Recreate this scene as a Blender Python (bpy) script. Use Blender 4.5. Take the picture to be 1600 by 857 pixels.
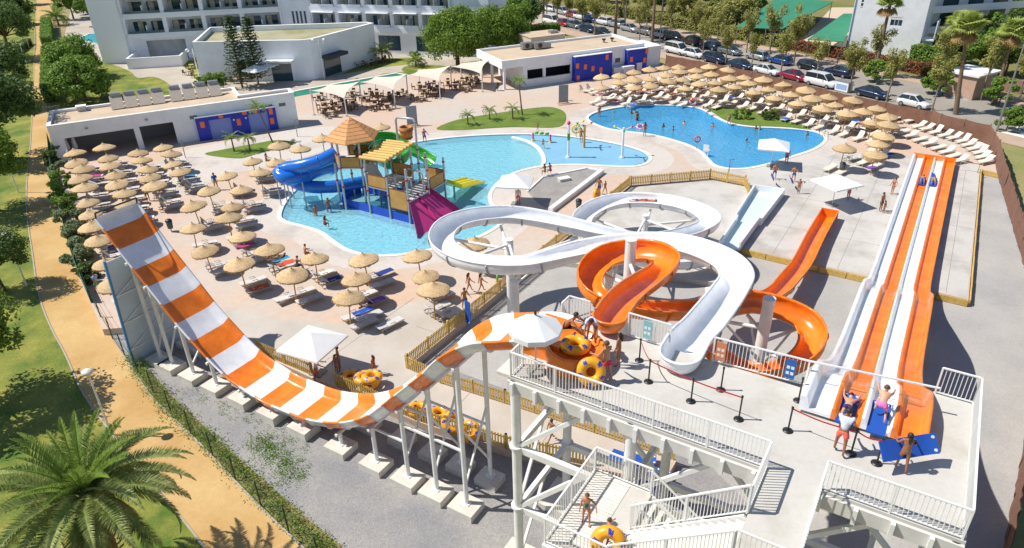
import bpy, bmesh, math, random
from mathutils import Vector, Matrix, noise
from mathutils.geometry import tessellate_polygon

for _o in list(bpy.data.objects):
    bpy.data.objects.remove(_o)
SC = bpy.context.scene
COL = SC.collection
rad = math.radians

# ------------------------------------------------------------------ camera
FPX, PITCH, ROLL, CAMH = 1100.0, rad(29.0), rad(1.5), 26.0
cam = bpy.data.cameras.new('camera')
cam.sensor_width = 36.0
cam.lens = 36.0 * FPX / 1600.0
cam.clip_start = 0.5
cam.clip_end = 2000.0
camo = bpy.data.objects.new('camera', cam)
COL.objects.link(camo)
camo.matrix_world = Matrix.Translation((0, 0, CAMH)) @ Matrix.Rotation(math.pi / 2 - PITCH, 4, 'X') @ Matrix.Rotation(-ROLL, 4, 'Z')
SC.camera = camo

# ------------------------------------------------------------------ light
SUN_EL, SUN_AZ = rad(53.5), rad(175.0)          # azimuth of the sun measured from +x towards +y
sunv = Vector((math.cos(SUN_EL) * math.cos(SUN_AZ), math.cos(SUN_EL) * math.sin(SUN_AZ), math.sin(SUN_EL)))
W = bpy.data.worlds.new('World')
SC.world = W
W.use_nodes = True
_nt = W.node_tree
_sky = _nt.nodes.new('ShaderNodeTexSky')
_sky.sky_type = 'NISHITA'
_sky.sun_disc = False
_sky.sun_elevation = SUN_EL
_sky.sun_rotation = math.atan2(sunv.x, sunv.y)
_sky.air_density = 1.1
_sky.ozone_density = 4.0
_sky.dust_density = 0.2
_bg = _nt.nodes['Background']
_bg.inputs['Strength'].default_value = 0.09
_nt.links.new(_sky.outputs['Color'], _bg.inputs['Color'])
_sl = bpy.data.lights.new('sun', 'SUN')
_sl.energy = 4.9
_sl.angle = rad(0.55)
_sl.color = (1.0, 0.955, 0.88)
_so = bpy.data.objects.new('sun', _sl)
COL.objects.link(_so)
_so.location = (-80, 10, 100)
_so.rotation_euler = (-sunv).to_track_quat('-Z', 'Y').to_euler()
SC.view_settings.view_transform = 'Standard'
SC.view_settings.look = 'None'
SC.view_settings.exposure = 0.2
SC.view_settings.gamma = 1.0
SC.view_settings.use_curve_mapping = False

# ------------------------------------------------------------------ pixel of the photograph -> point of the place
def _ray(px, py):
    x, y = px - 800.0, 428.5 - py
    c, s = math.cos(ROLL), math.sin(ROLL)
    u, v = x * c + y * s, -x * s + y * c
    return (u, FPX * math.cos(PITCH) + v * math.sin(PITCH), -FPX * math.sin(PITCH) + v * math.cos(PITCH))
def G(px, py, z=0.0):
    d = _ray(px, py)
    t = (z - CAMH) / d[2]
    return Vector((d[0] * t, d[1] * t, z))
# the park's own axes: u along the tower's front, v away from it
UA = rad(-32.5)
UX, UY = math.cos(UA), math.sin(UA)
def L(u, v, z=0.0):
    return Vector((u * UX - v * UY, u * UY + v * UX, z))
def toUV(p):
    return (p[0] * UX + p[1] * UY, -p[0] * UY + p[1] * UX)
def GL(px, py, z=0.0):
    return toUV(G(px, py, z))

# ------------------------------------------------------------------ materials
def lin(h):
    h = h.lstrip('#')
    o = []
    for i in (0, 2, 4):
        c = int(h[i:i + 2], 16) / 255.0
        o.append(c / 12.92 if c <= 0.04045 else ((c + 0.055) / 1.055) ** 2.4)
    return tuple(o)
_mats = {}
def M(name, col=None, rough=0.6, var=0.0, vs=3.0, bump=0.0, bs=40.0, metal=0.0, spec=0.5, col2=None, detail=3.0, inst=0.0, coat=0.0, lo=0.35, hi=0.65, sub=0.0, stretch=None, fine=0.0, fs=30.0):
    if name in _mats:
        return _mats[name]
    if isinstance(col, str):
        col = lin(col)
    if isinstance(col2, str):
        col2 = lin(col2)
    m = bpy.data.materials.new(name)
    m.use_nodes = True
    nt = m.node_tree
    b = nt.nodes['Principled BSDF']
    b.inputs['Roughness'].default_value = rough
    b.inputs['Metallic'].default_value = metal
    b.inputs['Specular IOR Level'].default_value = spec
    b.inputs['Base Color'].default_value = (*col, 1)
    if coat:
        b.inputs['Coat Weight'].default_value = coat
        b.inputs['Coat Roughness'].default_value = 0.08
    tc = nt.nodes.new('ShaderNodeTexCoord')
    cs = tc.outputs['Object']
    if stretch:
        mp = nt.nodes.new('ShaderNodeMapping')
        mp.inputs['Scale'].default_value = stretch
        nt.links.new(cs, mp.inputs['Vector'])
        cs = mp.outputs['Vector']
    out = None
    if var or col2:
        n = nt.nodes.new('ShaderNodeTexNoise')
        n.inputs['Scale'].default_value = vs
        n.inputs['Detail'].default_value = detail
        n.inputs['Roughness'].default_value = 0.6
        nt.links.new(cs, n.inputs['Vector'])
        r = nt.nodes.new('ShaderNodeValToRGB')
        c2 = col2 or tuple(min(1, c * (1 + var)) for c in col)
        c1 = col if col2 else tuple(c * (1 - var) for c in col)
        r.color_ramp.elements[0].position = lo
        r.color_ramp.elements[1].position = hi
        r.color_ramp.elements[0].color = (*c1, 1)
        r.color_ramp.elements[1].color = (*c2, 1)
        nt.links.new(n.outputs['Fac'], r.inputs['Fac'])
        out = r.outputs['Color']
    def mul(src, fac_out, a, bb):
        mr = nt.nodes.new('ShaderNodeMapRange')
        mr.inputs['To Min'].default_value = a
        mr.inputs['To Max'].default_value = bb
        nt.links.new(fac_out, mr.inputs['Value'])
        vm = nt.nodes.new('ShaderNodeVectorMath')
        vm.operation = 'SCALE'
        if src is None:
            vm.inputs[0].default_value = col
        else:
            nt.links.new(src, vm.inputs[0])
        nt.links.new(mr.outputs['Result'], vm.inputs['Scale'])
        return vm.outputs[0]
    if fine:
        n2 = nt.nodes.new('ShaderNodeTexNoise')
        n2.inputs['Scale'].default_value = fs
        n2.inputs['Detail'].default_value = 4
        n2.inputs['Roughness'].default_value = 0.7
        nt.links.new(cs, n2.inputs['Vector'])
        mr0 = nt.nodes.new('ShaderNodeMapRange')
        mr0.inputs['From Min'].default_value = 0.3
        mr0.inputs['From Max'].default_value = 0.7
        nt.links.new(n2.outputs['Fac'], mr0.inputs['Value'])
        out = mul(out, mr0.outputs['Result'], 1 - fine, 1 + fine)
    if inst:
        oi = nt.nodes.new('ShaderNodeObjectInfo')
        out = mul(out, oi.outputs['Random'], 1 - inst, 1 + inst)
    if out is not None:
        nt.links.new(out, b.inputs['Base Color'])
    if bump:
        n3 = nt.nodes.new('ShaderNodeTexNoise')
        n3.inputs['Scale'].default_value = bs
        n3.inputs['Detail'].default_value = 4
        nt.links.new(cs, n3.inputs['Vector'])
        bp = nt.nodes.new('ShaderNodeBump')
        bp.inputs['Strength'].default_value = bump
        bp.inputs['Distance'].default_value = 0.05
        nt.links.new(n3.outputs['Fac'], bp.inputs['Height'])
        nt.links.new(bp.outputs['Normal'], b.inputs['Normal'])
    if sub:
        b.inputs['Subsurface Weight'].default_value = sub
    _mats[name] = m
    return m
def leafmat(name, c1, c2, trans=0.35, rough=0.55):
    """leaf: diffuse front with light coming through, colour differing from leaf clump to leaf clump"""
    if name in _mats:
        return _mats[name]
    m = bpy.data.materials.new(name)
    m.use_nodes = True
    nt = m.node_tree
    b = nt.nodes['Principled BSDF']
    b.inputs['Roughness'].default_value = rough
    b.inputs['Specular IOR Level'].default_value = 0.3
    tc = nt.nodes.new('ShaderNodeTexCoord')
    n = nt.nodes.new('ShaderNodeTexNoise')
    n.inputs['Scale'].default_value = 1.1
    n.inputs['Detail'].default_value = 5
    n.inputs['Roughness'].default_value = 0.75
    nt.links.new(tc.outputs['Object'], n.inputs['Vector'])
    r = nt.nodes.new('ShaderNodeValToRGB')
    r.color_ramp.elements[0].position = 0.32
    r.color_ramp.elements[1].position = 0.68
    r.color_ramp.elements[0].color = (*lin(c1), 1)
    r.color_ramp.elements[1].color = (*lin(c2), 1)
    nt.links.new(n.outputs['Fac'], r.inputs['Fac'])
    nt.links.new(r.outputs['Color'], b.inputs['Base Color'])
    t = nt.nodes.new('ShaderNodeBsdfTranslucent')
    nt.links.new(r.outputs['Color'], t.inputs['Color'])
    mx = nt.nodes.new('ShaderNodeMixShader')
    mx.inputs['Fac'].default_value = trans
    nt.links.new(b.outputs[0], mx.inputs[1])
    nt.links.new(t.outputs[0], mx.inputs[2])
    nt.links.new(mx.outputs[0], nt.nodes['Material Output'].inputs['Surface'])
    _mats[name] = m
    return m
def watermat(name, tint, scale=1.6, strength=0.35, body=None, bodyfac=0.0, dist=0.12):
    m = bpy.data.materials.new(name)
    m.use_nodes = True
    nt = m.node_tree
    nt.nodes.remove(nt.nodes['Principled BSDF'])
    tr = nt.nodes.new('ShaderNodeBsdfTransparent')
    tr.inputs['Color'].default_value = (*tint, 1)
    gl = nt.nodes.new('ShaderNodeBsdfGlossy')
    gl.inputs['Roughness'].default_value = 0.06
    fr = nt.nodes.new('ShaderNodeFresnel')
    fr.inputs['IOR'].default_value = 1.33
    tc = nt.nodes.new('ShaderNodeTexCoord')
    n = nt.nodes.new('ShaderNodeTexNoise')
    n.inputs['Scale'].default_value = scale
    n.inputs['Detail'].default_value = 4
    n.inputs['Roughness'].default_value = 0.6
    n.inputs['Distortion'].default_value = 0.6
    nt.links.new(tc.outputs['Object'], n.inputs['Vector'])
    bp = nt.nodes.new('ShaderNodeBump')
    bp.inputs['Strength'].default_value = strength
    bp.inputs['Distance'].default_value = dist
    nt.links.new(n.outputs['Fac'], bp.inputs['Height'])
    nt.links.new(bp.outputs['Normal'], gl.inputs['Normal'])
    nt.links.new(bp.outputs['Normal'], fr.inputs['Normal'])
    base = tr.outputs[0]
    if body:
        df = nt.nodes.new('ShaderNodeBsdfDiffuse')
        df.inputs['Color'].default_value = (*body, 1)
        nt.links.new(bp.outputs['Normal'], df.inputs['Normal'])
        mb = nt.nodes.new('ShaderNodeMixShader')
        mb.inputs['Fac'].default_value = bodyfac
        nt.links.new(tr.outputs[0], mb.inputs[1])
        nt.links.new(df.outputs[0], mb.inputs[2])
        base = mb.outputs[0]
    mx = nt.nodes.new('ShaderNodeMixShader')
    nt.links.new(fr.outputs[0], mx.inputs['Fac'])
    nt.links.new(base, mx.inputs[1])
    nt.links.new(gl.outputs[0], mx.inputs[2])
    nt.links.new(mx.outputs[0], nt.nodes['Material Output'].inputs['Surface'])
    _mats[name] = m
    return m

# ------------------------------------------------------------------ mesh building
class MB:
    def __init__(s):
        s.v, s.f, s.mi, s.sm = [], [], [], []
    def add(s, vs, fs, m=0, smooth=False):
        b = len(s.v)
        s.v.extend([tuple(p) for p in vs])
        for f in fs:
            s.f.append(tuple(b + i for i in f))
            s.mi.append(m)
            s.sm.append(smooth)
        return s
    def box(s, c, d, rz=0.0, m=0, top=None):
        """centre, full sizes, turn about z; top=(sx,sy) scales the upper face"""
        hx, hy, hz = d[0] / 2, d[1] / 2, d[2] / 2
        tx, ty = top or (1, 1)
        cs, sn = math.cos(rz), math.sin(rz)
        vs = []
        for z in (-1, 1):
            for x, y in ((-1, -1), (1, -1), (1, 1), (-1, 1)):
                X, Y = x * hx * (tx if z > 0 else 1), y * hy * (ty if z > 0 else 1)
                vs.append((c[0] + X * cs - Y * sn, c[1] + X * sn + Y * cs, c[2] + z * hz))
        return s.add(vs, [(0, 3, 2, 1), (4, 5, 6, 7), (0, 1, 5, 4), (1, 2, 6, 5), (2, 3, 7, 6), (3, 0, 4, 7)], m)
    def bar(s, p, q, w, h=None, m=0, up=None):
        """square bar from p to q"""
        h = h or w
        p, q = Vector(p), Vector(q)
        d = (q - p).normalized()
        up = Vector(up) if up else (Vector((0, 0, 1)) if abs(d.z) < 0.95 else Vector((UX, UY, 0)))
        a = d.cross(up).normalized() * (w / 2)
        b = a.cross(d).normalized() * (h / 2)
        vs = [p - a - b, p + a - b, p + a + b, p - a + b, q - a - b, q + a - b, q + a + b, q - a + b]
        return s.add(vs, [(0, 1, 2, 3), (7, 6, 5, 4), (0, 4, 5, 1), (1, 5, 6, 2), (2, 6, 7, 3), (3, 7, 4, 0)], m)
    def cyl(s, p, q, r, r2=None, n=10, m=0, caps=True):
        r2 = r if r2 is None else r2
        p, q = Vector(p), Vector(q)
        d = (q - p).normalized()
        up = Vector((0, 0, 1)) if abs(d.z) < 0.95 else Vector((1, 0, 0))
        a = d.cross(up).normalized()
        b = a.cross(d).normalized()
        vs = []
        for c, rr in ((p, r), (q, r2)):
            for i in range(n):
                t = 2 * math.pi * i / n
                vs.append(c + a * (rr * math.cos(t)) + b * (rr * math.sin(t)))
        s.add(vs, [(i, i + n, (i + 1) % n + n, (i + 1) % n) for i in range(n)], m, True)
        if caps:
            s.add(vs[:n], [tuple(range(n))], m)
            s.add(vs[n:], [tuple(reversed(range(n)))], m)
        return s
    def tube(s, pts, r, n=8, m=0, rs=None, caps=True, closed=False):
        pts = [Vector(p) for p in pts]
        N = len(pts)
        vs = []
        prev = None
        for i, p in enumerate(pts):
            if closed:
                d = pts[(i + 1) % N] - pts[i - 1]
            else:
                d = pts[min(i + 1, N - 1)] - pts[max(i - 1, 0)]
            d.normalize()
            if prev is None:
                up = Vector((0, 0, 1)) if abs(d.z) < 0.9 else Vector((1, 0, 0))
                a = d.cross(up).normalized()
            else:
                a = (prev - d * prev.dot(d)).normalized()
            prev = a
            b = a.cross(d)
            rr = rs[i] if rs else r
            for k in range(n):
                t = 2 * math.pi * k / n
                vs.append(p + a * (rr * math.cos(t)) + b * (rr * math.sin(t)))
        fs = []
        for i in range(N if closed else N - 1):
            j = (i + 1) % N
            for k in range(n):
                fs.append((i * n + k, i * n + (k + 1) % n, j * n + (k + 1) % n, j * n + k))
        s.add(vs, fs, m, True)
        if caps and not closed:
            s.add(vs[:n], [tuple(reversed(range(n)))], m)
            s.add(vs[-n:], [tuple(range(n))], m)
        return s
    def prism(s, poly, z0, z1, holes=(), m=0, mside=None, top=True, bottom=False, sides=True):
        loops = [[Vector((p[0], p[1], 0)) for p in poly]] + [[Vector((p[0], p[1], 0)) for p in h] for h in holes]
        flat = [p for l in loops for p in l]
        if top or bottom:
            tris = tessellate_polygon(loops)
            def orient(t, up):
                a, b, c = (flat[i] for i in t)
                z = (b - a).cross(c - a).z
                return t if (z > 0) == up else (t[0], t[2], t[1])
            if top:
                s.add([(p.x, p.y, z1) for p in flat], [orient(t, True) for t in tris], m)
            if bottom:
                s.add([(p.x, p.y, z0) for p in flat], [orient(t, False) for t in tris], m)
        if sides:
            for li, l in enumerate(loops):
                area = sum(l[i].x * l[(i + 1) % len(l)].y - l[(i + 1) % len(l)].x * l[i].y for i in range(len(l)))
                q = l if (area > 0) == (li == 0) else list(reversed(l))
                n = len(q)
                s.add([(p.x, p.y, z0) for p in q] + [(p.x, p.y, z1) for p in q],
                      [(i, (i + 1) % n, (i + 1) % n + n, i + n) for i in range(n)], m if mside is None else mside)
        return s
    def grid(s, rows, m=0, smooth=True, closed=False, flip=False):
        """rows of equal length -> skin between them"""
        n = len(rows[0])
        vs = [p for r in rows for p in r]
        fs = []
        for i in range(len(rows) - 1):
            for k in range(n if closed else n - 1):
                f = (i * n + k, i * n + (k + 1) % n, (i + 1) * n + (k + 1) % n, (i + 1) * n + k)
                fs.append(tuple(reversed(f)) if flip else f)
        return s.add(vs, fs, m, smooth)
    def lathe(s, prof, n=16, c=(0, 0, 0), m=0, smooth=True):
        rows = []
        for r, z in prof:
            rows.append([(c[0] + r * math.cos(2 * math.pi * k / n), c[1] + r * math.sin(2 * math.pi * k / n), c[2] + z) for k in range(n)])
        return s.grid(rows, m, smooth, closed=True)
    def torus(s, c, R_, r, n=24, k=10, m=0, axis=None):
        rows = []
        for i in range(n + 1):
            t = 2 * math.pi * i / n
            row = []
            for j in range(k):
                p = 2 * math.pi * j / k
                row.append(Vector(((R_ + r * math.cos(p)) * math.cos(t), (R_ + r * math.cos(p)) * math.sin(t), r * math.sin(p))))
            rows.append(row)
        if axis is not None:
            q = Vector((0, 0, 1)).rotation_difference(Vector(axis))
            rows = [[q @ p for p in r_] for r_ in rows]
        rows = [[p + Vector(c) for p in r_] for r_ in rows]
        return s.grid(rows, m, True, closed=True, flip=True)
    def mesh(s, name, mats):
        me = bpy.data.meshes.new(name)
        me.from_pydata(s.v, [], s.f)
        for mm in (mats if isinstance(mats, (list, tuple)) else [mats]):
            me.materials.append(mm)
        if len(s.f):
            me.polygons.foreach_set('material_index', s.mi)
            me.polygons.foreach_set('use_smooth', s.sm)
        me.update()
        return me

def tag(o, label=None, cat=None, group=None, kind=None):
    if label: o['label'] = label
    if cat: o['category'] = cat
    if group: o['group'] = group
    if kind: o['kind'] = kind
    return o
def ob(name, me, parent=None, loc=None, rz=0.0, world=False, sc=None):
    o = bpy.data.objects.new(name, me)
    COL.objects.link(o)
    if parent is not None:
        o.parent = parent
        if world:
            q = parent
            off = Vector((0, 0, 0))
            while q is not None:
                off += q.location
                q = q.parent
            o.location = -off
    if loc is not None:
        o.location = loc
    if rz:
        o.rotation_euler = (0, 0, rz)
    if sc is not None:
        o.scale = sc if isinstance(sc, (tuple, list)) else (sc, sc, sc)
    return o
def thing(name, label, cat, loc=(0, 0, 0), rz=0.0, group=None, sc=None):
    return tag(ob(name, None, None, Vector(loc), rz, sc=sc), label, cat, group)
def part(parent, name, mb, mats, kind=None, label=None):
    """a part whose vertices are given in world coordinates (parent unrotated)"""
    return tag(ob(name, mb.mesh(name, mats), parent, world=True), label=label, kind=kind)
def lpart(parent, name, me, loc=None, rz=0.0, kind=None):
    return tag(ob(name, me, parent, loc, rz), kind=kind)
def single(name, mb, mats, label, cat, group=None, loc=None):
    return tag(ob(name, mb.mesh(name, mats), None, loc), label, cat, group)
def struct(name, mb, mats, kind='structure', parent=None):
    return tag(ob(name, mb.mesh(name, mats), parent), kind=kind if parent is None else None)
def build(parts, name, label, cat, loc, rz=0.0, group=None, sc=None, over=None):
    """one thing from shared part meshes: parts = [(name, mesh, [(subname, mesh), ...]), ...]"""
    t = thing(name, label, cat, loc, rz, group, sc)
    for p in parts:
        o = ob(p[0], p[1], t)
        if over and p[0] in over:
            o.material_slots[0].link = 'OBJECT'
            o.material_slots[0].material = over[p[0]]
        for q in (p[2] if len(p) > 2 else ()):
            so = ob(q[0], q[1], o)
            if over and q[0] in over:
                so.material_slots[0].link = 'OBJECT'
                so.material_slots[0].material = over[q[0]]
    return t
ORD = ['zeroth', 'first', 'second', 'third', 'fourth', 'fifth', 'sixth', 'seventh', 'eighth', 'ninth', 'tenth', 'eleventh', 'twelfth', 'thirteenth', 'fourteenth', 'fifteenth', 'sixteenth', 'seventeenth', 'eighteenth']
def smooth_loop(pts, k=4):
    """closed Catmull-Rom through 2-d points"""
    n = len(pts)
    out = []
    for i in range(n):
        p0, p1, p2, p3 = (Vector(pts[(i + j - 1) % n][:2]) for j in range(4))
        for j in range(k):
            t = j / k
            out.append(0.5 * (2 * p1 + (p2 - p0) * t + (2 * p0 - 5 * p1 + 4 * p2 - p3) * t * t + (3 * p1 - p0 - 3 * p2 + p3) * t ** 3))
    return out
def spline(pts, step=0.4):
    pts = [Vector(p) for p in pts]
    P_ = [2 * pts[0] - pts[1]] + pts + [2 * pts[-1] - pts[-2]]
    out = []
    for i in range(1, len(P_) - 2):
        p0, p1, p2, p3 = P_[i - 1:i + 3]
        # centripetal parametrisation
        t0 = 0.0
        t1 = t0 + max((p1 - p0).length, 1e-4) ** 0.5
        t2 = t1 + max((p2 - p1).length, 1e-4) ** 0.5
        t3 = t2 + max((p3 - p2).length, 1e-4) ** 0.5
        k = max(2, int((p2 - p1).length / step))
        for j in range(k):
            t = t1 + (t2 - t1) * j / k
            a1 = p0 * ((t1 - t) / (t1 - t0)) + p1 * ((t - t0) / (t1 - t0))
            a2 = p1 * ((t2 - t) / (t2 - t1)) + p2 * ((t - t1) / (t2 - t1))
            a3 = p2 * ((t3 - t) / (t3 - t2)) + p3 * ((t - t2) / (t3 - t2))
            b1 = a1 * ((t2 - t) / (t2 - t0)) + a2 * ((t - t0) / (t2 - t0))
            b2 = a2 * ((t3 - t) / (t3 - t1)) + a3 * ((t - t1) / (t3 - t1))
            out.append(b1 * ((t2 - t) / (t2 - t1)) + b2 * ((t - t1) / (t2 - t1)))
    out.append(pts[-1])
    return out
def offset_loop(pts, d):
    """shift a closed 2-d loop outwards by d"""
    n = len(pts)
    area = sum(pts[i][0] * pts[(i + 1) % n][1] - pts[(i + 1) % n][0] * pts[i][1] for i in range(n))
    sg = 1 if area > 0 else -1
    out = []
    for i in range(n):
        a, b = Vector(pts[i - 1][:2]), Vector(pts[(i + 1) % n][:2])
        t = (b - a).normalized()
        out.append(Vector(pts[i][:2]) + Vector((t.y, -t.x)) * d * sg)
    return out

# common paints
WHITE = M('white paint', (0.80, 0.80, 0.79), 0.45, var=0.05, vs=0.8)
WSTEEL = M('white painted steel', (0.78, 0.77, 0.74), 0.4, var=0.06, vs=2.0)
GELW = M('white gelcoat', (0.83, 0.84, 0.86), 0.24, var=0.07, vs=1.3, coat=0.3, fine=0.03, fs=6)
GELO = M('orange gelcoat', (0.86, 0.21, 0.016), 0.27, var=0.14, vs=1.2, coat=0.3, fine=0.05, fs=6)
WALLW = M('white render', (0.84, 0.85, 0.86), 0.8, var=0.06, vs=0.5, bump=0.05, bs=30, fine=0.03, fs=3)
CONC = M('footing concrete', '#cfc9bd', 0.9, var=0.10, vs=1.5, bump=0.15, bs=20, fine=0.08, fs=12)
GLASS = M('window glass', (0.03, 0.07, 0.10), 0.06, spec=0.9)
DARK = M('dark interior', (0.03, 0.03, 0.035), 0.8)
TIMBER = M('treated timber', '#c9a85a', 0.75, var=0.15, vs=6, inst=0.08)
BLUEP = M('royal blue paint', (0.008, 0.032, 0.43), 0.55, var=0.06, vs=1.0)
ORANGEP = M('orange paint', '#ee7342', 0.55)
GREYM = M('grey metal', '#9a9894', 0.4, metal=0.5)
BLACKM = M('black metal', (0.02, 0.02, 0.022), 0.4)
STRAW = M('straw thatch', '#b4946a', 0.9, col2='#d3b88e', vs=9.0, bump=0.5, bs=40, inst=0.10, fine=0.12, fs=30)
STRAWF = M('straw fringe', '#9c7f52', 0.95, var=0.15, vs=12, inst=0.08)
POLEW = M('wooden pole', '#b98f4c', 0.8)
# ================================================================== the ground
ZG = -0.5
def gp(pxs, z=0.0):
    return [G(x, y, z) for x, y in pxs]
# pool outlines (waterline at deck level)
POOL_A = smooth_loop(gp([(439, 338), (446, 318), (462, 298), (490, 275), (525, 255), (575, 239), (630, 226), (700, 216), (775, 211), (845, 211), (905, 216), (960, 225), (1000, 236), (1014, 246), (1008, 255), (985, 260), (945, 259), (900, 257), (852, 259), (815, 266), (787, 278), (769, 294), (763, 308), (767, 322), (780, 335), (784, 345), (772, 356), (748, 369), (712, 381), (665, 391), (618, 398), (576, 398), (542, 389), (519, 374), (500, 361), (470, 352), (448, 346)]), 4)
POOL_B = smooth_loop(gp([(920, 183), (935, 175), (970, 168), (1010, 165), (1060, 166), (1092, 170), (1108, 178), (1122, 186), (1142, 194), (1175, 199), (1220, 201), (1258, 204), (1280, 209), (1288, 216), (1284, 224), (1268, 234), (1235, 245), (1200, 256), (1165, 263), (1138, 263), (1118, 258), (1107, 248), (1096, 237), (1072, 225), (1021, 211), (960, 203), (935, 196), (922, 189)]), 4)
deck_px = [(80, 222), (86, 290), (101, 350), (126, 440), (160, 515)]
deck = gp(deck_px)
deck += [L(-40.5, 23.2), L(-33, 22.6), L(-29, 22.5), L(-27.2, 22.6), L(-21, 22.6), L(-15.5, 23.2), L(-11.2, 24.3), L(-7.5, 25.2), L(-7.5, 27.0), L(-12, 26.8), L(-17.5, 26.45), L(-21.8, 26.1), L(-24.6, 26.2), L(-24.5, 60.4), L(-18.3, 65.9), L(-14.8, 65.7), L(-13.2, 62.0), L(-11.5, 52.3), L(4.4, 52.0), L(4.2, 81.0), L(6.2, 80.4)]
deck += gp([(1553, 226), (1466, 199), (1386, 180), (1308, 164), (1259, 152), (1221, 143), (1176, 132), (1120, 120), (1041, 104), (935, 84), (760, 98), (700, 108), (470, 150), (300, 180)])
DECKM = M('stamped deck concrete', '#c7ab95', 0.85, col2='#bfb4a8', vs=0.075, detail=4, lo=0.40, hi=0.62, bump=0.25, bs=2.2, fine=0.06, fs=1.6)
LAWN = M('lawn', '#4f6a1c', 0.95, col2='#95903f', vs=0.33, detail=8, bump=0.8, bs=14, fine=0.26, fs=9)
ISLE = M('island lawn', '#56701f', 0.95, col2='#6f8030', vs=0.6, detail=6, bump=0.6, bs=14, fine=0.15, fs=9)
SANDM = M('sandy path', '#b8925a', 0.95, col2='#c9a872', vs=0.25, detail=5, bump=0.2, bs=10, fine=0.07, fs=5)
GRAVM = M('grey gravel', '#8a898b', 0.95, col2='#9f9b96', vs=0.3, detail=6, bump=0.8, bs=22, fine=0.22, fs=11)
GRAVR = M('pale gravel', '#9f9d9a', 0.95, col2='#b0aca6', vs=0.2, detail=6, bump=0.6, bs=22, fine=0.13, fs=11)
SLABM = M('worn concrete slab', '#c0bbb4', 0.85, col2='#938c82', vs=0.28, detail=8, lo=0.46, hi=0.80, bump=0.1, bs=8, fine=0.06, fs=4)
ASPH = M('sun-bleached asphalt', '#968f85', 0.92, var=0.07, vs=0.3, bump=0.3, bs=20, fine=0.06, fs=8)
PAVE = M('pavement', '#b39c86', 0.9, var=0.07, vs=0.4, fine=0.06, fs=4)
EARTH = M('dry ground', '#a08c66', 0.95, col2='#7f8249', vs=0.08, detail=6, fine=0.15, fs=3)
KERB = M('kerb concrete', '#a99f8c', 0.9, var=0.06)

mb = MB(); mb.prism([(-420, -60), (420, -60), (420, 520), (-420, 520)], 0, ZG - 0.02, holes=[POOL_A, POOL_B], sides=False)
struct('ground', mb, EARTH)
mb = MB(); mb.prism(gp([(-320, -25), (58, -25), (55, 60), (52, 130), (48, 215), (41, 318), (51, 400), (61, 463), (80, 513), (100, 550), (130, 615), (165, 665), (226, 742), (300, 830), (345, 890), (-320, 890)], ZG), 0, ZG + 0.004, sides=False)
struct('lawn', mb, LAWN)
PR = [(86, -25), (82, 60), (75, 100), (73, 160), (78, 215), (90, 318), (113, 400), (140, 465), (163, 510), (193, 556), (233, 615), (258, 642), (319, 700), (399, 785), (505, 885)]
PL = [(58, -25), (54, 60), (52, 130), (48, 215), (41, 318), (51, 400), (61, 463), (80, 513), (100, 550), (130, 615), (165, 665), (226, 742), (300, 830), (340, 885)]
mb = MB(); mb.prism(gp(PL + PR[::-1], ZG), 0, ZG + 0.010, sides=False)
struct('sandy_path', mb, SANDM)
for nm, pl, dx in (('path_kerb', PL, 1), ('path_kerb', PR[9:], -1)):
    pts = spline([G(x, y, ZG + 0.05) for x, y in pl], 1.0)
    mb = MB()
    for a, b in zip(pts[:-1], pts[1:]):
        mb.bar(a - Vector((0, 0, .05)), b - Vector((0, 0, .05)), 0.10, 0.12)
    struct(nm, mb, KERB)
# gravel round the slides: the left piece greyer, the right piece paler
mb = MB(); mb.prism(gp([(160, 515), (193, 556), (258, 642), (319, 700), (399, 785), (505, 885), (1050, 885)], ZG) + [L(-3, 26, ZG), L(-6, 28, ZG), L(-26, 28, ZG), L(-26, 21, ZG), L(-41.5, 23, ZG)], 0, ZG + 0.006, sides=False)
struct('gravel', mb, GRAVM)
mb = MB(); mb.prism([L(-26, 28, ZG), L(-6, 28, ZG), L(-3, 26, ZG)] + gp([(1050, 885), (1562, 885), (1606, 670), (1645, 520), (1610, 410), (1568, 260)], ZG) + [L(4, 83, ZG), L(4, 60, ZG), L(-12, 54, ZG), L(-15, 66, ZG), L(-25, 61, ZG)], 0, ZG + 0.003, sides=False)
struct('gravel', mb, GRAVR)
mb = MB(); mb.prism([L(-24.4, 43, ZG), L(-11.4, 46, ZG), L(-11.6, 53, ZG), L(-13.2, 62, ZG), L(-14.8, 65.7, ZG), L(-18.3, 65.9, ZG), L(-24.4, 60.3, ZG)], ZG, -0.10)
struct('slab', mb, SLABM)
# strip of weeds-and-earth between path and gravel
mb = MB(); mb.prism(gp([(193, 556), (233, 615), (258, 642), (319, 700), (399, 785), (505, 885), (570, 885), (440, 775), (350, 695), (270, 620), (215, 560)], ZG), 0, ZG + 0.009, sides=False)
struct('verge', mb, M('verge earth', '#8f7d55', 0.95, col2='#6f7436', vs=1.0, detail=6, fine=0.2, fs=6))
# deck
mb = MB(); mb.prism(deck, ZG - 0.05, 0.0, holes=[POOL_A, POOL_B], sides=False)
n = len(deck)
mb.add([(p.x, p.y, ZG - 0.05) for p in deck] + [(p.x, p.y, 0) for p in deck], [(i, (i + 1) % n, (i + 1) % n + n, i + n) for i in range(n)])
struct('pool_deck', mb, DECKM)
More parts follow.
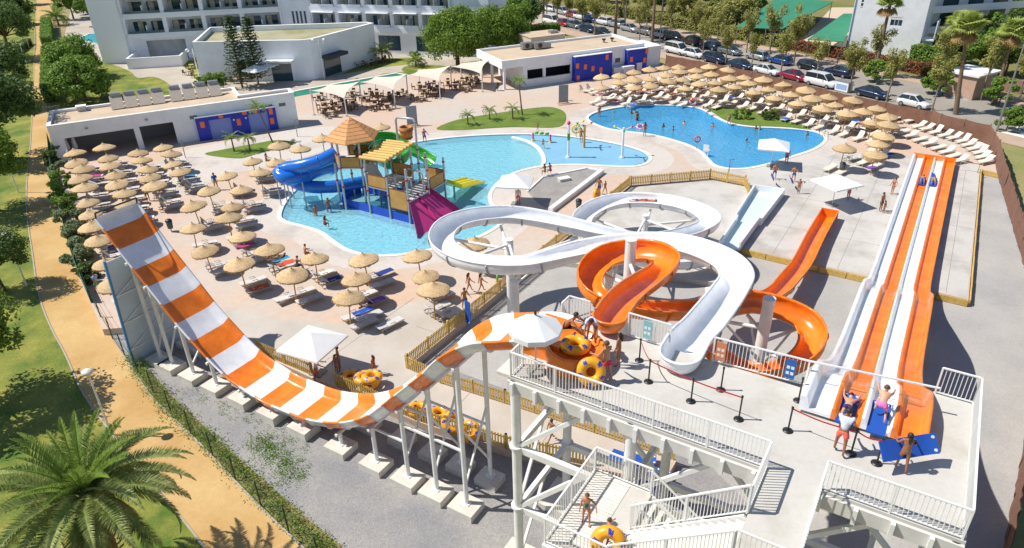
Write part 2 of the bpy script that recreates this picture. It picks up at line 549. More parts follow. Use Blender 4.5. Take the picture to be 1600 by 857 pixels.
# concrete run-out slab and walkways laid on the deck
mb = MB(); mb.prism([L(-14.6, 65.4), L(-13.1, 62.0), L(-11.4, 52.4), L(4.3, 52.1), L(4.15, 82), L(-1, 82), L(-8, 80), L(-15.5, 70)], 0, 0.006, sides=False)
struct('slab', mb, SLABM)
mb = MB(); mb.prism([L(-33, 22.7), L(-27, 22.7), L(-21, 22.7), L(-15.5, 23.3), L(-11.2, 24.4), L(-7.6, 25.3), L(-7.6, 26.9), L(-12, 26.7), L(-17.5, 26.35), L(-21.8, 26.0), L(-24.7, 26.3), L(-24.7, 35), L(-29, 33), L(-31.5, 28), L(-36, 26), L(-40, 25.5), L(-40, 23.4)], 0, 0.006, sides=False)
struct('slab', mb, M('clean concrete slab', '#c0b8ae', 0.85, col2='#b2a89c', vs=0.25, detail=6, fine=0.05, fs=4))
CONCW = M('pale pool surround', '#c6bdb3', 0.85, col2='#9f968c', vs=0.22, detail=8, lo=0.50, hi=0.80, bump=0.2, bs=3, fine=0.07, fs=2)
for nm, lp, d in (('pool_surround', POOL_A, 2.6), ('pool_surround', POOL_B, 2.4)):
    mb = MB(); mb.prism(offset_loop(lp, d), 0, 0.003 if lp is POOL_A else 0.0045, holes=[lp], sides=False)
    struct(nm, mb, CONCW)
mb = MB(); mb.prism(gp([(225, 262), (300, 232), (470, 200), (560, 196), (640, 215), (520, 232), (440, 258), (345, 275), (300, 305), (262, 305)]), 0, 0.0075, sides=False)
struct('walkway', mb, CONCW)
# pools: lined basin, coping, water
LINA = M('play pool lining', '#8fd9ea', 0.6, var=0.08, vs=0.9, fine=0.08, fs=4)
LINB = M('deep pool lining', '#4fbfee', 0.6, var=0.10, vs=0.35, fine=0.08, fs=4)
COPE = M('pool coping', '#e3e0d9', 0.6, var=0.04)
for lp, dep, ml, wm in ((POOL_A, 0.62, LINA, watermat('play pool water', (0.80, 0.96, 0.98), 2.4, 0.6, (0.36, 0.74, 0.84), 0.5, 0.25)), (POOL_B, 1.5, LINB, watermat('deep pool water', (0.70, 0.92, 0.98), 2.0, 0.7, (0.11, 0.50, 0.80), 0.55, 0.32))):
    mb = MB()
    n = len(lp)
    mb.prism(lp, 0, -dep, sides=False)
    q = lp if sum(lp[i].x * lp[(i + 1) % n].y - lp[(i + 1) % n].x * lp[i].y for i in range(n)) < 0 else lp[::-1]
    mb.add([(p.x, p.y, -dep) for p in q] + [(p.x, p.y, 0.0) for p in q], [(i, (i + 1) % n, (i + 1) % n + n, i + n) for i in range(n)])
    struct('pool_basin', mb, ml)
    mb = MB(); mb.prism(offset_loop(lp, 0.34), -0.02, 0.05, holes=[offset_loop(lp, -0.04)])
    struct('pool_coping', mb, COPE)
    mb = MB(); mb.prism(lp, 0, -0.09, sides=False)
    struct('pool_water', mb, wm)
# shallow splash area (right end of the play pool) and its kerb
ARC = [(800, 214), (820, 219), (836, 227), (846, 238), (850, 249), (848, 260)]
arc = spline([G(x, y, 0) for x, y in ARC], 0.6)
spl = [p for p in POOL_A if p.x > arc[0].x - 6 and True]
mb = MB(); mb.prism(gp(ARC + [(870, 258), (900, 256.5), (945, 258.5), (985, 259.5), (1006, 254.5), (1012, 246), (999, 237), (960, 226), (905, 217), (845, 212), (815, 211.5)], -0.06), 0, -0.06, sides=False)
struct('splash_floor', mb, M('splash floor paint', '#82b4ce', 0.45, var=0.05, vs=0.3, fine=0.03, fs=3))
mb = MB()
for a, b in zip(arc[:-1], arc[1:]):
    mb.bar(a + Vector((0, 0, -0.06)), b + Vector((0, 0, -0.06)), 0.42, 0.16)
struct('splash_kerb', mb, COPE)
# lawn islands
def isle(px, label):
    mb = MB(); mb.prism(smooth_loop(gp(px), 3), 0, 0.05)
    return struct('lawn_island', mb, ISLE)
isle([(320, 241), (346, 235), (400, 225), (430, 220), (462, 223), (450, 229), (420, 236), (395, 243), (376, 248), (345, 246)], '')
isle([(682, 201), (714, 188), (760, 180), (800, 174), (830, 170), (858, 168), (876, 172), (884, 180), (881, 194), (862, 200), (800, 199), (735, 203), (700, 204)], '')
isle([(1105, 168), (1150, 170), (1199, 176), (1230, 186), (1268, 203), (1230, 200), (1185, 198), (1150, 194), (1132, 188), (1120, 180)], '')
# gravel triangle with its low white wall
mb = MB(); mb.prism(gp([(824, 300), (848, 278), (880, 271), (918, 264), (938, 268), (858, 327), (840, 318)]), 0, 0.02, sides=False)
struct('gravel_bed', mb, M('dark gravel bed', '#96908b', 0.95, var=0.1, vs=1, bump=0.7, bs=20, fine=0.2, fs=9))
tw = thing('low_wall', 'long low white wall along the grey gravel triangle by the splash area', 'wall', G(900, 298, 0))
mb = MB(); mb.bar(G(941, 267.5, 0.22), G(860, 329, 0.22), 0.45, 0.45)
part(tw, 'wall', mb, WHITE)
mb = MB(); mb.bar(G(918, 263, 0.06), G(941, 267.5, 0.06), 0.25, 0.14); mb.bar(G(918, 263, 0.06), G(848, 277, 0.06), 0.2, 0.14); mb.bar(G(848, 277, 0.06), G(824, 299, 0.06), 0.2, 0.14)
part(tw, 'kerb', mb, WHITE)
tw = thing('planter_lid', 'small pale hatch box on the grey gravel triangle', 'hatch', G(881, 282, 0.02), rz=0.4)
mb = MB(); mb.box((0, 0, 0.12), (1.1, 0.6, 0.24)); lpart(tw, 'box', mb.mesh('hatch_box', CONC))
mb = MB(); mb.box((0, 0, 0.26), (1.2, 0.7, 0.05)); lpart(tw, 'lid', mb.mesh('hatch_lid', WHITE))
JOINT = M('slab joint', '#8f8a83', 0.95)
for (a, b) in ((L(-9, 52.4), L(-9, 78)), (L(-4.2, 52.3), L(-4.2, 80)), (L(3.0, 52.3), L(3.0, 80)), (L(-11.3, 58), L(4.1, 58)), (L(-12.4, 65), L(4.1, 65)), (L(-13, 72), L(4.1, 72)), (L(-29.5, 22.9), L(-29.5, 33)), (L(-27, 30.2), L(-24.8, 30.2)), (L(-19.6, 22.8), L(-19.8, 26.2)), (L(-14, 23.8), L(-14.2, 26.5))):
    mb = MB(); mb.bar(a + Vector((0, 0, 0.003)), b + Vector((0, 0, 0.003)), 0.035, 0.016); struct('slab_joint', mb, JOINT)
# timber edge of the run-out slab: one board after the other
def board_edge(p, q, name_parent, step=1.9, h=0.46):
    d = (q - p)
    n = max(1, int(d.length / step))
    out = []
    for i in range(n):
        mb = MB()
        a, b = p + d * ((i + 0.015) / n), p + d * ((i + 0.985) / n)
        nn = Vector((d.y, -d.x, 0)).normalized() * (0.05 + 0.012 * (i % 2))
        mb.bar(a + nn + Vector((0, 0, ZG + h / 2 + 0.03)), b + nn + Vector((0, 0, ZG + h / 2 + 0.03 + 0.01 * (i % 3))), 0.10, h)
        out.append(part(name_parent, 'board', mb, TIMBER))
    return out
be = thing('timber_edging', 'timber board edging below the front of the concrete run-out slab', 'edging', L(-4, 52.0, ZG))
board_edge(L(-11.4, 52.25), L(4.45, 51.95), be)
be = thing('timber_edging', 'timber board edging down the right side of the run-out slab beside pale gravel', 'edging', L(4.4, 66, ZG))
board_edge(L(4.45, 52.0), L(4.25, 80.9), be)
be = thing('timber_edging', 'short timber board edging between white loungers and gravel strip', 'edging', L(5.2, 80.7, ZG))
board_edge(L(4.25, 80.95), L(6.2, 80.35), be)

# ------------------------------------------------------------------ road beyond the park
def rd(t, off):
    """point along the road (t metres from the crossing end), off metres to the far side"""
    a, b = Vector((53.9, 87.2)), Vector((9.2, 160.3))
    d = (b - a).normalized()
    nrm = Vector((d.y, -d.x))
    return a + d * t + nrm * off
def strip(name, t0, t1, o0, o1, z, m, kind='structure'):
    mb = MB(); mb.prism([rd(t0, o0), rd(t1, o0), rd(t1, o1), rd(t0, o1)], z - 0.12, z)
    return struct(name, mb, m)
strip('road', -60, 230, -2.2, 11.5, ZG + 0.004, ASPH)
strip('pavement', -60, 230, -5.5, -2.2, ZG + 0.13, PAVE)
strip('pavement', -60, 230, 11.5, 15.0, ZG + 0.13, PAVE)
# far side of the road: dry garden, parking court
mb = MB(); mb.prism([rd(-60, 15), rd(-60, 130), rd(230, 130), rd(230, 15)], 0, ZG - 0.01, sides=False)
struct('garden_ground', mb, M('garden ground', '#8f7a57', 0.95, col2='#67722f', vs=0.12, detail=6, fine=0.2, fs=3))
mb = MB(); mb.prism(gp([(1240, 75), (1300, 12), (1345, 12), (1325, 78), (1275, 85)], ZG), 0, ZG + 0.002, sides=False)
struct('parking_court', mb, M('court paving', '#c9b49b', 0.9, var=0.06))
# crossing stripes and the blue disabled bay
ct = thing('zebra_crossing', 'white striped zebra crossing on the road by the tall lamp post', 'crossing', (*rd(-10, 4), ZG + 0.01))
PAINTW = M('road paint', '#e9e6de', 0.7, var=0.05)
for i in range(8):
    mb = MB(); a = rd(-13.5, -1.4 + i * 1.6); b = rd(-9.0, -1.4 + i * 1.6)
    mb.bar((a.x, a.y, ZG + 0.010), (b.x, b.y, ZG + 0.010), 0.75, 0.012)
    part(ct, 'stripe', mb, PAINTW)
mb = MB(); mb.prism([rd(0.5, 8.6), rd(5.5, 8.6), rd(5.5, 11.2), rd(0.5, 11.2)], ZG, ZG + 0.012)
struct('parking_bay_marking', mb, M('blue bay paint', '#7fb9d6', 0.7, var=0.1, vs=2))
# hotel garden and terraces
mb = MB(); mb.prism([G(90, 205, ZG), Vector((-30.5, 93, 0)), Vector((-20, 116, 0)), Vector((10, 122, 0)), Vector((14, 170, 0)), Vector((-60, 240, 0)), G(120, -25, ZG), G(100, 60, ZG), G(88, 100, ZG), G(86, 160, ZG)], 0, ZG + 0.02, sides=False)
struct('hotel_terrace', mb, M('terrace paving', '#b9afa0', 0.9, col2='#aa9f90', vs=0.2, fine=0.05, fs=3))
def lawnpatch(px, z=ZG + 0.03, k=3):
    mb = MB(); mb.prism(smooth_loop(gp(px, z), k), 0, z, sides=False)
    return struct('lawn', mb, LAWN)
lawnpatch([(80, 165), (95, 105), (150, 95), (200, 110), (215, 122), (240, 120), (262, 130), (272, 145), (240, 155), (160, 165)])
lawnpatch([(275, 96), (330, 97), (345, 125), (310, 127), (295, 110)])
lawnpatch([(535, 115), (580, 98), (640, 90), (640, 100), (600, 105), (555, 113)])
lawnpatch([(628, 107), (650, 101), (700, 104), (690, 112), (640, 116)])
lawnpatch([(0, 30), (50, 28), (52, 100), (0, 102)])
# hotel pools: long green one behind the tables, small one at the far left
for poly, nm, cl in (([(432, 150), (470, 141.5), (620, 115), (638, 119), (620, 124), (480, 149), (452, 158)], 'hotel_pool', '#2f8f78'), ([(122, 62), (140, 53), (178, 54), (180, 62), (150, 68)], 'hotel_pool', '#5bb6cc')):
    lp = gp(poly, ZG + 0.1)
    mb = MB(); mb.prism(lp, ZG, ZG + 0.07); struct('pool_basin', mb, M('lining ' + cl, cl, 0.5, var=0.12, vs=0.5))
    mb = MB(); mb.prism(offset_loop(lp, 0.5), ZG, ZG + 0.14, holes=[lp]); struct('pool_coping', mb, COPE)
    mb = MB(); mb.prism(lp, 0, ZG + 0.12, sides=False); struct('pool_water', mb, watermat('water ' + cl, (0.8, 0.95, 0.93), 2.0, 0.3))
# ================================================================== buildings
class Frame:
    """local axes: e along the front, n into the building, z up"""
    def __init__(s, o, e):
        s.o = Vector((o[0], o[1], 0)); s.e = Vector((e[0], e[1], 0)).normalized(); s.n = Vector((-s.e.y, s.e.x, 0))
    def p(s, a, b, z=0.0):
        return s.o + s.e * a + s.n * b + Vector((0, 0, z))
    def box(s, mb, a0, a1, b0, b1, z0, z1, m=0):
        c = s.p((a0 + a1) / 2, (b0 + b1) / 2, (z0 + z1) / 2)
        mb.box(c, (a1 - a0, b1 - b0, z1 - z0), math.atan2(s.e.y, s.e.x), m)
        return mb
def fpart(t, fr, name, boxes, m, kind=None):
    mb = MB()
    for b in boxes:
        fr.box(mb, *b)
    return part(t, name, mb, m, kind)
def wall_boxes(a0, a1, b0, b1, z0, z1, holes):
    """wall with rectangular openings (a0,a1,z0,z1), as boxes butted end to end"""
    out = []
    cur = a0
    for (h0, h1, y0, y1) in sorted(holes):
        if h0 > cur: out.append((cur, h0, b0, b1, z0, z1))
        if y0 > z0: out.append((h0, h1, b0, b1, z0, y0))
        if y1 < z1: out.append((h0, h1, b0, b1, y1, z1))
        cur = h1
    if cur < a1: out.append((cur, a1, b0, b1, z0, z1))
    return out
ROOFM = M('gravel roof felt', '#c9b49a', 0.95, col2='#bba78e', vs=0.4, detail=6, fine=0.06, fs=6)
CAPW = M('parapet white', (0.82, 0.82, 0.81), 0.6)

# ---------------- left service building
fr = Frame((-50.2, 75.4), (0.895, 0.446))
t = thing('service_building', 'long low white building with blue wall and roof solar collectors at left', 'building', fr.p(13, 3, 0))
LB, DB, HB = 26.6, 7.0, 4.0
holes = [(1.2, 8.2, 0.0, 2.5), (8.8, 12.4, 0.0, 2.6)]
fpart(t, fr, 'wall', wall_boxes(0, LB, 0, 0.3, 0, HB, holes), WALLW)
fpart(t, fr, 'wall', [(0, 20.5, DB - 0.3, DB, 0, HB)], WALLW)
fpart(t, fr, 'wall', [(0, 0.3, 0.3, DB - 0.3, 0, HB)], WALLW)
fpart(t, fr, 'wall', [(LB - 0.3, LB, 0.3, 2.4, 0, HB), (20.5, LB - 0.3, 2.1, 2.4, 0, HB), (20.2, 20.5, 2.4, DB - 0.3, 0, HB)], WALLW)
roof = fpart(t, fr, 'roof', [(0.28, 20.3, 0.28, DB - 0.28, HB - 0.4, HB - 0.22), (20.3, LB - 0.28, 0.28, 2.15, HB - 0.4, HB - 0.22)], ROOFM)
cap = MB()
for b in ((-0.05, LB + 0.05, -0.05, 0.35, HB, HB + 0.1), (-0.05, 0.35, 0.35, DB + 0.05, HB, HB + 0.1), (0.35, 20.55, DB - 0.35, DB + 0.05, HB, HB + 0.1), (20.15, 20.55, 2.45, DB - 0.35, HB, HB + 0.1), (20.15, LB + 0.05, 2.05, 2.45, HB, HB + 0.1), (LB - 0.35, LB + 0.05, 0.35, 2.05, HB, HB + 0.1)):
    fr.box(cap, *b)
q = ob('parapet_cap', cap.mesh('parapet_cap', CAPW), roof, world=True)
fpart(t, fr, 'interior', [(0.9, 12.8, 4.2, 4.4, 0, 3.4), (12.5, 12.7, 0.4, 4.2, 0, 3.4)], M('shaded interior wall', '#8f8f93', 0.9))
fpart(t, fr, 'column', [(8.3, 8.6, 0.9, 1.2, 0, 2.5)], WALLW)
for a in (14.3, 23.0, 24.6):
    w = fpart(t, fr, 'window', [(a, a + 0.8, -0.02, 0.06, 2.6, 3.0)], GLASS)
    mb = MB(); fr.box(mb, a - 0.06, a + 0.86, -0.05, 0.0, 2.5, 2.6); ob('sill', mb.mesh('sill', WHITE), w, world=True)
for a in (3.5, 9.6):
    fpart(t, fr, 'wall_lamp', [(a, a + 0.3, -0.16, -0.002, 3.2, 3.35)], GREYM)
# the blue wall in front with pale panels and orange tiles
bw = thing('blue_wall', 'long royal blue wall with orange squares on the white service building', 'wall', fr.p(18, -0.6, 0))
fpart(bw, fr, 'wall', wall_boxes(14.8, 24.0, -0.55, -0.3, 0, 2.75, [(16.2, 18.7, 0, 2.3), (20.7, 23.0, 0, 2.3)]), BLUEP)
fpart(bw, fr, 'end_wall', [(14.8, 15.05, -0.3, -0.003, 0, 2.75), (23.75, 24.0, -0.3, -0.003, 0, 2.75)], BLUEP)
fpart(bw, fr, 'cap', [(14.75, 24.05, -0.6, -0.003, 2.75, 2.84)], CAPW)
for a0, a1 in ((16.2, 18.7), (20.7, 23.0)):
    fpart(bw, fr, 'door_panel', [(a0, a1, -0.40, -0.32, 0, 2.3)], M('lilac panel', '#7f8fcf', 0.6))
for a0, z0, w, h in ((15.2, 1.55, 0.5, 0.75), (17.4, 2.38, 0.5, 0.36), (19.3, 1.2, 0.45, 0.8), (20.1, 2.38, 0.5, 0.36), (21.4, 2.38, 0.5, 0.36), (23.2, 1.95, 0.45, 0.75), (23.15, 0.75, 0.45, 0.75)):
    fpart(bw, fr, 'orange_tile', [(a0, a0 + w, -0.6, -0.545, z0, z0 + h)], ORANGEP)
for a0 in (19.0, 20.4):
    mb = MB(); mb.lathe([(0, 0.13), (0.09, 0.09), (0.13, 0), (0.09, -0.09), (0, -0.13)], 10, fr.p(a0, -0.68, 2.0)); part(bw, 'globe_lamp', mb, WHITE)
# solar collectors on the roof
TANK = M('collector shell', '#b3a797', 0.5, var=0.06)
PANEL = M('collector glass', '#8c8f97', 0.15, spec=0.8)
for k, a in enumerate([6.4, 7.9, 9.4, 10.9, 12.9, 14.4, 15.9, 17.4]):
    side = 'left bank' if k < 4 else 'right bank'
    cc = thing('solar_collector', f'grey solar collector, {ORD[k % 4 + 1]} from the left in the {side} on the white roof', 'solar panel', fr.p(a + 0.7, 5.2, HB - 0.22), group='solar collectors on the service building roof')
    mb = MB(); P0 = [fr.p(a, 4.4, HB - 0.1), fr.p(a + 1.35, 4.4, HB - 0.1), fr.p(a + 1.35, 5.7, HB + 1.15), fr.p(a, 5.7, HB + 1.15)]
    nn = (P0[1] - P0[0]).cross(P0[3] - P0[0]).normalized() * 0.1
    vs = P0 + [p - nn for p in P0]
    mb.add(vs, [(0, 1, 2, 3), (7, 6, 5, 4), (0, 4, 5, 1), (1, 5, 6, 2), (2, 6, 7, 3), (3, 7, 4, 0)]); part(cc, 'panel', mb, TANK)
    mb = MB(); mb.cyl(fr.p(a + 0.1, 5.85, HB + 1.25), fr.p(a + 1.25, 5.85, HB + 1.25), 0.25, n=12); part(cc, 'tank', mb, PANEL)
    for aa in (0.2, 1.15):
        mb = MB(); mb.bar(fr.p(a + aa, 5.9, HB - 0.22), fr.p(a + aa, 5.75, HB + 1.05), 0.06); part(cc, 'strut', mb, GREYM)
rb = thing('roof_box', 'small grey vent box on left end of the service building roof', 'vent', fr.p(3.2, 6.1, HB - 0.22))
fpart(rb, fr, 'box', [(2.8, 3.7, 5.9, 6.6, HB - 0.22, HB + 0.35)], CONC)
fpart(rb, fr, 'lid', [(2.7, 3.8, 5.8, 6.7, HB + 0.35, HB + 0.42)], CAPW)
# folded white parasols leaning at the building's left end
for k in range(4):
    px, py = ((92, 236), (104, 233), (116, 231), (112, 262))[k]
    p = G(px + 6, py + 12, 0)
    fp = thing('folded_parasol', ['folded white parasol nearest the path by the service building', 'middle folded white parasol at the service building opening', 'folded white parasol, right one of three by the building opening', 'folded white parasol standing alone among the straw parasols near the shrubs'][k], 'parasol', p, group='folded white parasols')
    mb = MB(); mb.lathe([(0.02, 2.9), (0.10, 2.6), (0.22, 1.6), (0.30, 0.9), (0.24, 0.85), (0.03, 1.0)], 8); lpart(fp, 'canopy', mb.mesh('folded_canopy', M('parasol canvas', '#dedbe0', 0.9, var=0.05, vs=2)))
    mb = MB(); mb.cyl((0, 0, 0), (0, 0, 1.2), 0.035, n=8); lpart(fp, 'pole', mb.mesh('folded_pole', GREYM))

# ---------------- bar building in the middle
fl = G(786, 97, 4.0); frr = G(1007, 69, 4.0)
fr = Frame((fl.x, fl.y), (frr - fl).xy)
LM = (frr - fl).length; DM = 9.0
t = thing('bar_building', 'white flat-roofed pool bar with blue panels near the parked cars', 'building', fr.p(LM / 2, 4, 0))
# open corner on the left, counter, walls
fpart(t, fr, 'wall', wall_boxes(3.2, LM, 0, 0.3, 0, 3.0, [(3.8, 6.4, 1.05, 2.4), (6.8, 11.0, 1.05, 2.4)]), WALLW)
fpart(t, fr, 'fascia', [(-0.2, LM, -0.02, 0.3, 3.0, 4.05), (-0.2, 0.1, 0.3, DM, 3.0, 4.05), (-0.2, LM, DM, DM + 0.3, 3.0, 4.05), (LM - 0.3, LM, 0.3, DM, 3.0, 4.05)], WALLW)
fpart(t, fr, 'wall', [(LM - 0.3, LM, 0.3, DM, 0, 3.0)], WALLW)
fpart(t, fr, 'wall', [(3.2, LM - 0.3, DM - 0.3, DM, 0, 3.0)], WALLW)
fpart(t, fr, 'wall', [(3.2, 3.5, 0.3, DM - 0.3, 0, 3.0)], WALLW)
fpart(t, fr, 'interior', [(3.6, 11.2, 2.6, 2.8, 0, 3.0)], DARK)
rf = fpart(t, fr, 'roof', [(0.1, LM - 0.3, 0.3, DM, 3.4, 3.82)], ROOFM)
mb = MB()
for b in ((-0.25, LM + 0.05, -0.07, 0.28, 4.05, 4.14), (-0.25, 0.1, 0.28, DM, 4.05, 4.14), (LM - 0.3, LM + 0.05, 0.28, DM, 4.05, 4.14), (-0.25, LM + 0.05, DM, DM + 0.35, 4.05, 4.14)):
    fr.box(mb, *b)
ob('parapet_cap', mb.mesh('parapet_cap', CAPW), rf, world=True)
for a, b in ((0.1, 0.15), (0.1, 4.5), (0.1, 8.6)):
    fpart(t, fr, 'column', [(a, a + 0.3, b, b + 0.3, 0, 3.0)], WHITE)
fpart(t, fr, 'counter', [(3.7, 11.1, -0.28, -0.003, 1.0, 1.1)], WHITE)
for a in (LM - 5.2, LM - 2.6):
    w = fpart(t, fr, 'window', [(a, a + 0.9, -0.03, 0.04, 1.7, 2.4)], GLASS)
bw = fr
for (a0, a1, lab, tiles) in ((11.2, 17.6, 'wide royal blue panel with six orange tiles on the pool bar', ((11.35, 1.9), (12.7, 1.6), (14.0, 1.2), (15.4, 0.85), (16.4, 2.6), (11.5, 0.1))), (20.4, 23.9, 'narrow royal blue panel with orange tiles on the right of the pool bar', ((20.8, 1.8), (23.2, 1.4), (21.9, 0.15), (23.55, 2.7)))):
    bt = thing('blue_panel', lab, 'wall', fr.p((a0 + a1) / 2, -0.5, 0))
    fpart(bt, fr, 'wall', [(a0, a1, -0.9, -0.025, 0, 3.55)], BLUEP)
    fpart(bt, fr, 'cap', [(a0 - 0.03, a1 + 0.03, -0.93, -0.025, 3.55, 3.63)], CAPW)
    for a, z in tiles:
        fpart(bt, fr, 'orange_tile', [(a, a + 0.5, -0.945, -0.895, z, z + 0.75)], ORANGEP)
# roof plant
for k, (a, b) in enumerate(((6.2, 6.4), (8.0, 5.6))):
    u_ = thing('roof_unit', ['silver air conditioning unit on the bar roof nearer the pine', 'silver air conditioning unit on the bar roof nearer the blue panel'][k], 'air conditioner', fr.p(a, b, 3.82))
    fpart(u_, fr, 'casing', [(a, a + 1.6, b, b + 0.9, 3.95, 4.85)], GREYM)
    fpart(u_, fr, 'casing', [(a + 1.65, a + 2.7, b + 0.1, b + 0.8, 3.9, 4.6)], M('steel duct', '#8f9297', 0.35, metal=0.6))
    fpart(u_, fr, 'foot', [(a + 0.1, a + 0.3, b, b + 0.9, 3.82, 3.95), (a + 1.3, a + 1.5, b, b + 0.9, 3.82, 3.95)], BLACKM)
    mb = MB(); mb.cyl(fr.p(a + 0.8, b - 0.02, 4.4), fr.p(a + 0.8, b - 0.06, 4.4), 0.36, n=14); part(u_, 'fan', mb, BLACKM)
for k in range(2):
    a = LM - 4.2 + 1.5 * k
    v_ = thing('roof_vent', ['left one of two small vents at the right end of the bar roof', 'right one of two small vents at the right end of the bar roof'][k], 'vent', fr.p(a, 5, 3.82), group='bar roof vents')
    mb = MB(); mb.cyl(fr.p(a, 5, 3.8), fr.p(a, 5, 4.2), 0.18, n=10); part(v_, 'pipe', mb, GREYM)
    mb = MB(); mb.cyl(fr.p(a, 5, 4.24), fr.p(a, 5, 4.4), 0.32, n=10); part(v_, 'cowl', mb, BLACKM)
# small outbuildings behind
u_ = thing('toilet_block', 'small cream block with brown doors behind the pool bar', 'building', fr.p(13, 13, 0))
fpart(u_, fr, 'wall', wall_boxes(10.0, 16.2, 11.2, 11.5, 0, 4.4, [(11.0, 11.8, 0, 3.6), (12.4, 13.2, 0, 3.6)]), M('cream render', '#c9bda6', 0.85, var=0.05))
fpart(u_, fr, 'wall', [(10.0, 16.2, 15.5, 15.8, 0, 4.4), (10.0, 10.3, 11.5, 15.5, 0, 4.4), (15.9, 16.2, 11.5, 15.5, 0, 4.4)], M('cream render', '#c9bda6', 0.85))
fpart(u_, fr, 'roof', [(9.9, 16.3, 11.1, 15.9, 4.4, 4.55)], ROOFM)
for a in (11.0, 12.4):
    fpart(u_, fr, 'door', [(a + 0.02, a + 0.78, 11.28, 11.36, 0, 3.58)], M('brown door', '#8a5a44', 0.6))
fpart(u_, fr, 'roof_tank', [(14.2, 15.6, 12.4, 13.4, 4.55, 4.95)], GREYM)
u_ = thing('annex_wall', 'white low annex wall at the right end of the pool bar', 'wall', fr.p(LM + 2, 1, 0))
fpart(u_, fr, 'wall', [(LM + 0.03, LM + 4.6, 2.0, 2.3, 0, 2.9)], WALLW)
fpart(u_, fr, 'wall', [(LM + 4.3, LM + 4.6, 2.3, 7, 0, 2.9)], WALLW)
fpart(u_, fr, 'roof', [(LM + 0.03, LM + 4.7, 1.9, 7.1, 2.9, 3.0)], CAPW)
for k, (a, b, h, w) in enumerate(((LM - 4.6, -1.6, 1.3, 1.9), (LM - 2.0, -1.3, 1.5, 0.9), (17.8, -1.3, 1.2, 1.9))):
    u_ = thing('equipment_box', ['pale equipment cabinet right of the narrow blue panel', 'white upright cabinet at the right end of the pool bar', 'pale equipment cabinet between the two blue panels'][k], 'cabinet', fr.p(a, b, 0))
    fpart(u_, fr, 'body', [(a, a + w, b, b + 0.9, 0.08, h)], M('cabinet paint', '#c5cad2', 0.5, var=0.05))
    fpart(u_, fr, 'lid', [(a - 0.04, a + w + 0.04, b - 0.04, b + 0.94, h, h + 0.06)], WHITE)
    fpart(u_, fr, 'plinth', [(a + 0.1, a + w - 0.1, b + 0.1, b + 0.8, 0, 0.08)], CONC)

# ---------------- hotel, two wings meeting in a shallow V
HWALL = M('hotel render', (0.86, 0.89, 0.93), 0.8, var=0.05, vs=0.3, fine=0.03, fs=2)
HSLAB = M('hotel white trim', (0.90, 0.91, 0.93), 0.7)
HBACK = M('balcony back wall', '#d3d8da', 0.8, var=0.1, vs=0.6)
CURT = M('curtain cloth', '#b9b49d', 0.9, var=0.2, vs=1.5)
RAILG = M('balcony glass', (0.10, 0.16, 0.18), 0.08, spec=0.9)
def wing(t, fr, length, floors, bays, z0=-0.5, h0=4.1, fh=3.35, depth=13, left_wing=True):
    top = z0 + h0 + fh * floors
    fpart(t, fr, 'core_wall', [(0, length, 1.9, 2.1, z0, top), (0, length, depth - 0.3, depth, z0, top)], HBACK)
    fpart(t, fr, 'gable_wall', [(-0.3, 0, -0.3, depth, z0, top + 0.3)], HWALL)
    fpart(t, fr, 'gable_wall', [(length, length + 0.3, -0.3, depth, z0, top + 0.3)], HWALL)
    rr_ = fpart(t, fr, 'roof', [(0, length, -0.3, depth, top, top + 0.3)], ROOFM)
    bw_ = length / bays
    for f in range(floors):
        zf = z0 + h0 + f * fh
        fpart(t, fr, 'balcony_slab', [(0.003, length - 0.003, -0.55, 1.9, zf - 0.25, zf)], HSLAB)
        fpart(t, fr, 'parapet', [(0.003, length - 0.003, -0.55, -0.35, zf, zf + 0.62)], HWALL)
        for b in range(bays):
            a = b * bw_
            if b:
                fpart(t, fr, 'pier', [(a - 0.35, a + 0.35, -0.35, 1.9, zf, zf + fh - 0.25)], HWALL)
            fpart(t, fr, 'divider', [(a + bw_ / 2 - 0.06, a + bw_ / 2 + 0.06, -0.3, 1.9, zf, zf + 1.9)], HSLAB)
            w = fpart(t, fr, 'balcony_window', [(a + 0.7, a + bw_ / 2 - 0.4, 1.82, 1.92, zf + 0.05, zf + 2.3), (a + bw_ / 2 + 0.4, a + bw_ - 0.7, 1.82, 1.92, zf + 0.05, zf + 2.3)], GLASS)
            mb = MB(); r1 = random.Random(f * 31 + b)
            for base in (a + 0.7, a + bw_ / 2 + 0.4):
                x = base + r1.uniform(0, 0.9); fr.box(mb, x, x + r1.uniform(0.5, 1.0), 1.76, 1.815, zf + 0.06, zf + 2.25)
            ob('curtain', mb.mesh('curtain', CURT), w, world=True)
            fpart(t, fr, 'balustrade', [(a + 0.38, a + bw_ - 0.38, -0.52, -0.49, zf + 0.62, zf + 1.05)], RAILG if left_wing else HSLAB)
            if not left_wing:
                fpart(t, fr, 'sun_shade', [(a + 0.5, a + bw_ - 0.5, -1.0, -0.35, zf + fh - 0.32, zf + fh - 0.26)], HSLAB)
    return top
t = thing('hotel', 'large white hotel with rows of balconies in two wings', 'hotel', (-38, 134, -0.5))
fA = Frame((-67.0, 130.9), (26.0, 4.6))
wing(t, fA, 26.4, 4, 4)
fB = Frame((-35.2, 134.8), (28.6, -7.8))
wing(t, fB, 26.5, 4, 5, left_wing=False)
fC = Frame((-40.9, 135.5), (5.7, -0.8))
fpart(t, fC, 'stair_core', wall_boxes(-0.2, 6.0, 0.1, 0.4, -0.5, 17.5, [(2.2 + 0.75 * (k % 4), 2.55 + 0.75 * (k % 4), 8.6, 10.6) for k in range(4)]), HWALL)
fpart(t, fC, 'stair_core_window', [(2.0, 5.3, 0.5, 0.6, 1, 17)], GLASS)
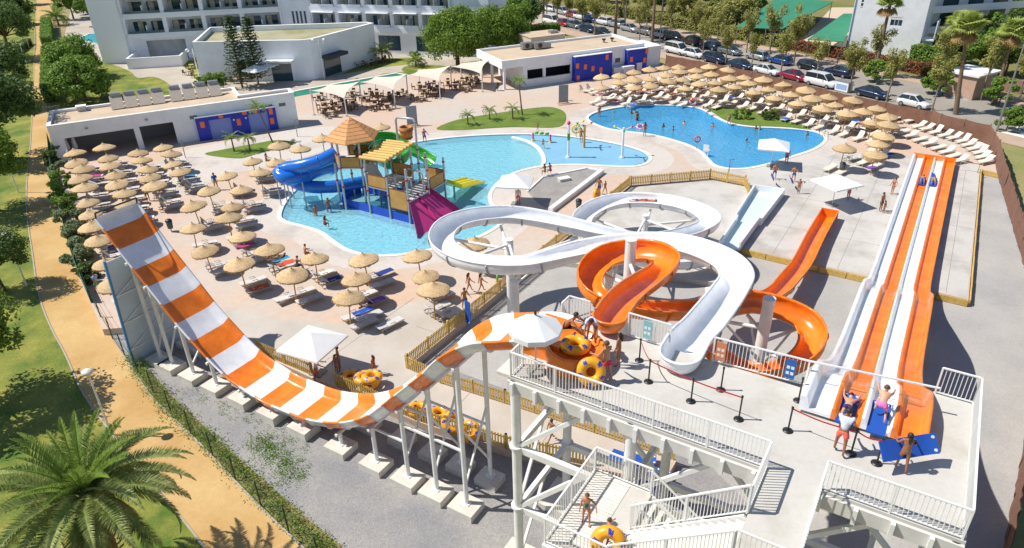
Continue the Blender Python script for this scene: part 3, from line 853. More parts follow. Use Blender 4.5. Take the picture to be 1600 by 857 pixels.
for z in (4.6, 11.9):
    for k in range(4):
        fpart(t, fC, 'slot_window', [(2.2 + 0.75 * k, 2.55 + 0.75 * k, 0.04, 0.097, z, z + 2.1)], GLASS)
# ground floor of the left wing: dining opening, columns, windows; white end stair tower
fpart(t, fA, 'ground_wall', wall_boxes(0, 26.3, -0.1, 0.15, -0.5, 3.3, [(2.6, 9.2, -0.5, 2.9), (11.5, 14.2, 1.2, 2.4), (16.0, 18.3, 1.2, 2.4)]), HWALL)
for a in (11.5, 16.0):
    for k in range(3):
        fpart(t, fA, 'window', [(a + 0.1 + 0.85 * k, a + 0.8 + 0.85 * k, 0.0, 0.05, 1.25, 2.35)], GLASS)
fpart(t, fA, 'terrace_wall', [(0.6, 9.5, -7.0, -6.7, -0.5, 1.3), (0.6, 0.9, -6.7, -0.12, -0.5, 1.3), (9.2, 9.5, -6.7, -2.2, -0.5, 1.3)], HSLAB)
fpart(t, fA, 'end_tower', [(-5.0, -0.32, -1.4, 9, -0.5, 17.4)], HSLAB)
fpart(t, fB, 'ground_wall', wall_boxes(0, 26.4, -0.1, 0.15, -0.5, 3.3, [(11.0, 12.0, -0.5, 2.2), (12.8, 17.0, 0.2, 2.8), (20.0, 24.0, 0.2, 2.8)]), HWALL)
for a in (12.8, 20.0):
    for k in range(4):
        fpart(t, fB, 'window', [(a + 0.04 + 1.0 * k, a + 0.96 + 1.0 * k, 0.0, 0.05, 0.25, 2.75)], GLASS)
fpart(t, fB, 'end_tower', [(26.82, 33.5, 0.2, 12, -0.5, 16.4)], HWALL)
# ---------------- curved restaurant annex in front of the hotel
t = thing('restaurant_annex', 'low white annex with curved wall and flat roof before the hotel', 'building', (-37, 119, -0.5))
poly = [Vector(p) for p in ((-48.5, 113.3), (-38.8, 113.0), (-31.6, 112.6), (-30.4, 113.2), (-29.6, 114.2), (-22.6, 126.6), (-24, 127.8), (-50.6, 126.6))]
inner = offset_loop(poly, -0.45)
mb = MB(); n = len(poly)
mb.prism(poly, -0.5, 5.6, holes=[inner], top=True); part(t, 'wall', mb, HWALL)
mb = MB(); mb.prism(offset_loop(poly, -0.4), 0, 4.9, sides=False); rf = part(t, 'roof', mb, M('green roof film', '#a9a486', 0.6, col2='#8d8a5c', vs=0.15, lo=0.45, hi=0.6))
mb = MB(); mb.prism(offset_loop(poly, 0.06), 5.6, 5.7, holes=[offset_loop(poly, -0.5)]); ob('parapet_cap', mb.mesh('parapet_cap', CAPW), rf, world=True)
fD = Frame((-48.5, 113.25), (9.7, -0.28))
for a0, a1, z0, z1 in ((6.2, 7.7, 0.6, 2.7), (7.9, 9.5, 0.6, 2.7), (11.6, 14.8, -0.5, 2.2)):
    w = fpart(t, fD, 'window', [(a0, a1, -0.15, 0.0, z0, z1)], GLASS)
    fpart(t, fD, 'window_frame', [(a0 - 0.1, a0, -0.2, -0.003, z0, z1), (a1, a1 + 0.1, -0.2, -0.003, z0, z1), (a0 - 0.1, a1 + 0.1, -0.2, -0.003, z1, z1 + 0.1)], HSLAB)
fpart(t, fD, 'canopy', [(11.0, 15.4, -1.6, -0.05, 2.7, 2.85)], HSLAB)
fE = Frame((-29.3, 114.6), (6.4, 11.6))
fpart(t, fE, 'doorway', [(0.4, 4.2, -0.12, 0.02, -0.5, 2.4)], GLASS)
fpart(t, fE, 'awning', [(0.1, 4.6, -1.6, -0.04, 2.4, 2.9)], M('dark awning', '#3a4048', 0.8))
# ---------------- white building across the road, top right
fF = Frame((57.2, 121.5), (1.0, -0.70))
t = thing('white_house', 'tall white building with small windows across the road, top right', 'building', fF.p(5, 6, -0.5))
fpart(t, fF, 'wall', wall_boxes(0, 10.8, 0, 0.3, -0.5, 11, [(5.9, 7.6, 4.6, 5.9), (1.0, 1.35, 7.0, 10.0)]), WALLW)
fpart(t, fF, 'wall', [(0, 0.3, 0.3, 14, -0.5, 11), (10.5, 10.8, 0.3, 14, -0.5, 11), (0, 10.8, 14, 14.3, -0.5, 11)], WALLW)
fpart(t, fF, 'roof', [(-0.1, 10.9, -0.1, 14.4, 11, 11.2)], M('clay roof edge', '#b98a6a', 0.9))
w = fpart(t, fF, 'window', [(5.9, 7.6, 0.12, 0.2, 4.6, 5.9)], GLASS)
mb = MB(); fF.box(mb, 6.45, 6.52, 0.06, 0.119, 4.6, 5.5); fF.box(mb, 7.0, 7.07, 0.06, 0.119, 4.6, 5.5); fF.box(mb, 5.9, 7.6, 0.04, 0.119, 5.5, 5.9); ob('shutter', mb.mesh('shutter', WHITE), w, world=True)
fpart(t, fF, 'window', [(1.0, 1.35, 0.12, 0.2, 7.0, 10.0)], GLASS)
for k in range(5):
    fpart(t, fF, 'louvre', [(1.0, 1.35, 0.02, 0.1, 7.1 + 0.6 * k, 7.25 + 0.6 * k)], WHITE)
fpart(t, fF, 'downpipe', [(0.1, 0.22, -0.12, -0.003, -0.5, 11)], M('blue pipe', '#7f9dbd', 0.5))
fpart(t, fF, 'balcony', [(10.82, 12.6, 0.4, 3.2, 2.6, 2.8), (12.45, 12.6, 0.4, 3.2, 2.8, 5.6)], WALLW)
# shaded wing of the same house to the right, with balconies
fG = Frame((69.0, 121.5), (0.95, 0.2))
t = thing('balcony_house', 'house with blue-shaded balconies beside the tall white building', 'building', fG.p(8, 6, -0.5))
fpart(t, fG, 'wall', [(0, 20, 3.0, 3.3, -0.5, 11)], WALLW)
fpart(t, fG, 'wall', [(0, 0.3, 3.3, 14, -0.5, 11), (20, 20.3, 3.3, 14, -0.5, 11)], WALLW)
fpart(t, fG, 'roof', [(-0.2, 20.5, -0.5, 14, 11, 11.3)], ROOFM)
for k in range(3):
    fpart(t, fG, 'balcony', [(0, 20, 0.0, 3.0, 2.4 + 3.2 * k, 2.6 + 3.2 * k), (0, 20, 0.0, 0.15, 2.6 + 3.2 * k, 3.5 + 3.2 * k)], HSLAB)
    for j in range(4):
        fpart(t, fG, 'window', [(1 + 5 * j, 4 + 5 * j, 2.9, 2.997, -0.4 + 3.2 * k, 2.0 + 3.2 * k)], GLASS)
# ---------------- green carports
GRN = M('green carport cloth', '#33805f', 0.7, var=0.07, vs=0.5)


def carport(lab, p4, z=2.6, n=4):
    t = thing('carport', lab, 'carport', ((p4[0] + p4[2]) / 2).xy.to_3d() + Vector((0, 0, ZG)))
    mb = MB()
    vs = [p + Vector((0, 0, 0.06)) for p in p4] + [p - Vector((0, 0, 0.06)) for p in p4]
    mb.add(vs, [(0, 1, 2, 3), (7, 6, 5, 4), (0, 4, 5, 1), (1, 5, 6, 2), (2, 6, 7, 3), (3, 7, 4, 0)])
    part(t, 'roof', mb, GRN)
    for k in range(n):
        for a, b in ((0, 1), (3, 2)):
            p = p4[a].lerp(p4[b], (k + 0.1) / (n - 0.8))
            mb = MB(); mb.cyl((p.x, p.y, ZG), (p.x, p.y, p.z - 0.06), 0.07, n=6); part(t, 'post', mb, GREYM)
carport('large green carport roof beyond the roadside trees, left of the court', [G(1150, 43, 2.4), G(1222, 46, 2.4), G(1303, 3, 3.0), G(1215, -4, 3.0)])
carport('smaller green carport roof against the tall white building', [G(1262, 62, 2.2), G(1318, 66, 2.2), G(1338, 22, 2.8), G(1318, 22, 2.8)])
# far blocks just above the frame edge keep the skyline closed from a step aside
# ================================================================== slide tower (u,v axes) and slides
ZP = 10.0
UD, VD = L(1, 0), L(0, 1)
def lbox(mb, u0, u1, v0, v1, z0, z1, m=0):
    c = L((u0 + u1) / 2, (v0 + v1) / 2, (z0 + z1) / 2)
    return mb.box(c, (u1 - u0, v1 - v0, z1 - z0), UA, m)
BALU = M('railing white', (0.82, 0.81, 0.78), 0.4)
def railing(label, pts, h=1.1, step=0.125, name='railing', gap=0.08, post_step=1.95, group='white railings of the slide tower'):
    """bar railing along a polyline of floor points"""
    pts = [Vector(p) for p in pts]
    t = thing(name, label, 'railing', pts[0], group=group)
    hv = Vector((0, 0, h)); gv = Vector((0, 0, gap))
    bal = MB()
    for a, b in zip(pts[:-1], pts[1:]):
        d = b - a; ln = d.length; dn = d / ln
        mb = MB(); mb.bar(a + hv, b + hv, 0.06, 0.05); part(t, 'top_rail', mb, BALU)
        mb = MB(); mb.bar(a + gv, b + gv, 0.045, 0.04); part(t, 'bottom_rail', mb, BALU)
        k = max(1, round(ln / post_step))
        for i in range(k + 1):
            p = a + d * (i / k)
            mb = MB(); mb.bar(p, p + hv, 0.055); part(t, 'post', mb, BALU)
        n = int(ln / step)
        for i in range(1, n):
            p = a + d * (i / n)
            bal.bar(p + gv, p + hv, 0.022)
    part(t, 'balusters', bal, BALU, kind='stuff')
    return t
tw = thing('slide_tower', 'tall white steel slide tower with pale concrete top deck', 'tower', L(-4, 20, ZG))
DECKT = M('tower floor concrete', '#c2beb6', 0.8, col2='#aba394', vs=0.5, detail=7, lo=0.5, hi=0.8, fine=0.05, fs=5)
mb = MB(); lbox(mb, -11.5, -2.1, 17.6, 22.3, ZP - 0.12, ZP); part(tw, 'floor', mb, DECKT)
mb = MB(); lbox(mb, -2.1, 3.25, 17.6, 22.6, ZP - 0.12, ZP); part(tw, 'floor', mb, DECKT)
mb = MB(); lbox(mb, 1.95, 3.25, 22.6, 24.4, ZP - 0.12, ZP); part(tw, 'floor', mb, DECKT)
mb = MB(); lbox(mb, -2.1, -0.5, 13.8, 17.6, ZP - 0.12, ZP); part(tw, 'floor', mb, DECKT)
STEELG = M('primer grey steel', '#cfccc6', 0.45, var=0.05)
for (u0, u1, v0, v1) in ((-11.5, 3.25, 17.5, 17.68), (-11.5, 3.25, 19.9, 20.08), (-11.5, 3.25, 22.2, 22.38)):
    mb = MB(); lbox(mb, u0, u1, v0, v1, ZP - 0.62, ZP - 0.12); part(tw, 'beam', mb, STEELG)
k = 0
u = -11.3
while u < 3.2:
    mb = MB(); lbox(mb, u, u + 0.12, 17.35, 17.5, ZP - 0.66, ZP - 0.10); part(tw, 'bracket', mb, WSTEEL)
    mb = MB(); lbox(mb, u, u + 0.12, 17.68, 22.2, ZP - 0.42, ZP - 0.12); part(tw, 'joist', mb, STEELG)
    u += 0.98
cols = [(-11.3, 17.75), (-6.6, 17.75), (-2.0, 17.75), (3.05, 17.75), (-11.3, 22.1), (-6.6, 22.1), (-2.0, 22.1), (3.05, 22.1), (-0.5, 14.0), (-2.05, 14.0)]
for u, v in cols:
    mb = MB(); mb.cyl(L(u, v, ZG), L(u, v, ZP - 0.12), 0.20, n=14)
    c = part(tw, 'column', mb, WSTEEL)
    for z in (3.3, 6.6):
        m2 = MB(); m2.cyl(L(u, v, z - 0.05), L(u, v, z + 0.05), 0.30, n=14); ob('flange', m2.mesh('flange', WSTEEL), c, world=True)
    m2 = MB(); lbox(m2, u - 1.0, u + 1.0, v - 1.0, v + 1.0, ZG - 0.2, ZG + 0.3); ob('footing', m2.mesh('footing', CONC), c, world=True)
def brace(p, q, w=0.16, m=WSTEEL):
    mb = MB(); mb.bar(p, q, w, w); part(tw, 'brace', mb, m)
for (u0, u1, v) in ((-11.3, -6.6, 17.75), (-6.6, -2.0, 17.75), (-2.0, 3.05, 17.75), (-11.3, -6.6, 22.1), (-6.6, -2.0, 22.1), (-2.0, 3.05, 22.1)):
    for z in (3.2, 6.5):
        mb = MB(); mb.bar(L(u0 + 0.2, v, z), L(u1 - 0.2, v, z), 0.22, 0.3); part(tw, 'tie_beam', mb, WSTEEL)
    um = (u0 + u1) / 2
    if v < 20:
        brace(L(u0 + 0.1, v, 6.6), L(um + 0.6, v, 9.4)); brace(L(u0 + 0.1, v, 3.3), L(um + 0.6, v, 6.4), 0.18)
    else:
        brace(L(u1 - 0.1, v, 6.6), L(um - 0.6, v, 9.4)); brace(L(u1 - 0.1, v, 3.3), L(um - 0.6, v, 6.4), 0.18)
for u in (-11.3, -6.6, -2.0, 3.05):
    for z in (3.2, 6.5):
        mb = MB(); mb.bar(L(u, 17.95, z), L(u, 21.9, z), 0.2, 0.28); part(tw, 'tie_beam', mb, WSTEEL)
    brace(L(u, 17.9, 3.4), L(u, 21.8, 9.3), 0.12); brace(L(u, 17.9, 0.3), L(u, 20.0, 3.1), 0.12)
# railings of the top deck
railing('long white railing along the front edge of the slide tower deck', [L(-11.4, 17.65, ZP), L(-2.15, 17.65, ZP)])
railing('short white railing at the left end of the tower deck beside the white parasol', [L(-11.4, 17.65, ZP), L(-11.4, 18.5, ZP)])
railing('white railing behind the ring launch basin at the back left corner', [L(-11.4, 21.6, ZP), L(-11.4, 22.25, ZP), L(-10.45, 22.25, ZP)])
railing('white gate railing between the orange flume and the white flume', [L(-8.75, 22.25, ZP), L(-7.0, 22.25, ZP)])
railing('white railing between white flume start and the mat racer', [L(-5.3, 22.25, ZP), L(-3.6, 22.35, ZP), L(-2.0, 22.45, ZP)])
railing('white railing at the back right corner of the tower beyond the racer', [L(2.0, 24.3, ZP), L(3.15, 24.3, ZP)])
railing('white railing down the right side of the slide tower deck', [L(3.15, 24.3, ZP), L(3.15, 17.7, ZP)], step=0.16)
railing('white railing along the front right edge of the tower deck', [L(-0.5, 17.65, ZP), L(3.15, 17.65, ZP)])
railing('white railing on the right side of the tower entrance walkway', [L(-0.5, 17.65, ZP), L(-0.5, 13.8, ZP)])
railing('white railing at the near end of the tower entrance walkway', [L(-2.05, 13.85, ZP), L(-0.5, 13.85, ZP)])
railing('short white railing where front railing meets the entrance walkway', [L(-2.12, 17.65, ZP), L(-2.12, 15.65, ZP)])
mb = MB(); mb.bar(L(-2.0, 22.45, ZP + 1.1), L(2.0, 23.0, ZP + 1.1), 0.06, 0.05)
single('safety_bar', mb, BALU, 'thin white bar spanning above the mat racer lanes', 'bar')
# stairs: landing, upper flight to the walkway, lower flight going down
LZ = 7.3
sl = thing('stair_landing', 'white slatted landing of the tower stairs where a girl stands', 'landing', L(-7, 15.5, ZG))
PLANK = M('white landing plank', '#d8d3c9', 0.7, var=0.06, inst=0.06)
for i in range(26):
    v0 = 13.75 + i * 0.141
    mb = MB(); lbox(mb, -7.75, -6.35, v0, v0 + 0.125, LZ - 0.05, LZ + 0.002 * (i % 2)); part(sl, 'plank', mb, PLANK)
mb = MB(); lbox(mb, -6.33, -5.55, 13.75, 17.4, LZ - 0.06, LZ); part(sl, 'slab', mb, DECKT)
mb = MB(); lbox(mb, -7.8, -5.6, 13.6, 13.75, LZ - 0.3, LZ - 0.02); lbox(mb, -7.8, -5.6, 17.4, 17.5, LZ - 0.3, LZ - 0.02); part(sl, 'beam', mb, WSTEEL, kind='stuff')
for u, v in ((-7.6, 13.9), (-7.6, 17.2), (-5.8, 13.9)):
    mb = MB(); mb.cyl(L(u, v, ZG), L(u, v, LZ - 0.3), 0.13, n=10); part(sl, 'column', mb, WSTEEL)
def flight(label, u0, z0, u1, z1, v0, v1, n):
    t = thing('stair_flight', label, 'stairs', L(u0, (v0 + v1) / 2, min(z0, z1)))
    for i in range(n):
        f = (i + 0.5) / n
        u, z = u0 + (u1 - u0) * f, z0 + (z1 - z0) * (i + 1) / (n + 1)
        w = abs(u1 - u0) / n
        mb = MB(); lbox(mb, u - w * 0.52, u + w * 0.52, v0 + 0.08, v1 - 0.08, z - 0.05, z); part(t, 'step', mb, PLANK)
    for v in (v0, v1):
        mb = MB(); mb.bar(L(u0, v, z0 - 0.12), L(u1, v, z1 - 0.12), 0.06, 0.3); part(t, 'stringer', mb, BALU)
    return t
flight('upper flight of tower stairs rising from the landing to the walkway', -5.55, LZ, -2.1, ZP, 13.8, 15.5, 14)
flight('lower flight of tower stairs descending behind the upper flight', -5.55, LZ, -1.4, 4.3, 15.75, 17.3, 15)
railing('slanting white railing on the near side of the upper stair flight', [L(-5.6, 13.78, LZ), L(-2.1, 13.78, ZP)])
railing('slanting white railing between the two flights of tower stairs', [L(-5.6, 15.6, LZ), L(-2.15, 15.6, ZP)])
railing('slanting white railing on the lower stair flight nearest the slab column', [L(-5.6, 17.35, LZ), L(-1.4, 17.35, 4.3)])
railing('slanting white railing on the near side of the descending stair flight', [L(-5.6, 15.75, LZ), L(-1.4, 15.75, 4.3)])
railing('white railing on the left side of the slatted stair landing', [L(-7.75, 13.75, LZ), L(-7.75, 17.4, LZ)])
railing('white railing at the far end of the slatted stair landing', [L(-7.75, 17.45, LZ), L(-5.6, 17.45, LZ)])
railing('white railing at the near end of the slatted stair landing', [L(-7.75, 13.72, LZ), L(-5.6, 13.72, LZ)])
mb = MB(); lbox(mb, -1.4, 0.4, 14, 17.3, 4.15, 4.3); q = part(sl, 'lower_slab', mb, DECKT)

# ---------------- half-pipe ring slide with orange and white panels
prof = [(-40.75, 9.45), (-40.2, 8.92), (-39.55, 8.2), (-38.7, 7.2), (-37.7, 6.2), (-36.6, 5.1), (-35.25, 3.72), (-34.17, 2.88), (-32.97, 2.02), (-31.75, 1.38), (-30.3, 1.02), (-28.93, 0.79), (-27.45, 0.84), (-26.0, 0.92), (-24.57, 1.24), (-23.23, 1.71), (-21.87, 2.43), (-20.75, 3.22), (-19.75, 4.2), (-18.75, 5.26), (-17.8, 6.25), (-16.95, 7.15), (-16.0, 8.3), (-15.0, 9.2), (-14.1, 9.78), (-13.0, 10.2), (-12.2, 10.5), (-11.4, 10.75), (-10.7, 10.8)]
pp = spline([Vector((u, 0, z)) for u, z in prof], 0.12)
cum = [0.0]
for a, b in zip(pp[:-1], pp[1:]):
    cum.append(cum[-1] + (b - a).length)
hs = thing('half_pipe_slide', 'huge U-shaped half-pipe slide with orange and white stripes', 'water slide', L(-27, 20.2, ZG))
def hp_section(i):
    a, b = pp[max(i - 1, 0)], pp[min(i + 1, len(pp) - 1)]
    t = (b - a).normalized(); nrm = Vector((-t.z, 0, t.x))
    s = cum[i]
    fl = max(0.0, (s - (cum[-1] - 5.5)) / 5.5)
    vn, vf = 18.9 + 0.28 * fl, 21.5 - 0.2 * fl
    # rim at the traced line, floor 0.5 below along the normal
    pr = [(vn - 0.10, -0.06), (vn - 0.10, 0.03), (vn, 0.03), (vn + 0.13, -0.36), (vn + 0.24, -0.47), (vn + 0.42, -0.50), (vf - 0.42, -0.50), (vf - 0.24, -0.47), (vf - 0.13, -0.36), (vf, 0.03), (vf + 0.10, 0.03), (vf + 0.10, -0.06), (vf + 0.03, -0.06), (vf - 0.08, -0.42), (vf - 0.22, -0.54), (vf - 0.42, -0.57), (vn + 0.42, -0.57), (vn + 0.22, -0.54), (vn + 0.08, -0.42), (vn - 0.03, -0.06)]
    out = []
    for v, d in pr:
        q = pp[i] + nrm * d
        out.append(L(q.x, v, q.z))
    return out
secs = [hp_section(i) for i in range(len(pp))]
st, k, i0 = 1.37, 0, 0
first = 0.78
bounds = [0.0]
x = first
while x < cum[-1] - 0.5:
    bounds.append(x); x += st
bounds.append(cum[-1])
for k in range(len(bounds) - 1):
    ia = min(range(len(cum)), key=lambda i: abs(cum[i] - bounds[k])); ib = min(range(len(cum)), key=lambda i: abs(cum[i] - bounds[k + 1]))
    mb = MB(); mb.grid(secs[ia:ib + 1], closed=True, flip=True)
    nn = len(secs[0])
    po = part(hs, 'panel', mb, GELW if k % 2 == 0 else GELO)
    # flange under each joint
    if k and ib < len(secs) - 1:
        m2 = MB(); s_ = secs[ia]; ring = s_[11:] + [s_[0]]
        a, b = pp[max(ia - 1, 0)], pp[ia + 1]
        t3 = (b - a).normalized(); n3 = L(-t3.z * 1, 0, t3.x)
        m2.grid([[p - n3 * 0.10 - L(t3.x, 0, t3.z) * 0.03 for p in ring[1:-1]], [p - L(t3.x, 0, t3.z) * 0.03 for p in ring[1:-1]], [p + L(t3.x, 0, t3.z) * 0.03 for p in ring[1:-1]], [p - n3 * 0.10 + L(t3.x, 0, t3.z) * 0.03 for p in ring[1:-1]]], smooth=False)
        ob('flange', m2.mesh('flange', GELW), po, world=True)
# end wall at the far top
mb = MB(); s0 = secs[0]; e0 = L(-0.04, 0, 0.05)
mb.add([p for p in s0] , [tuple(range(len(s0)))][:0]); 
inn = s0[2:10]
mb.add([p for p in inn] + [p + e0 for p in inn], [tuple(range(len(inn))), tuple(reversed(range(len(inn), 2 * len(inn))))] + [(i, i + len(inn), (i + 1) % len(inn) + len(inn), (i + 1) % len(inn)) for i in range(len(inn))])
part(hs, 'end_wall', mb, GELW)
mb = MB(); mb.bar(s0[2] + L(0.1, 0, 0.35), s0[9] + L(0.1, 0, 0.35), 0.08); mb.bar(s0[2] + L(0.1, 0, 0.35), s0[2], 0.07); mb.bar(s0[9] + L(0.1, 0, 0.35), s0[9], 0.07)
part(hs, 'end_rail', mb, BLACKM)
def hp_z(u):
    for (a, za), (b, zb) in zip(prof[:-1], prof[1:]):
        if a <= u <= b: return za + (zb - za) * (u - a) / (b - a)
    return prof[-1][1]
for u, kk in ((-39.2, 1), (-38.0, 1), (-35.9, 1), (-33.7, 1), (-31.2, 0), (-28.7, 0), (-26.2, 0), (-23.4, 1), (-20.9, 1), (-18.8, 1), (-17.0, 1), (-15.2, 1)):
    for v, su in ((19.25, 1), (21.35, -1)):
        zt = hp_z(u) - 0.62
        if u < -32: zt -= 0.25
        if u > -24: zt -= 0.35
        m2 = MB(); hh_ = 0.42 if kk else 0.55
        w = 0.70 if v < 20 else 0.62
        lbox(m2, u - w, u + w, v - w * 0.95, v + w * 0.7, ZG - 0.1, ZG + hh_); part(hs, 'footing', m2, CONC)
        mb = MB(); mb.cyl(L(u, v, ZG + hh_), L(u, v, zt), 0.115, n=12); pc = part(hs, 'post', mb, WSTEEL)
        m2 = MB(); m2.box(L(u, v, ZG + hh_ + 0.02), (0.42, 0.42, 0.04), UA); ob('base_plate', m2.mesh('base_plate', WSTEEL), pc, world=True)
    zt = hp_z(u) - 0.75 - (0.25 if u < -32 or u > -24 else 0)
    mb = MB(); mb.bar(L(u, 18.95, zt), L(u, 21.6, zt), 0.14, 0.14); part(hs, 'cross_beam', mb, WSTEEL)
for (ua, ub) in ((-20.9, -18.8), (-18.8, -17.0), (-17.0, -15.2)):
    for v in (19.25, 21.35):
        zz = min(hp_z(ua), 4.2) - 1.6
        mb = MB(); mb.bar(L(ua, v, zz + 0.6), L(ub, v, zz + 0.6), 0.10); part(hs, 'strut', mb, WSTEEL)
for ub in (-18.8, -17.0, -15.2):
    zt = hp_z(ub) - 1.5
    mb = MB(); mb.bar(L(ub, 19.25, 1.0), L(ub, 21.35, min(zt, 4.5)), 0.09); part(hs, 'strut', mb, WSTEEL)
    mb = MB(); mb.bar(L(ub, 21.35, 1.0), L(ub, 19.25, min(zt, 4.5)), 0.09); part(hs, 'strut', mb, WSTEEL)
for ua, zt in ((-39.2, 5.4), (-38.0, 4.6), (-35.9, 2.6)):
    mb = MB(); mb.bar(L(ua, 19.25, 0.4), L(ua, 21.35, zt), 0.09); part(hs, 'strut', mb, WSTEEL)
    mb = MB(); mb.bar(L(ua, 21.35, 0.4), L(ua, 19.25, zt), 0.09); part(hs, 'strut', mb, WSTEEL)
# screen under the raised end
sc_ = thing('screen', 'tall pale blue-edged screen under the raised end of the striped slide', 'screen', L(-40.2, 19.8, ZG))
SX = lambda z: -40.4 + 0.10 * (z - ZG)
mb = MB(); mb.bar(L(SX(ZG), 19.8, ZG), L(SX(7.2), 19.8, 7.2), 3.4, 0.06, up=(UX, UY, 0)); part(sc_, 'sheet', mb, M('pale screen sheet', '#bccad6', 0.3, var=0.10, vs=0.6))
mb = MB(); mb.bar(L(SX(ZG), 18.05, ZG), L(SX(7.3), 18.05, 7.3), 0.12); part(sc_, 'edge', mb, M('blue trim', '#3f86b9', 0.5))
for z in (0.8, 2.8, 4.8):
    mb = MB(); mb.bar(L(SX(z) + .08, 18.1, z), L(SX(z) + .08, 21.5, z), 0.07); part(sc_, 'rail', mb, WSTEEL)
    mb = MB(); mb.bar(L(SX(z) + .09, 18.1, z), L(SX(z + 2) + .09, 21.5, z + 2), 0.05); part(sc_, 'rail', mb, WSTEEL)
# ring launch basin on the tower, round and orange
rb_ = thing('launch_basin', 'round orange launch basin on the tower where rings start', 'slide basin', L(-9.75, 19.6, ZP))
mb = MB()
mb.lathe([(1.10, 0.0), (1.14, 0.78), (1.10, 0.84), (0.98, 0.84), (0.92, 0.66), (0.3, 0.56), (0.0, 0.55)], 28, L(-9.75, 19.6, ZP))
part(rb_, 'bowl', mb, GELO)
mb = MB(); mb.box(L(-11.0, 20.1, ZP + 0.4), (1.6, 1.9, 0.8), UA); part(rb_, 'chute', mb, GELO)

# ---------------- open flumes
def flume(label, path, r, mat, matf, start_cap=True, end_cap=False, name='flume_slide', rim=0.16, bank=0.9, fl_step=2.6, cat='water slide'):
    pts = spline(path, 0.35)
    t = thing(name, label, cat, pts[len(pts) // 2].xy.to_3d() + Vector((0, 0, ZG)))
    n = len(pts)
    def sect(r, t_=0.045):
        s = []
        K = 12
        for j in range(K + 1):
            a = math.pi * j / K
            s.append((-r * math.cos(a), -r * math.sin(a) * 0.92))
        ins = [(-r - 0.0, rim)] + s + [(r, rim)]
        lip = [(r + 0.10, rim), (r + 0.10, rim - 0.07), (r + t_, rim - 0.07)]
        outs = [(x * (r + t_) / r, z * (r + t_) / r) for x, z in reversed(s)]
        return ins + lip + outs + [(-r - t_, rim - 0.07), (-r - 0.10, rim - 0.07), (-r - 0.10, rim)]
    S = sect(r)
    frames = []
    for i in range(n):
        a, b = pts[max(i - 1, 0)], pts[min(i + 1, n - 1)]
        f = (b - a).normalized()
        a2, b2 = pts[max(i - 5, 0)], pts[min(i + 5, n - 1)]
        d1, d2 = (pts[i] - a2), (b2 - pts[i])
        cr = 0.0
        if d1.length > 1e-3 and d2.length > 1e-3 and 5 <= i < n - 5:
            x1, x2 = d1.normalized(), d2.normalized()
            cr = (x1.x * x2.y - x1.y * x2.x) / max(0.3, (d1.length + d2.length) / 2)
        frames.append([f, cr])
    crs = [sum(frames[max(0, min(n - 1, i + k))][1] for k in range(-6, 7)) / 13 for i in range(n)]
    rows = []
    FR = []
    for i in range(n):
        f = frames[i][0]
        right = Vector((f.y, -f.x, 0)).normalized()
        up = right.cross(f).normalized()
        ang = max(-0.42, min(0.42, crs[i] * bank))     # left turn (cr>0): right rim rises
        R2 = right * math.cos(ang) + up * math.sin(ang)
        U2 = up * math.cos(ang) - right * math.sin(ang)
        FR.append((pts[i], R2, U2, f))
        rows.append([pts[i] + R2 * x + U2 * z for x, z in S])
    mb = MB(); mb.grid(rows, closed=True)
    H_ = len(S)
    def cap(fr_, sgn):
        c, R2, U2, f = fr_
        half = [(x, z) for x, z in S if x >= -1e-6]
        rr = []
        for k in range(13):
            th = math.pi * k / 12
            dr = R2 * math.cos(th) + f * (math.sin(th) * sgn)
            rr.append([c + dr * x + U2 * z for x, z in half])
        mb.grid(rr, flip=(sgn > 0))
    if start_cap: cap(FR[0], -1)
    if end_cap: cap(FR[-1], 1)
    part(t, 'trough', mb, mat)
    # flanges
    dist = 0.0
    outer = [(-r - 0.10, rim - 0.07), (-r - 0.06, rim - 0.1)] + [(-(r + 0.12) * math.cos(math.pi * j / 10), -(r + 0.12) * 0.94 * math.sin(math.pi * j / 10)) for j in range(11)] + [(r + 0.06, rim - 0.1), (r + 0.10, rim - 0.07)]
    for i in range(1, n):
        dist += (pts[i] - pts[i - 1]).length
        if dist > fl_step and i < n - 3:
            dist = 0
            c, R2, U2, f = FR[i]
            inner_ = [(x * 0.93, z * 0.93) for x, z in outer]
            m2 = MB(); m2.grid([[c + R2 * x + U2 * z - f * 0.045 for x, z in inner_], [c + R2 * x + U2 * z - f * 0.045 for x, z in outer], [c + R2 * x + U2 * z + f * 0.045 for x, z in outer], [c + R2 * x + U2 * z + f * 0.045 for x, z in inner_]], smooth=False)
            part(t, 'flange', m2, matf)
    return t, FR
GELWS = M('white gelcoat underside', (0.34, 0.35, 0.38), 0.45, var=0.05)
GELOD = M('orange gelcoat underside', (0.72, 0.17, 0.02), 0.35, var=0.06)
def pz(l):
    return [G(x, y, z) for x, y, z in l]
white_path = [L(-6.25, 21.3, 10.55), L(-6.33, 22.6, 10.5)] + pz([(1096, 512, 10.2), (1118, 485, 9.95), (1140, 455, 9.65), (1151, 432, 9.4), (1137, 411, 9.2), (1102, 393, 9.0), (1058, 381, 8.8), (1004, 378, 8.5), (960, 381, 8.2), (915, 388, 7.9), (865, 400, 7.6), (820, 410, 7.3), (760, 409, 7.0), (715, 398, 6.75), (690, 378, 6.5), (697, 356, 6.3), (720, 343, 6.15), (755, 336, 6.0), (800, 334, 5.8), (845, 340, 5.6), (895, 351, 5.4), (950, 364, 5.1), (1010, 372, 4.7), (1073, 364, 4.2), (1110, 345, 3.8), (1088, 327, 3.45), (1050, 316, 3.2), (1005, 311, 2.95), (965, 313, 2.7), (932, 323, 2.45), (909, 343, 2.15), (925, 370, 1.9), (985, 398, 1.6), (1050, 407, 1.4), (1100, 402, 1.2), (1125, 388, 1.05)])
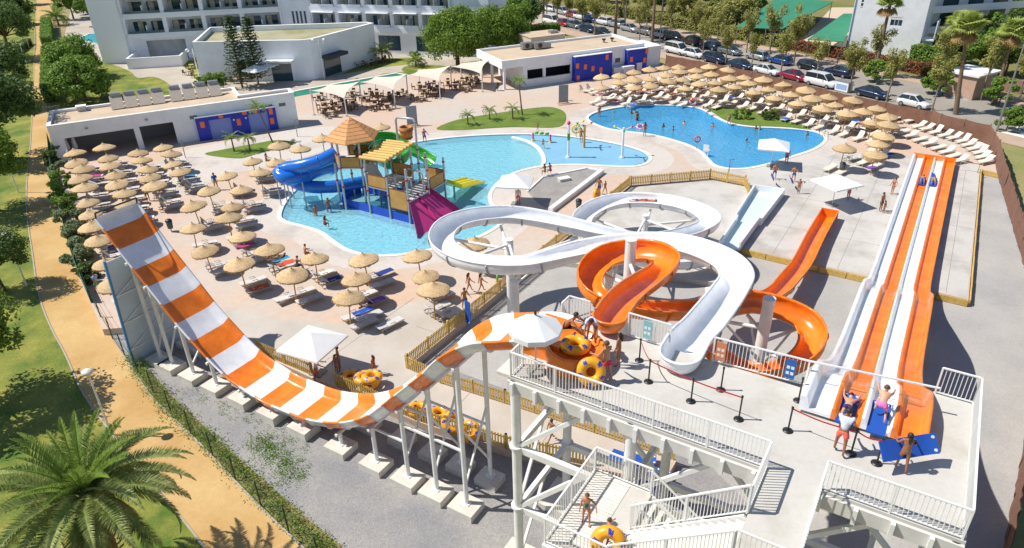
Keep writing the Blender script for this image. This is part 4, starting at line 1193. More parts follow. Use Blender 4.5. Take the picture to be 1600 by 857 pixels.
wt, WF = flume('long white open flume winding in two big loops from the tower', white_path, 0.72, GELW, GELWS)
orange_path = [L(-9.55, 22.2, 10.6), L(-9.75, 23.4, 10.5), L(-9.9, 25, 10.25), L(-9.9, 27.5, 9.8), L(-9.95, 29.3, 9.45)] + pz([(1041, 405, 9.25), (1022, 394, 9.1), (990, 392, 8.9), (950, 400, 8.7), (925, 420, 8.5), (921, 441, 8.25), (940, 462, 8.0), (985, 478, 7.5), (1060, 483, 7.0), (1130, 478, 6.5), (1180, 472, 6.2), (1225, 483, 5.9), (1258, 500, 5.6), (1271, 525, 5.4), (1262, 549, 5.1), (1232, 570, 4.8), (1180, 577, 4.4), (1130, 558, 4.0), (1100, 518, 3.3), (1101, 484, 2.75), (1128, 464, 2.3), (1165, 462, 1.9), (1196, 464, 1.65), (1217, 454, 1.45), (1234, 435, 1.25), (1252, 413, 1.05), (1274, 370, 0.85), (1297, 330, 0.7)])
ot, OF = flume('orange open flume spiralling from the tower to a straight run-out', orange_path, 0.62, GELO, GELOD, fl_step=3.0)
# end stop of the orange run-out
mb = MB(); c, R2, U2, f = OF[-1]
mb.bar(c - R2 * 0.7 + U2 * -0.2, c + R2 * 0.7 + U2 * -0.2, 0.08, 0.75); part(ot, 'end_stop', mb, GELO)
# wide white run-out of the white flume
ro = thing('runout_trough', 'wide pale water run-out trough at the end of the white flume', 'water slide', L(-12.5, 55, 0))
WATERW = M('shallow water film', '#cfe0e2', 0.08, spec=0.7)
A0, A1, B0, B1 = G(1121, 386, 0.3), G(1158, 389, 0.3), G(1178, 296, 0.3), G(1225, 302, 0.3)
def trough(t, q, zb, zt, w=0.12, m=GELW, mw=None, end=True):
    """q = near-left, near-right, far-right, far-left"""
    for a, b in ((q[0], q[3]), (q[1], q[2]), (q[3], q[2]))[:3 if end else 2]:
        mb = MB(); mb.bar((a.x, a.y, (zb + zt) / 2), (b.x, b.y, (zb + zt) / 2), w, zt - zb); part(t, 'side_wall', mb, m)
    mb = MB(); mb.prism([q[0], q[1], q[2], q[3]], zb, zb + 0.06); part(t, 'bed', mb, m)
    if mw:
        mb = MB(); mb.prism([q[0], q[1], q[2], q[3]], 0, zb + 0.10, sides=False); part(t, 'water', mb, mw)
m0, m1 = A0.lerp(B0, 0.42), A1.lerp(B1, 0.42)
mid = (A0 + A1) / 2
trough(ro, [A0.lerp(mid, 0.15), A1.lerp(mid, 0.15), m1.lerp((m0 + m1) / 2, 0.2), m0.lerp((m0 + m1) / 2, 0.2)], 0.12, 0.85, mw=WATERW, end=False)
trough(ro, [m0, m1, B1, B0], 0.05, 0.75, mw=WATERW)
for a, b in ((m0, m0.lerp((m0 + m1) / 2, 0.2)), (m1, m1.lerp((m0 + m1) / 2, 0.2))):
    mb = MB(); mb.bar((a.x, a.y, 0.45), (b.x, b.y, 0.45), 0.1, 0.75); part(ro, 'shoulder', mb, GELW)
# columns and arms carrying the flumes
def support(t, u, v, ztop, r, FR_, reach, narm=4, zoff=-0.95):
    mb = MB(); mb.cyl(L(u, v, ZG), L(u, v, ztop), r, n=18); pc = part(t, 'column', mb, WSTEEL)
    m2 = MB(); m2.cyl(L(u, v, ztop), L(u, v, ztop + 0.06), r * 1.06, n=18); ob('cap_plate', m2.mesh('cap_plate', WSTEEL), pc, world=True)
    m2 = MB(); lbox(m2, u - 0.9, u + 0.9, v - 0.9, v + 0.9, ZG - 0.1, ZG + 0.25); ob('footing', m2.mesh('footing', CONC), pc, world=True)
    c = L(u, v, 0)
    cand = [(p, (p.xy - c.xy).length, math.atan2(p.y - c.y, p.x - c.x)) for p, _, _, _ in FR_]
    cand = [x for x in cand if x[1] < reach]
    for k in range(narm):
        a0 = 2 * math.pi * k / narm + 0.4
        best = [x for x in cand if abs((x[2] - a0 + math.pi) % (2 * math.pi) - math.pi) < 0.25 and x[0].z - 0.4 < ztop + 2.5]
        if not best: continue
        p = max(best, key=lambda x: x[0].z)[0] + Vector((0, 0, zoff))
        zc = min(ztop - 0.3, p.z + 0.1)
        mb = MB(); mb.cyl(L(u, v, zc), p, 0.10, n=10); part(t, 'arm', mb, WSTEEL)
        mb = MB(); mb.cyl(L(u, v, max(0.3, zc - 2.0)), p * 0.85 + L(u, v, zc) * 0.15, 0.07, n=8); part(t, 'arm_strut', mb, WSTEEL)
support(wt, -21.8, 34.0, 6.1, 0.26, WF, 6.5, 6)
support(wt, -18.9, 29.9, 5.9, 0.26, WF, 3.0, 2)
support(wt, -17.8, 47.3, 3.4, 0.24, WF, 7.0, 6)
support(ot, -11.75, 29.5, 10.45, 0.28, OF, 3.5, 6, -0.85)
support(ot, -5.3, 32.2, 7.55, 0.30, OF, 4.5, 6, -0.85)
support(wt, -8.0, 31.0, 7.9, 0.22, WF, 3.0, 3)
support(wt, -14.2, 32.6, 7.0, 0.2, WF, 1.5, 2)

# ---------------- four-lane mat racer
mr = thing('mat_racer', 'four-lane mat racing slide with alternating white and orange lanes', 'water slide', L(0, 36, ZG))
rp = [(20.9, 10.25), (22.6, 10.2), (24.0, 9.72), (26.5, 8.2), (29.3, 6.5), (31.9, 5.4), (34.5, 4.75), (37.0, 4.5), (39.7, 4.33), (42.0, 4.05), (43.5, 3.62), (45.3, 2.8), (46.8, 2.1), (48.6, 1.25), (50.4, 0.72), (52.3, 0.52), (54.5, 0.46), (60, 0.42), (70, 0.36), (80.6, 0.33)]
rs_ = spline([Vector((0, v, z)) for v, z in rp], 0.4)
ub = [-1.78, -0.88, 0.03, 0.93, 1.84]
for k in range(4):
    u0, u1 = ub[k], ub[k + 1]
    rows = []
    for p in rs_:
        hw = 0.46 if p.y < 51.5 else 0.40
        pr = [(u0, hw if k == 0 else 0.30), (u0 + 0.10, hw if k == 0 else 0.30), (u0 + 0.20, 0.03), (u0 + 0.30, 0), (u1 - 0.16, 0), (u1 - 0.06, 0.03), (u1 - 0.02, 0.28 if k < 3 else hw), (u1, 0.28 if k < 3 else hw)]
        if k == 3:
            pr[-1] = (u1 + 0.10, hw); pr[-2] = (u1, hw)
        if k == 0:
            pr[0] = (u0 - 0.12, hw)
        rows.append([L(u, p.y, p.z + d) for u, d in pr] + [L(pr[-1][0], p.y, p.z - 0.12), L(pr[0][0], p.y, p.z - 0.12)])
    mb = MB(); mb.grid(rows, closed=True, flip=True)
    mb.add(rows[0], [tuple(reversed(range(10)))]); mb.add(rows[-1], [tuple(range(10))])
    part(mr, 'lane', mb, GELW if k % 2 == 0 else GELO)
mb = MB(); mb.bar(L(-1.9, 80.7, 0.5), L(1.95, 80.7, 0.5), 0.12, 0.6); part(mr, 'end_stop', mb, GELO)
for v in (24.5, 28.5, 33.0, 38.0, 43.0, 48.0):
    z = min(rs_, key=lambda p: abs(p.y - v)).z - 0.2
    for u in (-1.5, 1.6):
        mb = MB(); mb.cyl(L(u, v, ZG), L(u, v, z), 0.12, n=10); part(mr, 'post', mb, WSTEEL)
    mb = MB(); mb.bar(L(-1.7, v, z), L(1.8, v, z), 0.16); part(mr, 'cross_beam', mb, WSTEEL)
    mb = MB(); lbox(mb, -2.2, 2.3, v - 0.7, v + 0.7, ZG - 0.1, ZG + 0.3); part(mr, 'footing', mb, CONC)
# thin rail frame at the head of the right-hand slab
fr_ = thing('rail_frame', 'thin metal pipe frame right of the racer run-out end', 'frame', L(3.2, 80, 0))
mb = MB(); mb.tube([L(2.4, 79.6, 0), L(2.4, 79.6, 0.9), L(4.0, 79.6, 0.9), L(4.0, 79.6, 0)], 0.035); part(fr_, 'pipe', mb, GREYM)
# ================================================================== play structure in the pool
ps = thing('play_structure', 'water play castle with straw-coloured hut roof standing in the pool', 'play structure', L(-42, 45, -0.6))
PIPE = M('galvanised pipe', '#b4b8bb', 0.35, metal=0.3, var=0.05)
REDC = M('red clamp', '#b5363a', 0.5)
TAN = M('tan panel', '#c08f4a', 0.6, var=0.12, vs=1.2)
TANF = M('brown panel frame', '#6d4526', 0.6)
WFLOOR = M('play deck', '#c9c4bb', 0.7, var=0.05)
def mpost(u, v, z1, z0=-0.6, r=0.10):
    mb = MB(); mb.cyl(L(u, v, z0), L(u, v, z1), r, n=10); p = part(ps, 'post', mb, PIPE)
    for z in (2.1, 3.9, 5.2):
        if z < z1 - 0.3:
            m2 = MB(); m2.cyl(L(u, v, z), L(u, v, z + 0.14), r + 0.035, n=10); ob('clamp', m2.mesh('clamp', REDC), p, world=True)
HC = (-45.2, 44.6)
hexp = [(HC[0] + 1.95 * math.cos(rad(60 * k + 30)), HC[1] + 1.95 * math.sin(rad(60 * k + 30))) for k in range(6)]
for u, v in hexp: mpost(u, v, 6.5)
for u, v in ((-42.6, 43.1), (-40.2, 43.1), (-42.6, 46.6), (-40.2, 46.6)): mpost(u, v, 5.4)
for u, v in ((-37.95, 43.1), (-37.95, 46.0), (-37.95, 48.4), (-40.2, 48.6)): mpost(u, v, 5.0 if v < 47 else 4.4)
mb = MB(); mb.prism([L(u, v) for u, v in hexp], 3.85, 4.0, bottom=True); part(ps, 'deck', mb, WFLOOR)
mb = MB(); lbox(mb, -42.6, -40.2, 43.1, 46.6, 2.5, 2.65); part(ps, 'deck', mb, WFLOOR)
mb = MB(); lbox(mb, -40.2, -37.95, 43.1, 48.6, 1.85, 2.0); part(ps, 'deck', mb, WFLOOR)
def panel(a, b, z0, z1):
    mb = MB(); A, B = L(*a, 0), L(*b, 0); d = (B - A)
    p, q = A + d * 0.06, A + d * 0.94
    mb.bar(p + Vector((0, 0, (z0 + z1) / 2)), q + Vector((0, 0, (z0 + z1) / 2)), 0.04, z1 - z0 - 0.1); o = part(ps, 'panel', mb, TAN)
    m2 = MB()
    for z in (z0 + 0.03, z1 - 0.03): m2.bar(p + Vector((0, 0, z)), q + Vector((0, 0, z)), 0.07)
    m2.bar(p + Vector((0, 0, z0 + 0.065)), p + Vector((0, 0, z1 - 0.065)), 0.07); m2.bar(q + Vector((0, 0, z0 + 0.065)), q + Vector((0, 0, z1 - 0.065)), 0.07)
    ob('panel_frame', m2.mesh('panel_frame', TANF), o, world=True)
for k in (1, 3, 4, 0): panel(hexp[k], hexp[(k + 1) % 6], 4.0, 5.0)
panel(hexp[3], hexp[4], 4.0, 5.0) if False else None
panel((-42.6, 43.1), (-40.2, 43.1), 2.65, 3.8); panel((-42.6, 46.6), (-40.2, 46.6), 2.65, 3.8)
panel((-40.2, 43.1), (-37.95, 43.1), 1.0, 2.9); panel((-40.2, 48.6), (-37.95, 48.6), 2.0, 3.1); panel((-37.95, 46.1), (-37.95, 48.4), 2.0, 3.1)
# hut roof of planks
SHING = M('roof plank', '#d49a63', 0.8, var=0.12, vs=5, inst=0.12)
for k in range(6):
    a0, a1 = rad(60 * k), rad(60 * k + 60)
    for j in range(7):
        f0, f1 = j / 7, (j + 1) / 7
        r0, r1 = 2.55 * (1 - f0), 2.55 * (1 - f1) + 0.06
        z0, z1 = 6.35 + 1.75 * f0, 6.35 + 1.75 * f1 + 0.04
        def pt(a, r, z): return L(HC[0] + r * math.cos(a), HC[1] + r * math.sin(a), z)
        vs = [pt(a0, r0, z0 + 0.05), pt(a1, r0, z0 + 0.05), pt(a1, r1, z1 - 0.02), pt(a0, r1, z1 - 0.02), pt(a0, r0, z0 - 0.03), pt(a1, r0, z0 - 0.03), pt(a1, r1, z1 - 0.10), pt(a0, r1, z1 - 0.10)]
        mb = MB(); mb.add(vs, [(0, 1, 2, 3), (7, 6, 5, 4), (0, 4, 5, 1), (1, 5, 6, 2), (2, 6, 7, 3), (3, 7, 4, 0)]); part(ps, 'roof_plank', mb, SHING)
# slatted pergola roof
SLAT = M('pergola slat', '#d6b368', 0.75, inst=0.1)
for j in range(9):
    v = 43.0 + j * 0.46
    mb = MB(); mb.cyl(L(-42.95, v, 5.25 + 0.05 * j), L(-39.85, v, 5.45 + 0.05 * j), 0.17, n=8); part(ps, 'pergola_slat', mb, SLAT)
mb = MB(); mb.bar(L(-42.4, 42.9, 5.08), L(-42.4, 46.8, 5.5), 0.1); mb.bar(L(-40.4, 42.9, 5.2), L(-40.4, 46.8, 5.6), 0.1); part(ps, 'pergola_beam', mb, TIMBER, kind='stuff')
# ramp between the decks
mb = MB(); mb.bar(L(-43.5, 44.6, 3.9), L(-42.6, 44.6, 2.66), 1.3, 0.1); part(ps, 'ramp', mb, WFLOOR)
# blue basin wall at the foot
BLUEW = M('blue splash wall', '#1747b8', 0.45, var=0.08)
wp = spline([L(-46.9, 46.5), L(-47.0, 44.6), L(-46.2, 43.3), L(-44.0, 43.2), L(-40.5, 43.2), L(-37.7, 43.2)], 0.5)
mb = MB()
for a, b in zip(wp[:-1], wp[1:]): mb.bar(a + Vector((0, 0, 0.05)), b + Vector((0, 0, 0.05)), 0.12, 1.2)
part(ps, 'splash_wall', mb, BLUEW)
mb = MB(); lbox(mb, -46.8, -40.0, 46.6, 46.72, -0.5, 1.25); part(ps, 'splash_wall', mb, BLUEW)
# tipping bucket on its frame
for u in (-41.9, -39.7): mpost(u, 47.0, 7.7)
mb = MB(); mb.tube([L(-41.9, 47, 7.7), L(-41.7, 47, 7.95), L(-39.9, 47, 8.05), L(-39.7, 47, 7.8)], 0.11); part(ps, 'bucket_beam', mb, PIPE)
mb = MB(); mb.lathe([(0.02, 0.0), (0.48, 0.0), (0.58, 0.5), (0.62, 1.1), (0.55, 1.12), (0.5, 0.6), (0.4, 0.1)], 14, L(-40.8, 47, 6.1)); bk = part(ps, 'bucket', mb, M('barrel wood', '#b5763a', 0.7, var=0.15, vs=4))
for z, r in ((6.25, 0.54), (6.95, 0.64)):
    m2 = MB(); m2.torus(L(-40.8, 47, z), r, 0.035, 18, 6); ob('hoop', m2.mesh('hoop', TANF), bk, world=True)
# railing hoops over the pink slide
for dv in (0.0, 1.6):
    mb = MB(); mb.tube([L(-40.0, 44.0 + dv, 2.0), L(-40.0, 44.0 + dv, 3.6), L(-39.8, 44.0 + dv, 3.85), L(-38.4, 44.0 + dv, 3.85), L(-38.2, 44.0 + dv, 3.6), L(-38.2, 44.0 + dv, 2.0)], 0.06, 8); part(ps, 'hoop_rail', mb, PIPE)
# pink fan slide
PINK = M('pink gelcoat', (0.62, 0.045, 0.22), 0.25, var=0.06, coat=0.3)
def fan_slide(t, top, bot, zt, zb, m, name, wall=0.35, lanes=1):
    """top/bot: two (u,v) ends each; surface sags a little"""
    K = 8
    rows = []
    for i in range(K + 1):
        f = i / K
        z = zt + (zb - zt) * (f ** 1.15) + 0.0
        a = Vector(top[0]).lerp(Vector(bot[0]), f); b = Vector(top[1]).lerp(Vector(bot[1]), f)
        row = [L(a.x, a.y, z + wall), L(a.x, a.y, z)]
        for j in range(1, lanes * 4):
            g = j / (lanes * 4); p = a.lerp(b, g)
            hump = 0.14 * max(0, math.cos(2 * math.pi * (g * lanes))) ** 4 if lanes > 1 else 0
            row.append(L(p.x, p.y, z + hump))
        row += [L(b.x, b.y, z), L(b.x, b.y, z + wall)]
        row += [L(b.x, b.y, z - 0.1), L(a.x, a.y, z - 0.1)]
        rows.append(row)
    mb = MB(); mb.grid(rows, closed=True, smooth=False)
    return part(t, name, mb, m)
t2 = thing('pink_slide', 'wide bright pink fan-shaped slide into the play pool', 'slide', L(-37, 44.5, -0.6))
fan_slide(t2, [(-38.3, 43.5), (-38.3, 46.0)], [(-35.5, 41.0), (-35.7, 47.3)], 2.0, -0.15, PINK, 'surface', 0.45)
mb = MB(); mb.bar(L(-38.3, 44.75, 2.1), L(-35.6, 44.2, -0.05), 0.10, 0.25); part(t2, 'divider', mb, PINK)
for u, v in ((-37.0, 43.0), (-37.0, 46.3)):
    mb = MB(); mb.cyl(L(u, v, -0.6), L(u, v, 0.9), 0.08, n=8); part(t2, 'post', mb, PIPE)
t2 = thing('yellow_slide', 'short three-lane yellow slide with lime sides by the play castle', 'slide', L(-38.3, 51, -0.6))
YEL = M('yellow gelcoat', (0.85, 0.72, 0.02), 0.3, coat=0.2)
LIME = M('lime gelcoat', (0.50, 0.62, 0.03), 0.3, coat=0.2)
fan_slide(t2, [(-37.3, 50.2), (-39.2, 50.2)], [(-37.3, 54.0), (-39.4, 54.0)], 0.9, 0.15, YEL, 'lanes', 0.2, lanes=3)
fan_slide(t2, [(-37.9, 48.6), (-39.3, 48.6)], [(-37.3, 50.2), (-39.2, 50.2)], 1.9, 0.9, LIME, 'chute', 0.3)
mb = MB(); mb.cyl(L(-38.3, 50.2, -0.6), L(-38.3, 50.2, 0.8), 0.09, n=8); part(t2, 'post', mb, PIPE)
# blue tube slide
t2 = thing('tube_slide', 'blue tube slide curling out to the left of the play castle', 'slide', G(470, 285, -0.6))
TBLUE = M('blue gelcoat', (0.015, 0.16, 0.62), 0.22, var=0.05, coat=0.4)
path = [L(HC[0] - 1.2, HC[1] + 0.2, 4.75)] + pz([(500, 250, 4.4), (470, 258, 4.0), (446, 263, 3.6), (434, 270, 3.3), (444, 278, 3.0), (475, 278, 2.7)]) 
path2 = pz([(475, 278, 2.7), (500, 270, 2.5), (508, 266, 2.3), (490, 268, 2.0), (465, 284, 1.7), (480, 291, 1.4), (520, 290, 1.1), (560, 284, 0.8)])
pts = spline(pz([(524, 240, 4.75), (505, 250, 4.4), (475, 259, 4.0), (448, 264, 3.6), (436, 270, 3.3), (445, 279, 3.0), (478, 274, 2.7), (507, 264, 2.4), (522, 262, 2.1)]), 0.4)
mb = MB(); mb.tube(pts, 0.62, 16); part(t2, 'tube', mb, TBLUE)
pts2 = spline(pz([(455, 276, 2.0), (462, 286, 1.8), (485, 292, 1.5), (520, 292, 1.2), (560, 286, 0.9), (590, 281, 0.6)]), 0.4)
mb = MB(); mb.tube(pts2, 0.6, 16); part(t2, 'tube', mb, TBLUE)
for i in range(4, len(pts), 8):
    d = (pts[min(i + 1, len(pts) - 1)] - pts[i - 1]).normalized(); m2 = MB(); m2.torus(pts[i], 0.62, 0.06, 18, 6, axis=d); part(t2, 'joint_ring', m2, TBLUE)
for px, py, z in ((440, 270, 3.2), (447, 279, 2.9), (455, 285, 1.6), (468, 262, 3.8), (500, 292, 1.3), (430, 272, 3.2)):
    p = G(px, py, z); mb = MB(); mb.cyl((p.x, p.y, -0.6), (p.x, p.y, z - 0.4), 0.06, n=8); part(t2, 'leg', mb, PIPE)
# green spiral flume
TGRN = M('green gelcoat', (0.04, 0.36, 0.04), 0.25, var=0.05, coat=0.3)
gs, GF = flume('green spiral slide behind the hut of the play castle', pz([(564, 238, 4.9), (572, 225, 4.75), (592, 216, 4.5), (615, 218, 4.2), (630, 229, 3.9), (629, 245, 3.5), (612, 255, 3.1), (597, 245, 2.8), (602, 232, 2.5), (625, 228, 2.1), (648, 236, 1.6), (662, 243, 1.2), (674, 251, 0.9)]), 0.62, TGRN, TGRN, start_cap=False, end_cap=False, name='spiral_slide', rim=0.25, cat='slide')
for px, py, z in ((630, 240, 3.7), (600, 217, 4.4), (662, 243, 1.2)):
    p = G(px, py, z); mb = MB(); mb.cyl((p.x, p.y, -0.6), (p.x, p.y, z - 0.5), 0.08, n=8); part(gs, 'leg', mb, PIPE)
# splash-area toys
def toy(label, px, py, z): return thing('splash_toy', label, 'water toy', G(px, py, -0.06))
t2 = toy('tall white spray post with side arm at the left of the splash area', 888, 246, 0); c = t2.location
mb = MB(); mb.cyl(c, c + Vector((0, 0, 3.6)), 0.12, n=10); part(t2, 'post', mb, WHITE)
mb = MB(); mb.cyl(c, c + Vector((0, 0, 0.12)), 0.28, n=12); part(t2, 'base', mb, WHITE)
mb = MB(); mb.bar(c + Vector((-0.8, 0, 3.3)), c + Vector((0, 0, 3.3)), 0.08); part(t2, 'arm', mb, WHITE)
mb = MB(); mb.lathe([(0, 0.25), (0.16, 0.1), (0.2, -0.1), (0, -0.25)], 10, c + Vector((0, 0, 3.8))); part(t2, 'nozzle', mb, PINK)
mb = MB(); mb.box(c + Vector((0, 0, 2.3)), (0.28, 0.28, 0.7)); part(t2, 'sign', mb, TGRN)
t2 = toy('tall white spray post with crossed arms near the deep pool', 972, 246.5, 0); c = t2.location
mb = MB(); mb.cyl(c, c + Vector((0, 0, 3.3)), 0.12, n=10); part(t2, 'post', mb, WHITE)
mb = MB(); mb.cyl(c, c + Vector((0, 0, 0.12)), 0.28, n=12); part(t2, 'base', mb, WHITE)
for a in (0.4, 2.5, 4.6):
    d = Vector((math.cos(a), math.sin(a), 0.25)); mb = MB(); mb.bar(c + Vector((0, 0, 3.0)), c + Vector((0, 0, 3.0)) + d * 1.0, 0.07); part(t2, 'arm', mb, WHITE)
    mb = MB(); mb.lathe([(0, -0.2), (0.16, 0.12), (0, 0.16)], 8, c + Vector((0, 0, 2.95)) + d * 1.05); part(t2, 'cup', mb, [PINK, TGRN, YEL][int(a) % 3])
t2 = toy('orange palm-like spray post with coloured cups in the splash area', 912.5, 231, 0); c = t2.location
mb = MB(); mb.cyl(c, c + Vector((0, 0, 2.6)), 0.14, n=10); part(t2, 'post', mb, M('amber post', '#d69a4c', 0.5))
for a, mm in ((0.2, PINK), (1.7, YEL), (3.0, TGRN), (4.4, TBLUE)):
    d = Vector((math.cos(a), math.sin(a), 0.3)); mb = MB(); mb.bar(c + Vector((0, 0, 2.45)), c + Vector((0, 0, 2.45)) + d * 0.7, 0.07); part(t2, 'arm', mb, YEL)
    mb = MB(); mb.lathe([(0, -0.16), (0.18, 0.1), (0, 0.14)], 8, c + Vector((0, 0, 2.5)) + d * 0.8); part(t2, 'cup', mb, mm)
t2 = toy('green bar on two pink posts in the shallow splash area', 846, 222, 0)
for px in (833, 860):
    p = G(px, 220.5 + (px - 833) * 0.1, -0.06); mb = MB(); mb.cyl(p, p + Vector((0, 0, 0.95)), 0.1, n=8); part(t2, 'post', mb, PINK)
    mb = MB(); mb.cyl(p, p + Vector((0, 0, 0.2)), 0.2, n=8); part(t2, 'base', mb, YEL)
a, b = G(833, 220.5, -0.06) + Vector((0, 0, 1.0)), G(860, 223, -0.06) + Vector((0, 0, 1.0))
for k in range(3):
    mb = MB(); mb.lathe([(0, -0.28), (0.14, -0.2), (0.15, 0.2), (0, 0.28)], 8, (0, 0, 0)); o = part(t2, 'float', mb, TGRN); o.location = a.lerp(b, 0.2 + 0.3 * k) - t2.location; o.rotation_euler = (0, rad(90), 0)
t2 = toy('yellow spoked water wheel at the back of the splash area', 900, 215, 0); c = t2.location
mb = MB(); mb.torus(c + Vector((0, 0, 1.0)), 0.5, 0.07, 20, 8, axis=(0, -1, 0)); part(t2, 'rim', mb, YEL)
for k in range(4):
    a = rad(45 * k); d = Vector((math.cos(a), 0, math.sin(a))) * 0.5; mb = MB(); mb.bar(c + Vector((0, 0, 1.0)) - d, c + Vector((0, 0, 1.0)) + d, 0.05); part(t2, 'spoke', mb, TGRN)
mb = MB(); mb.cyl(c, c + Vector((0, 0.1, 1.0)), 0.06, n=8); part(t2, 'post', mb, YEL)

# ================================================================== timber picket fences
def picket(label, pts, h=0.95, z=0.0, step=0.17):
    t = thing('picket_fence', label, 'fence', pts[0], group='timber picket fences')
    pk = MB()
    for a, b in zip(pts[:-1], pts[1:]):
        d = b - a; ln = d.length; k = max(1, round(ln / 2.1)); n = int(ln / step)
        dn = d / ln; sd = Vector((dn.y, -dn.x, 0)) * 0.05
        for zz in (0.22, h - 0.2):
            mb = MB(); mb.bar(a + Vector((0, 0, zz)), b + Vector((0, 0, zz)), 0.05, 0.07); part(t, 'rail', mb, TIMBER)
        for i in range(k + 1):
            p = a + d * (i / k); mb = MB(); mb.bar(p - Vector((0, 0, 0.02)), p + Vector((0, 0, h + 0.06)), 0.11); part(t, 'post', mb, TIMBER)
        for i in range(n):
            p = a + d * ((i + 0.5) / n) + sd; pk.bar(p + Vector((0, 0, 0.06)), p + Vector((0, 0, h)), 0.095, 0.025, up=(dn.y, -dn.x, 0))
    part(t, 'pickets', pk, TIMBER, kind='stuff')
picket('long timber picket fence running from the half-pipe to the white flume loops', [L(-24.62, 26.35), L(-24.6, 60.2)])
picket('timber picket fence above the small ring of the white flume, by the pool', [L(-24.5, 60.4), L(-18.4, 65.8), L(-14.9, 65.6), L(-14.1, 63.9)])
picket('timber picket fence along the far side of the concrete ring walkway', [L(-24.55, 26.2), L(-21.8, 26.05), L(-17.5, 26.4), L(-12, 26.75), L(-7.7, 26.95)])
picket('timber picket fence along the near side of the walkway behind the tower legs', [L(-27.1, 22.72), L(-21, 22.7), L(-15.5, 23.32), L(-11.25, 24.4)])
picket('short timber picket fence beside the striped slide left of the ring hand-out', [L(-34.0, 22.72), L(-29.1, 22.72)])

# ================================================================== brown screen fence and green wire fence
BROWN = M('brown screen cloth', '#7d5a49', 0.9, var=0.10, vs=1.5, bump=0.6, bs=2.0)
def screen_fence(label, pts, h=1.9, z=0.0, wav=0.05):
    t = thing('screen_fence', label, 'fence', pts[0], group='brown screen fences')
    for a, b in zip(pts[:-1], pts[1:]):
        ln = (b - a).length; k = max(1, round(ln / 3.0))
        for i in range(k):
            p, q = a.lerp(b, i / k), a.lerp(b, (i + 1) / k)
            d = (q - p); nn = Vector((d.y, -d.x, 0)).normalized()
            rr = random.Random(int(p.x * 7 + p.y * 3))
            rows = []
            for zi in range(5):
                rows.append([p + d * (j / 8) + nn * (0.06 + rr.uniform(-wav, wav)) + Vector((0, 0, 0.03 + (h - 0.03) * zi / 4 - (0.08 * math.sin(math.pi * j / 8) if zi == 4 else 0))) for j in range(9)])
            back = [[v - nn * 0.02 for v in r] for r in rows]
            mb = MB(); mb.grid(rows, smooth=True, flip=True); mb.grid(back, smooth=True); part(t, 'cloth_panel', mb, BROWN)
            mb = MB(); mb.cyl(p, p + Vector((0, 0, h + 0.08)), 0.035, n=6); part(t, 'post', mb, M('green post', '#2e4a38', 0.5))
    return t
def zt(px, py, h):
    p = G(px, py, h); p.z = 0; return p
bf = [zt(x, y, 1.8) for x, y in ((1041, 86), (1120, 100), (1176, 111), (1221, 122), (1259, 131), (1308, 144), (1386, 160), (1458, 174))]
screen_fence('long brown screen fence between straw parasols and the parked cars', bf, 1.8)
screen_fence('brown screen fence behind the white loungers at the park corner', [zt(1458, 174, 1.8), zt(1472, 179, 2.0), zt(1549, 195, 2.1)], 2.05)
screen_fence('brown screen fence down the right edge beside the gravel strip', [zt(1549, 195, 2.1), G(1554, 250, 0), G(1562, 283, 0), L(7.9, 60.3, ZG), L(8.6, 47, ZG), L(6.9, 30, ZG), L(5.4, 18.5, ZG), L(4.6, 8, ZG)], 2.1)
GRNP = M('dark green post', '#27402f', 0.5)
gf = thing('wire_fence', 'thin dark green post and wire fence along the sandy path', 'fence', G(230, 600, ZG))
gpts = spline([G(x, y, ZG) for x, y in ((83, 245), (92, 300), (107, 360), (128, 430), (150, 485), (180, 535), (212, 578), (262, 640), (320, 700), (400, 783), (500, 880))], 0.5)
acc = 9
for i, p in enumerate(gpts):
    acc += (p - gpts[i - 1]).length if i else 0
    if acc > 2.4:
        acc = 0; mb = MB(); mb.cyl(p, p + Vector((0, 0, 1.7)), 0.04, n=6); part(gf, 'post', mb, GRNP)
mb = MB()
for z in (0.1, 0.6, 1.1, 1.6): mb.tube([p + Vector((0, 0, z)) for p in gpts[::2]], 0.010, 4)
part(gf, 'wires', mb, GRNP, kind='stuff')
hg = thing('screen_fence', 'green screen fence between the sandy path and the shrubs', 'fence', G(90, 300, ZG))
q = spline([G(x, y, ZG) for x, y in ((80, 228), (86, 280), (100, 345), (122, 425), (146, 483))], 2.0)
for a, b in zip(q[:-1], q[1:]):
    mb = MB(); mb.bar(a + Vector((0, 0, 0.85)), b + Vector((0, 0, 0.85)), 0.04, 1.5); part(hg, 'panel', mb, M('green screen', '#3f6a4a', 0.9, var=0.1))
